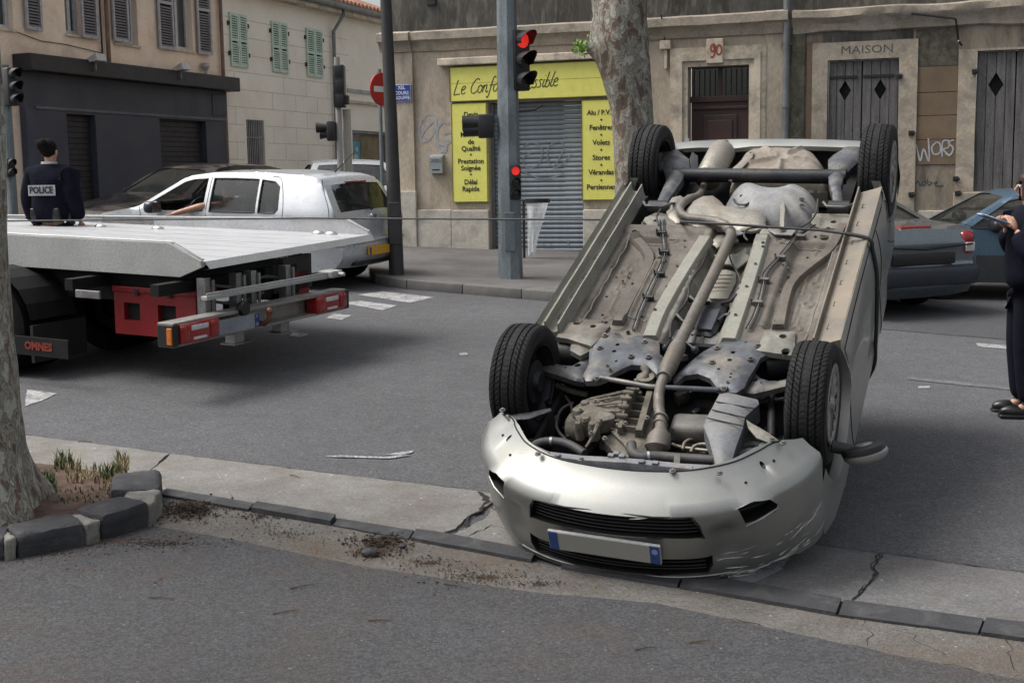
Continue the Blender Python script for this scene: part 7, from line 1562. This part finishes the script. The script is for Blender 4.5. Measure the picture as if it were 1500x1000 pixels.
# wheels (twin rear), tanks, mudguards, front axle and cab out of the picture
_tm = MB(); _tm.lathe([(.22, -.13), (.33, -.14), (.39, -.12), (.40, -.08), (.40, .08), (.39, .12), (.33, .14), (.22, .13)], 40, axis='y'); _tm.lathe([(0, .02), (.1, .04), (.12, -.02), (.20, -.04), (.225, .11)], 32, axis='y', mi=1); TW_ = _tm.build('truck_tyre', [pm('shaded_truck_rubber', (.004,.004,.004), .85, bump=.1, spec=.2), M_chas], mesh_only=True, smooth=40)
for x in (2.1, 5.2):
    for y in ((.50, .80) if x < 3 else (.85,)):
        for sg in (1, -1): link('wheel', TW_, truck, Matrix.Translation((x, sg*y, .40)) @ (Matrix.Identity(4) if sg > 0 else Matrix.Rotation(math.pi, 4, 'Z')))
for sg in (1, -1):
    mb = MB(); A_ = [(2.1+.50*math.cos(R(a)), .40+.48*math.sin(R(a))) for a in range(10, 171, 16)]
    mb.add([(x, sg*(.75-.3), z) for x, z in A_]+[(x, sg*(.75+.2), z) for x, z in A_], [(i, i+1, len(A_)+i+1, len(A_)+i) for i in range(len(A_)-1)]); tp(mb, 'mudguard', M_chas)
mb = MB(); mb.box((3.0, .5, .36), (3.9, 1.0, .80), bev=.06); tp(mb, 'fuel_tank', M_chas, smooth=50)
mb = MB(); mb.box((1.60, .36, .14), (1.63, .94, .44)); mf = tp(mb, 'mud_flap', M_black)
q = tl_(55, 508, ly=1.12); mb = MB(); mb.box((q.x-.30, 1.09, q.z-.075), (q.x+.45, 1.11, q.z+.07)); gd = tp(mb, 'side_guard', M_chas)
text('OMNES', .085, pm('orange_red_letters', (.20,.025,.012), .5, bump=0), gd, Matrix.Translation((q.x, 1.113, q.z)) @ Matrix.Rotation(R(180), 4, 'Z') @ RX, bold=.004)
mb = MB(); mb.box((.35, -1.13, .60), (.40, -.55, .90)); fp_ = tp(mb, 'far_flap', M_black)
q = tl_(412, 370, lx=.34); text('aux', .13, pm('white_letters', (.5,.5,.5), .5, bump=0), fp_, Matrix.Translation((.345, q.y, q.z)) @ Matrix.Rotation(R(-90), 4, 'Z') @ RX, bold=.006)
q = tl_(129, 431, ly=1.0); mb = MB(); mb.box((q.x-.12, .99, q.z-.03), (q.x+.12, 1.01, q.z+.03), bev=.004); tp(mb, 'maker_plate', M_steel)
# cab
cab = MB(); cab.prism([(5.5,.4),(5.5,2.1),(6.6,2.15),(7.2,1.3),(7.35,.9),(7.35,.4)], -1.0, 1.0, axis='y'); tp(cab, 'cab', pm('cab_white', (.6,.6,.6), .4)); 
# winch cable from the deck to the wreck
w0 = TM @ Vector((FR_-1, -.2, HZ+.12)); wpts = [D(445, 319.5, 11.3), D(560, 320.3, 10.9), D(720, 321, 10.2), D(900, 322, 9.0), D(980, 324.5, 8.55)]
wr2 = [CRM @ cp3(x, y, w) for x, y, w in ((1000,325,1.27),(1060,328,1.275),(1150,334,1.28),(1200,337,1.28),(1238,342,1.28))]
vs0 = cp(1262, 350, 1.26)[1]; side = [CRM @ Vector((Us(v, w)+.010+dent(v, w), v, w)) for v, w in ((vs0,1.262),(vs0-.01,1.2),(vs0-.03,1.08),(vs0-.05,.95),(vs0-.08,.80),(vs0-.10,.65),(vs0-.12,.52),(vs0-.12,.40))]
mb = MB(); mb.tube([w0]+wpts, .0075, 8); o = mb.build('winch_cable', pm('steel_cable', (.035,.037,.04), .6, metal=.3), recalc=False, smooth=60)
mb = MB(); mb.tube([wpts[-1]]+wr2, .0075, 8); mb.tube(smooth_path([wr2[-1]]+side, 4), .011, 8); o2 = mb.build('cable_sling', MATS['steel_cable'], o, recalc=False, smooth=60)
props(o, 'thin steel winch cable stretched from the tow truck over the overturned car', 'cable')
# ============================================================ STREET FURNITURE, TREES, PEOPLE
M_galv = pm('galvanised_pole', (.17,.20,.215), .5, metal=.4, var=.22, scale=3, stretch=(1,1,.5), fvar=.12, bump=.15, bscale=30, dirt=[(.33,.38,.41), (.13,.12,.11)], dscale=3, damt=.7, dlow=.5)
M_dpole = pm('dark_grey_lamp_post', (.038,.037,.040), .5, metal=.2, var=.15, dirt=(.06,.055,.05), dscale=4)
M_sig = pm('black_signal_housing', (.014,.014,.016), .45, var=.2)
def signal(par, M0, n=3, lit=0, s=.24, depth=.16, r=.09, name='signal_head', vis=.17):
    """a stack of visored lamps facing -Y of M0"""
    PI_ = par.matrix_world.inverted(); h = empty(name, M0, None); h.parent = par; h.matrix_parent_inverse = PI_
    mb = MB(); mb.box((-s/2, 0, -n*s), (s/2, depth, 0), bev=.02); mb.build('housing', M_sig, h, smooth=45)
    for i in range(n):
        z = -s*(i+.5); mb = MB(); mb.lathe([(0, -.012), (r*.9, -.008), (r, 0)], 20, axis='y', M=Matrix.Translation((0, -.004, z))); mb.build('lens', pm('red_signal_lit', (1,.04,.03), .4, var=0, emit=.3, bump=0) if i == lit else pm('unlit_lens', (.02,.02,.02), .3, bump=0), h, smooth=50)
        m2 = MB(); A_ = [R(a) for a in range(-30, 211, 20)]; P = []
        for a in A_: P += [(r*1.1*math.cos(a), 0, z+r*1.1*math.sin(a)), (r*1.1*math.cos(a), -vis*(.35+.65*max(0, math.sin(a)))-.02, z+r*1.1*math.sin(a)*.96)]
        m2.add(P, [(2*k, 2*k+2, 2*k+3, 2*k+1) for k in range(len(A_)-1)])
        m2.add([(x*.93, y, z+(zz-z)*.93) for x, y, zz in P], [(2*k, 2*k+1, 2*k+3, 2*k+2) for k in range(len(A_)-1)]); m2.build('visor', M_sig, h, recalc=False)
    return h
b = G(748, 407, .115)
tlp = empty('traffic_light', Matrix.Translation(b), 'tall galvanised traffic light mast showing red in front of the yellow shop', 'traffic light', 'traffic lights at the crossing')
mb = MB(); lean = -.0; mb.lathe([(.165, -.1), (.16, 0), (.15, .5), (.133, 2.5), (.105, 6.0)], 8); mb.build('mast', M_galv, tlp, smooth=20)
mb = MB(); mb.box((-.07, -.158, .35), (.07, -.135, .85), bev=.01); mb.build('service_door', M_galv, tlp)
def at_pole(x, y, dist): p = D(x, y, dist); return p
Yp = b.y
p = D(765, 44, Yp-.05); signal(tlp, Matrix.Translation(p) @ Matrix.Rotation(R(38), 4, 'Z'), 3, 0, s=.25, r=.10, vis=.22)
mb = MB(); q = p-b; 
for z in (-.1, -.65): mb.box((-.05, -.03, q.z+z), (q.x-.02, .03, q.z+z+.04))
mb.build('bracket', M_sig, tlp)
p = D(755, 242, Yp-.15); signal(tlp, Matrix.Translation(p) @ Matrix.Rotation(R(8), 4, 'Z'), 3, 0, s=.145, r=.055, depth=.1, name='repeater_head', vis=.06)
# side head turned away to the left
hd = empty('side_head', Matrix.Translation(D(706, 184, Yp)), None); hd.parent = tlp; hd.matrix_parent_inverse = tlp.matrix_world.inverted()
mb = MB(); mb.box((-.05, -.09, -.16), (.15, .09, .14), bev=.02); mb.build('housing', M_sig, hd, smooth=45)
mb = MB(); mb.lathe([(.075, 0), (.085, .0), (.095, -.16), (.10, -.2)], 16, axis='x', M=Matrix.Translation((-.05, 0, .03))); mb.lathe([(.075, 0), (.075, -.14), (.085, -.19)], 16, axis='x', M=Matrix.Translation((-.05, 0, -.06))); mb.build('visor', M_sig, hd, smooth=50)
mb = MB(); mb.box((.1, -.02, -.13), (.26, .02, -.10)); mb.box((.1, -.02, .09), (.26, .02, .12)); mb.build('bracket', M_galv, hd)
mb = MB(); q = D(795, 156, Yp-.05)-b; mb.tube([(.12, 0, q.z-.06), (q.x-.1, 0, q.z-.04), (q.x, 0, q.z+.02)], .012, 6); mb.build('hook', M_sig, tlp)
# dark lamp post with sign
b = G(581, 402, .115); lp = empty('lamp_post', Matrix.Translation(b), 'tall tapering dark grey lamp post at the pavement corner', 'lamp post')
mb = MB(); P = [(-.06*0, 0, 0), (-.02, 0, 2), (-.075, 0, 5.2), (-.12, 0, 8)]; mb.tube([(0,0,-.1)]+P, [.10,.10,.083,.06,.045], 20); mb.build('post', M_dpole, lp, smooth=60)
mb = MB(); mb.tube([(-.12,0,7.9), (-.3,-.3,8.6), (-.6,-1.2,8.8)], .04, 10); mb.box((-.75, -1.9, 8.72), (-.5, -1.1, 8.84), bev=.03); mb.build('lamp_arm', M_dpole, lp, smooth=50)
mb = MB(); mb.box((-.075, -.105, .4), (.075, -.085, .95), bev=.01); mb.build('service_door', M_dpole, lp)
# no-entry sign
c = D(559, 131, 19.4); ne = empty('no_entry_sign', Matrix.Translation((c.x, c.y, gz(c.x, c.y)+.115)) @ Matrix.Rotation(R(52), 4, 'Z'), 'round red no-entry sign half hidden behind the lamp post', 'road sign')
dz_ = c.z-gz(c.x, c.y)-.115; mb = MB(); mb.lathe([(0, -.012), (.235, -.012), (.245, -.002), (.245, .01), (0, .01)], 36, axis='y', M=Matrix.Translation((0, 0, dz_))); mb.build('disc', pm('sign_red', (.42,.012,.02), .4, var=.05, bump=0), ne, smooth=40)
mb = MB(); mb.box((-.18, -.016, dz_-.042), (.18, -.0125, dz_+.042)); mb.build('white_bar', pm('sign_white', (.65,.65,.65), .4), ne)
mb = MB(); mb.tube([(0, .04, 0), (0, .04, dz_+.3)], .03, 10); mb.build('post', M_galv, ne)
# street name plate on the house corner
q = FA(591, 137); sp_ = empty('street_name_plate', FA.M @ Matrix.Translation((q[0], -.058, q[1])), 'small blue enamel street name plate on the house corner', 'street sign')
bx = FA.box(578, 125, 604.5, 150, .058); w, h = (bx[2]-bx[0])/2, (bx[3]-bx[1])/2
mb = MB(); mb.box((-w, -.012, -h), (w, .006, h), bev=.004); mb.build('plate', pm('enamel_white', (.4,.45,.6), .3), sp_); mb = MB(); mb.box((-w+.01, -.0145, -h+.01), (w-.01, -.0122, h-.01)); mb.build('blue_field', pm('enamel_blue', (.015,.05,.28), .3, var=.06), sp_)
for s_, z in (('XEL', .085), ('COURS', .0), ('GOUFFE', -.078)): text(s_, .075, pm('enamel_letters', (.6,.62,.65), .4, bump=0), sp_, Matrix.Translation((0, -.0155, z)) @ RX, bold=.002)
# bin hoop with clear bag
b = G(770, 378, .115); bn = empty('litter_bin', Matrix.Translation((b.x, b.y, b.z-.0)), 'clear plastic litter bag hanging from a dark ring on a post', 'litter bin')
k = 1850/b.y; hh = (378-294)/k+.02
mb = MB(); mb.tube([(-.02, 0, 0), (-.02, 0, hh-.02)], .02, 8); mb.build('post', M_sig, bn)
mb = MB(); mb.lathe([(.17, hh-.06), (.185, hh-.06), (.185, hh), (.17, hh)], 24, M=Matrix.Translation((.19, 0, 0))); mb.build('ring', M_sig, bn, smooth=50)
mb = MB()
def bag(a, b_):
    an = a*2*math.pi; z = hh-.02-b_*(hh-.02-.0)*.93; r_ = .175*(1-.62*b_**.8)+.022*noise.noise(Vector((math.cos(an)*2.2, math.sin(an)*2.2, b_*2)))*(.5+b_); return (.19-.10*b_+r_*math.cos(an)*(1-.2*b_), r_*math.sin(an), z+.03*math.sin(an*3)*b_**4)
mb.grid(40, 24, bag); mb.build('bag', pm('clear_bag', (.80,.82,.84), .3, var=.1, alpha=.5, bump=.5, bscale=12), bn, smooth=60, merge=.0005)
# far signals behind the hatchback
pb = D(497, 200, 21.5); b0 = Vector((pb.x, pb.y, gz(pb.x, pb.y))); ft = empty('traffic_light', Matrix.Translation(b0), 'far traffic light seen from behind in front of the cream house', 'traffic light', 'traffic lights at the crossing')
mb = MB(); mb.tube([(0,0,0), (0,0,D(497, 84, 21.5).z-b0.z)], .05, 12); mb.tube([(.12,.1,0), (.12,.1,D(505,160,21.5).z-b0.z)], .07, 12); mb.build('pole', pm('pale_pole', (.30,.30,.29), .6, var=.1), ft)
zt = D(497, 96, 21.5).z-b0.z; zb_ = D(497, 158, 21.5).z-b0.z
mb = MB(); mb.box((-.06, -.16, zb_), (.13, .1, zt), bev=.02); 
for i in range(3): mb.box((-.02, -.165, zb_+(zt-zb_)*i/3+.02), (.11, -.161, zb_+(zt-zb_)*(i+1)/3-.02), bev=.002)
mb.build('signal_head', M_sig, ft, smooth=45); mb = MB(); mb.box((.11, -.12, zb_+.05), (.19, .05, zb_+.2), bev=.02); mb.build('sounder', M_sig, ft)
zt = D(480, 178, 21.5).z-b0.z; zb_ = D(480, 207, 21.5).z-b0.z
mb = MB(); mb.box((-.2, -.09, zb_), (-.05, .08, zt), bev=.02); mb.lathe([(.06, 0), (.075, -.08), (.09, -.18)], 14, axis='x', M=Matrix.Translation((-.2, 0, (zt+zb_)/2+.06))); mb.lathe([(.05, 0), (.065, -.08), (.075, -.12)], 14, axis='x', M=Matrix.Translation((-.2, 0, (zt+zb_)/2-.06))); mb.build('side_head', M_sig, ft, smooth=45)
pb = D(20, 130, 15.5); b0 = Vector((pb.x, pb.y, gz(pb.x, pb.y))); lt2 = empty('traffic_light', Matrix.Translation(b0), 'black traffic light half hidden behind the near plane tree trunk', 'traffic light', 'traffic lights at the crossing')
mb = MB(); mb.tube([(-.12,.05,0), (-.12,.05,D(14,95,15.5).z-b0.z)], .06, 12); mb.build('pole', M_galv, lt2)
signal(lt2, Matrix.Translation(D(19, 99, 15.4)) @ Matrix.Rotation(R(50), 4, 'Z'), 3, -1, s=.15, r=.06, vis=.14); signal(lt2, Matrix.Translation(D(16, 232, 15.4)) @ Matrix.Rotation(R(50), 4, 'Z'), 2, -1, s=.11, r=.045, vis=.05, name='repeater_head')

# ---- plane trees
def trunk(name, rings, label, amp=.03, ribs=5, seed=0, mat=None):
    """rings: (centre xyz, radius) from the ground up"""
    base = Vector(rings[0][0]); t = empty(name, Matrix.Translation(base), label, 'tree', 'plane trees')
    P = smooth_path([Vector(c) for c, r in rings], 8); Rr = [interp(i/8, [(j, r) for j, (c, r) in enumerate(rings)]) for i in range(len(P))]
    mb = MB(); n = 56; vs = []; N_ = len(P)
    for i, (p, r_) in enumerate(zip(P, Rr)):
        h = p.z-base.z
        for j in range(n):
            a = 2*math.pi*j/n; d = Vector((math.cos(a), math.sin(a), 0)); q = Vector((math.cos(a)*1.3, math.sin(a)*1.3, h*1.1+seed))
            fl = max(0, 1-h/.7); k = 1+.10*noise.noise(q)+amp*noise.noise(q*4)+fl**2*(.15*math.cos(ribs*a+seed)+.15*noise.noise(q*2.5))
            vs.append(p-base+d*r_*k)
    mb.add(vs, [(i*n+j, i*n+(j+1) % n, (i+1)*n+(j+1) % n, (i+1)*n+j) for i in range(N_-1) for j in range(n)]); mb.build('trunk', mat or M_bark, t, smooth=70, recalc=False); return t
g0 = G(-78, 752, .05); yy = g0.y
def TX(x, y): return D(x, y, yy)
kx_ = yy/1850
rg = [((g0.x, g0.y, g0.z-.05), .50), (tuple(TX(-72, 712)), .41), (tuple(TX(-76, 655)), .37), (tuple(TX(-78, 560)), .34), (tuple(TX(-92, 400)), .335), (tuple(TX(-90, 200)), .30), (tuple(TX(-96, 0)), .29), (tuple(TX(-85, -250)), .27), (tuple(TX(-60, -700)), .24)]
t1_ = trunk('plane_tree', rg, 'near mottled plane tree trunk at the left edge, flaring into its kerbed pit', seed=2)
fb = G(922, 386, .115); yb = fb.y
def TB(x, y): return D(x, y, yb)
ks_ = yb/1850
rg = [((fb.x, fb.y, fb.z-.02), 34*ks_), (tuple(TB(927, 330)), 28*ks_), (tuple(TB(928, 250)), 27*ks_), (tuple(TB(926, 170)), 30*ks_), (tuple(TB(916, 110)), 36*ks_), (tuple(TB(908, 62)), 41*ks_), (tuple(TB(912, 0)), 37*ks_), (tuple(TB(928, -80)), 26*ks_), (tuple(TB(935, -260)), 22*ks_)]
t2_ = trunk('plane_tree', rg, 'peeling plane tree trunk between the yellow shop and door 90', seed=9, amp=.045, mat=M_bark2)
tb0 = t2_.matrix_world.translation
mb = MB(); P = [TB(905, 62), TB(880, 40), TB(890, -10), TB(868, -90)]; mb.tube([p-tb0 for p in smooth_path([TB(905, 70), TB(892, 20), TB(882, -20), TB(862, -110)], 6)], [26*ks_*(1-.02*i) for i in range(19)], 20); mb.build('limb', M_bark2, t2_, smooth=70)
mb = MB(); mb.tube([p-tb0 for p in smooth_path([TB(885, 75), TB(868, 68), TB(862, 62)], 4)], [22*ks_, 20*ks_, 17*ks_, 14*ks_, 12*ks_, 11*ks_, 10*ks_, 9*ks_, 7*ks_], 14); mb.build('pruned_stub', M_bark2, t2_, smooth=70)
mb = MB()
for i in range(150):
    c = TB(853+random.gauss(0, 6), 69+random.gauss(0, 5))-tb0+Vector((0, random.uniform(-.1, .1), 0)); a = random.random()*6.28; d = Vector((math.cos(a), .4*math.sin(a), math.sin(a))); s_ = Vector((-d.z, .6, d.x)).normalized()*.012; l = random.uniform(.02, .05)
    mb.add([c-d*l, c+s_, c+d*l, c-s_], [(0,1,2,3)])
for i in range(8): mb.tube([TB(862, 68)-tb0, TB(858-i*2, 72-i*1.5)-tb0, TB(848-i*1.5+3, 74-i*3)-tb0], .004, 4)
o = mb.build('leaf_sprout', pm('fresh_leaves', (.13,.24,.03), .6, var=.4, scale=20, bump=0), t2_, recalc=False); o['kind'] = 'stuff'

# ---- people
def rows_hand(par, wrist, dirv, up, s=1.0, mat=None):
    """palm, four curled fingers and a thumb"""
    d = Vector(dirv).normalized(); u = Vector(up); u = (u-d*u.dot(d)).normalized(); sd_2 = d.cross(u); w = Vector(wrist)
    mb = MB(); Mh = Matrix((d, sd_2, u)).transposed().to_4x4(); Mh.translation = w+d*.045*s; mb.sphere((0,0,0), 1, 14, M=Mh @ Matrix.Diagonal((.055*s, .042*s, .019*s, 1)))
    mb.build('palm', mat or M_skin, par, smooth=70)
    for k in range(4):
        o_ = w+d*.085*s+sd_2*(k-1.5)*.019*s; ln = (.85, 1, .95, .75)[k]*s; m2 = MB(); m2.tube([o_-d*.02*s, o_+d*.03*ln-u*.004, o_+d*.05*ln-u*.02, o_+d*.052*ln-u*.045*ln], [.0095*s, .009*s, .0085*s, .0065*s], 8); m2.build('finger', mat or M_skin, par, smooth=70)
    m2 = MB(); o_ = w+d*.03*s-sd_2*.035*s; m2.tube([o_, o_+d*.03*s-sd_2*.02*s-u*.01, o_+d*.055*s-sd_2*.018*s-u*.025], [.012*s, .011*s, .008*s], 8); m2.build('thumb', mat or M_skin, par, smooth=70)
M_hair = pm('dark_brown_hair', (.006,.0045,.004), .85, spec=.15, var=.3, scale=30, stretch=(1,1,.2), bump=.5, bscale=60)
M_hair2 = pm('reddish_brown_hair', (.030,.011,.009), .45, var=.35, scale=40, stretch=(3,3,.15), bump=.6, bscale=60)
M_boot = pm('black_leather', (.010,.010,.011), .3, var=.2, bump=.15)
def officer(name, M, label, turn=0, arms='down'):
    """faces +X of M; standing, 1.68 m"""
    p = empty(name, M, label, 'person'); MI = M.inverted()
    aL = dict(s=(.0, .185, 1.385), e=(-.02, .255, 1.10), w=(.08, .27, .86)); aR = dict(s=(.0, -.185, 1.385), e=(-.02, -.255, 1.10), w=(.08, -.27, .86))
    if arms == 'paper': aL = dict(s=(.0, .19, 1.385), e=(.05, .26, 1.10), w=(.13, .14, 1.29)); aR = dict(s=(.0, -.18, 1.385), e=(.05, -.24, 1.11), w=(.15, -.08, 1.30))
    if arms == 'front': aL = dict(s=(.0, .18, 1.385), e=(-.02, .26, 1.10), w=(.18, .14, 1.02)); aR = dict(s=(.0, -.18, 1.385), e=(-.02, -.26, 1.10), w=(.18, -.14, 1.02))
    skin_mesh('body', dict(pv=((0,0,.93),(.05,.07)), ch=((0,0,1.25),(.06,.08)), nk=((-.005,0,1.44),(.052,.052)), jw=((.03,0,1.525),(.066,.060)), cr=((.0,0,1.60),(.085,.075)), tp=((-.01,0,1.655),(.06,.055)),
        l1=((0,.09,.86),.06), k1=((.015,.095,.48),.045), a1=((-.02,.10,.10),.038), f1=((.10,.115,.04),(.03,.035)), l2=((0,-.09,.86),.06), k2=((.015,-.095,.48),.045), a2=((-.02,-.10,.10),.038), f2=((.10,-.115,.04),(.03,.035)),
        s1=(aL['s'],.026), e1=(aL['e'],.026), w1=(aL['w'],.028), s2=(aR['s'],.026), e2=(aR['e'],.026), w2=(aR['w'],.028)),
        [('pv','ch'),('ch','nk'),('nk','jw'),('jw','cr'),('cr','tp'),('pv','l1'),('l1','k1'),('k1','a1'),('a1','f1'),('pv','l2'),('l2','k2'),('k2','a2'),('a2','f2'),('ch','s1'),('s1','e1'),('e1','w1'),('ch','s2'),('s2','e2'),('e2','w2')], M_skin, p)
    ext = lambda a, b, t: tuple(Vector(a).lerp(Vector(b), t))
    skin_mesh('jacket', dict(hm=((0,0,.84),(.130,.170)), wa=((0,0,1.06),(.120,.155)), ch=((-.005,0,1.28),(.130,.170)), sh=((-.01,0,1.385),(.095,.13)), cl=((-.01,0,1.44),(.07,.075)),
        s1=(aL['s'],.080), e1=(aL['e'],.066), w1=(ext(aL['e'], aL['w'], .92),.048), s2=(aR['s'],.080), e2=(aR['e'],.066), w2=(ext(aR['e'], aR['w'], .92),.048)),
        [('hm','wa'),('wa','ch'),('ch','sh'),('sh','cl'),('sh','s1'),('s1','e1'),('e1','w1'),('sh','s2'),('s2','e2'),('e2','w2')], M_navy, p, k=1.5)
    skin_mesh('trousers', dict(pv=((0,0,.97),(.115,.155)), l1=((0,.095,.80),.105), k1=((.02,.10,.48),.085), a1=((-.015,.105,.09),.075), l2=((0,-.095,.80),.105), k2=((.02,-.10,.48),.085), a2=((-.015,-.105,.09),.075)),
        [('pv','l1'),('l1','k1'),('k1','a1'),('pv','l2'),('l2','k2'),('k2','a2')], pm('navy_trousers', (.006,.0065,.013), .95, var=.3, bump=.9, bscale=10, spec=.12), p, k=1.22)
    for sg in (1, -1):
        mb = MB(); mb.box((-.09, sg*.11-.045, .0), (.20, sg*.11+.045, .028), bev=.008); mb.sphere((.10, sg*.11, .05), 1, 14, M=Matrix.Identity(4)) if False else None
        mb.sphere((0,0,0), 1, 16, M=Matrix.Translation((.10, sg*.11, .045)) @ Matrix.Diagonal((.10, .047, .045, 1))); mb.sphere((0,0,0), 1, 16, M=Matrix.Translation((-.02, sg*.11, .08)) @ Matrix.Diagonal((.075, .045, .075, 1))); mb.build('boot', M_boot, p, smooth=60)
    mb = MB(); mb.lathe([(.9, -.025), (1, -.022), (1, .022), (.9, .025)], 28, M=Matrix.Translation((0, 0, .985)) @ Matrix.Diagonal((.150, .188, 1, 1))); mb.build('belt', M_boot, p, smooth=50)
    for (x, y, z, a, b_, c__) in ((-.1, .15, .95, .03, .035, .06), (-.12, -.12, .94, .03, .04, .07), (.02, -.19, .93, .05, .03, .09)):
        mb = MB(); mb.box((x-a, y-b_, z-c__), (x+a, y+b_, z+c__), bev=.012); mb.build('pouch', M_boot, p, smooth=50)
    # face
    for sg in (1, -1):
        mb = MB(); mb.sphere((.088, sg*.031, 1.578), .012, 10); mb.build('eye', pm('eye_white', (.5,.5,.48), .2), p, smooth=60); mb = MB(); mb.sphere((.0975, sg*.031, 1.578), .0055, 8); mb.build('iris', M_boot, p)
        mb = MB(); mb.sphere((0,0,0), 1, 10, M=Matrix.Translation((.0, sg*.082, 1.565)) @ Matrix.Diagonal((.018, .010, .030, 1))); mb.build('ear', M_skin, p, smooth=60)
        mb = MB(); mb.tube([(.098, sg*.018, 1.598), (.097, sg*.035, 1.602), (.085, sg*.05, 1.597)], .004, 5); mb.build('eyebrow', M_hair, p)
    mb = MB(); mb.tube([(.088, 0, 1.588), (.112, 0, 1.555), (.104, 0, 1.545)], [.008, .013, .010], 8); mb.build('nose', M_skin, p, smooth=60); mb = MB(); mb.tube([(.090, -.022, 1.518), (.099, 0, 1.52), (.090, .022, 1.518)], [.004, .007, .004], 6); mb.build('mouth', pm('lips', (.30,.12,.10), .5), p, smooth=60)
    for a in (aL, aR): dv = Vector(a['w'])-Vector(a['e']); rows_hand(p, a['w'], dv, (0, 0, 1) if arms != 'down' else (1, 0, 0), .95)
    return p
# left officer, back to us
c = D(86, 455, 13.3); zc_ = gz(c.x, c.y)+.13
o1 = officer('person', Matrix.Translation((c.x, c.y, zc_)) @ Matrix.Rotation(R(78), 4, 'Z') @ Matrix.Diagonal((1.0, 1.0, 1.03, 1)), 'policewoman seen from behind, hair in a bun, POLICE panel on her back', arms='down')
mb = MB(); mb.sphere((0,0,0), 1, 20, M=Matrix.Translation((-.025, 0, 1.612)) @ Matrix.Diagonal((.100, .090, .095, 1))); mb.build('hair', M_hair, o1, smooth=60)
mb = MB(); mb.sphere((0,0,0), 1, 16, M=Matrix.Translation((-.115, .01, 1.645)) @ Matrix.Diagonal((.055, .06, .055, 1))); mb.v = [v+Vector((noise.noise(v*30), noise.noise(v*31+Vector((5,0,0))), noise.noise(v*29)))*.012 for v in mb.v]; mb.build('hair_bun', M_hair, o1, smooth=60)
mb = MB(); mb.lathe([(.9, -.012), (1, -.01), (1, .012)], 24, M=Matrix.Translation((-.012, 0, 1.462)) @ Matrix.Diagonal((.078, .080, 1, 1))); mb.build('shirt_collar', pm('white_collar', (.5,.5,.52), .7), o1, smooth=50)
mb = MB()
def backp(a, b_, off=.0): y = -.155+.31*a; return (-.176-off+.25*y*y+.0, y, 1.135+.105*b_)
mb.grid(10, 3, lambda a, b_: backp(a, b_, .010)); bpnl = mb.build('back_panel', pm('silver_reflective', (.36,.37,.38), .6, var=.05), o1)
tx = text('POLICE', .095, pm('navy_print', (.012,.014,.03), .6, bump=0), bpnl, Matrix.Translation((-.1925, 0, 1.187)) @ Matrix.Rotation(R(-90), 4, 'Z') @ RX, bold=.003, ext=.002, width=.265)
# right officer, side on, cut by the frame
c = G(1500, 608); o2 = officer('person', Matrix.Translation((c.x, c.y, gz(c.x, c.y))) @ Matrix.Rotation(R(172), 4, 'Z') @ Matrix.Diagonal((1, 1, 1.03, 1)), 'officer in dark uniform with reddish bob reading papers at the right edge', arms='paper')
mb = MB(); N1, N2 = 40, 14
def bob(a, b_):
    an = 2*math.pi*a; z = 1.70-.20*b_**1.2; r1 = .105*math.sin(min(1, b_*2.2+.02)*math.pi/2)*(1-.05*b_); k = 1+.03*noise.noise(Vector((math.cos(an)*6, math.sin(an)*6, b_*1.5))); return (-.012+r1*1.02*math.cos(an)*k, r1*.97*math.sin(an)*k, z-(.02 if b_ > .9 else 0))
mb.grid(N1, N2, bob, skip=lambda a, b_: b_ > .5 and (a < .07 or a > .93)); mb.build('hair', M_hair2, o2, smooth=60, merge=.0005)
q = Vector((.008, .268, 1.285)); mb = MB(); mb.lathe([(0, .006), (.046, .005), (.05, 0)], 24, axis='y', M=Matrix.Translation((.02, .305, 1.29))); bd = mb.build('round_badge', pm('badge_white', (.6,.62,.68), .5, var=.04), o2, smooth=50)
for sx_, sz in ((-.012, .01), (.012, .01), (0, -.012)): mb = MB(); mb.box((sx_+.013, .3105, 1.29+sz-.009), (sx_+.027, .3125, 1.29+sz+.009)); mb.build('badge_mark', pm('badge_blue', (.05,.1,.3), .5), bd)
pp = empty('papers', o2.matrix_world @ Matrix.Translation((.26, .05, 1.35)), 'white sheets held on a blue pad in front of the officer', 'papers')
Mpp = Matrix.Rotation(R(-20), 4, 'Y'); mb = MB(); mb.box((-.07, -.10, 0), (.10, .10, .008), M=Mpp); mb.build('pad', pm('blue_pad', (.03,.09,.25), .5), pp); mb = MB(); mb.box((-.075, -.095, .009), (.10, .10, .012), M=Mpp @ Matrix.Rotation(R(5), 4, 'Z')); mb.box((-.09, -.10, .0125), (.10, .10, .015), M=Mpp @ Matrix.Rotation(R(-4), 4, 'Z')); mb.build('sheet', pm('white_paper', (.75,.76,.78), .7), pp)
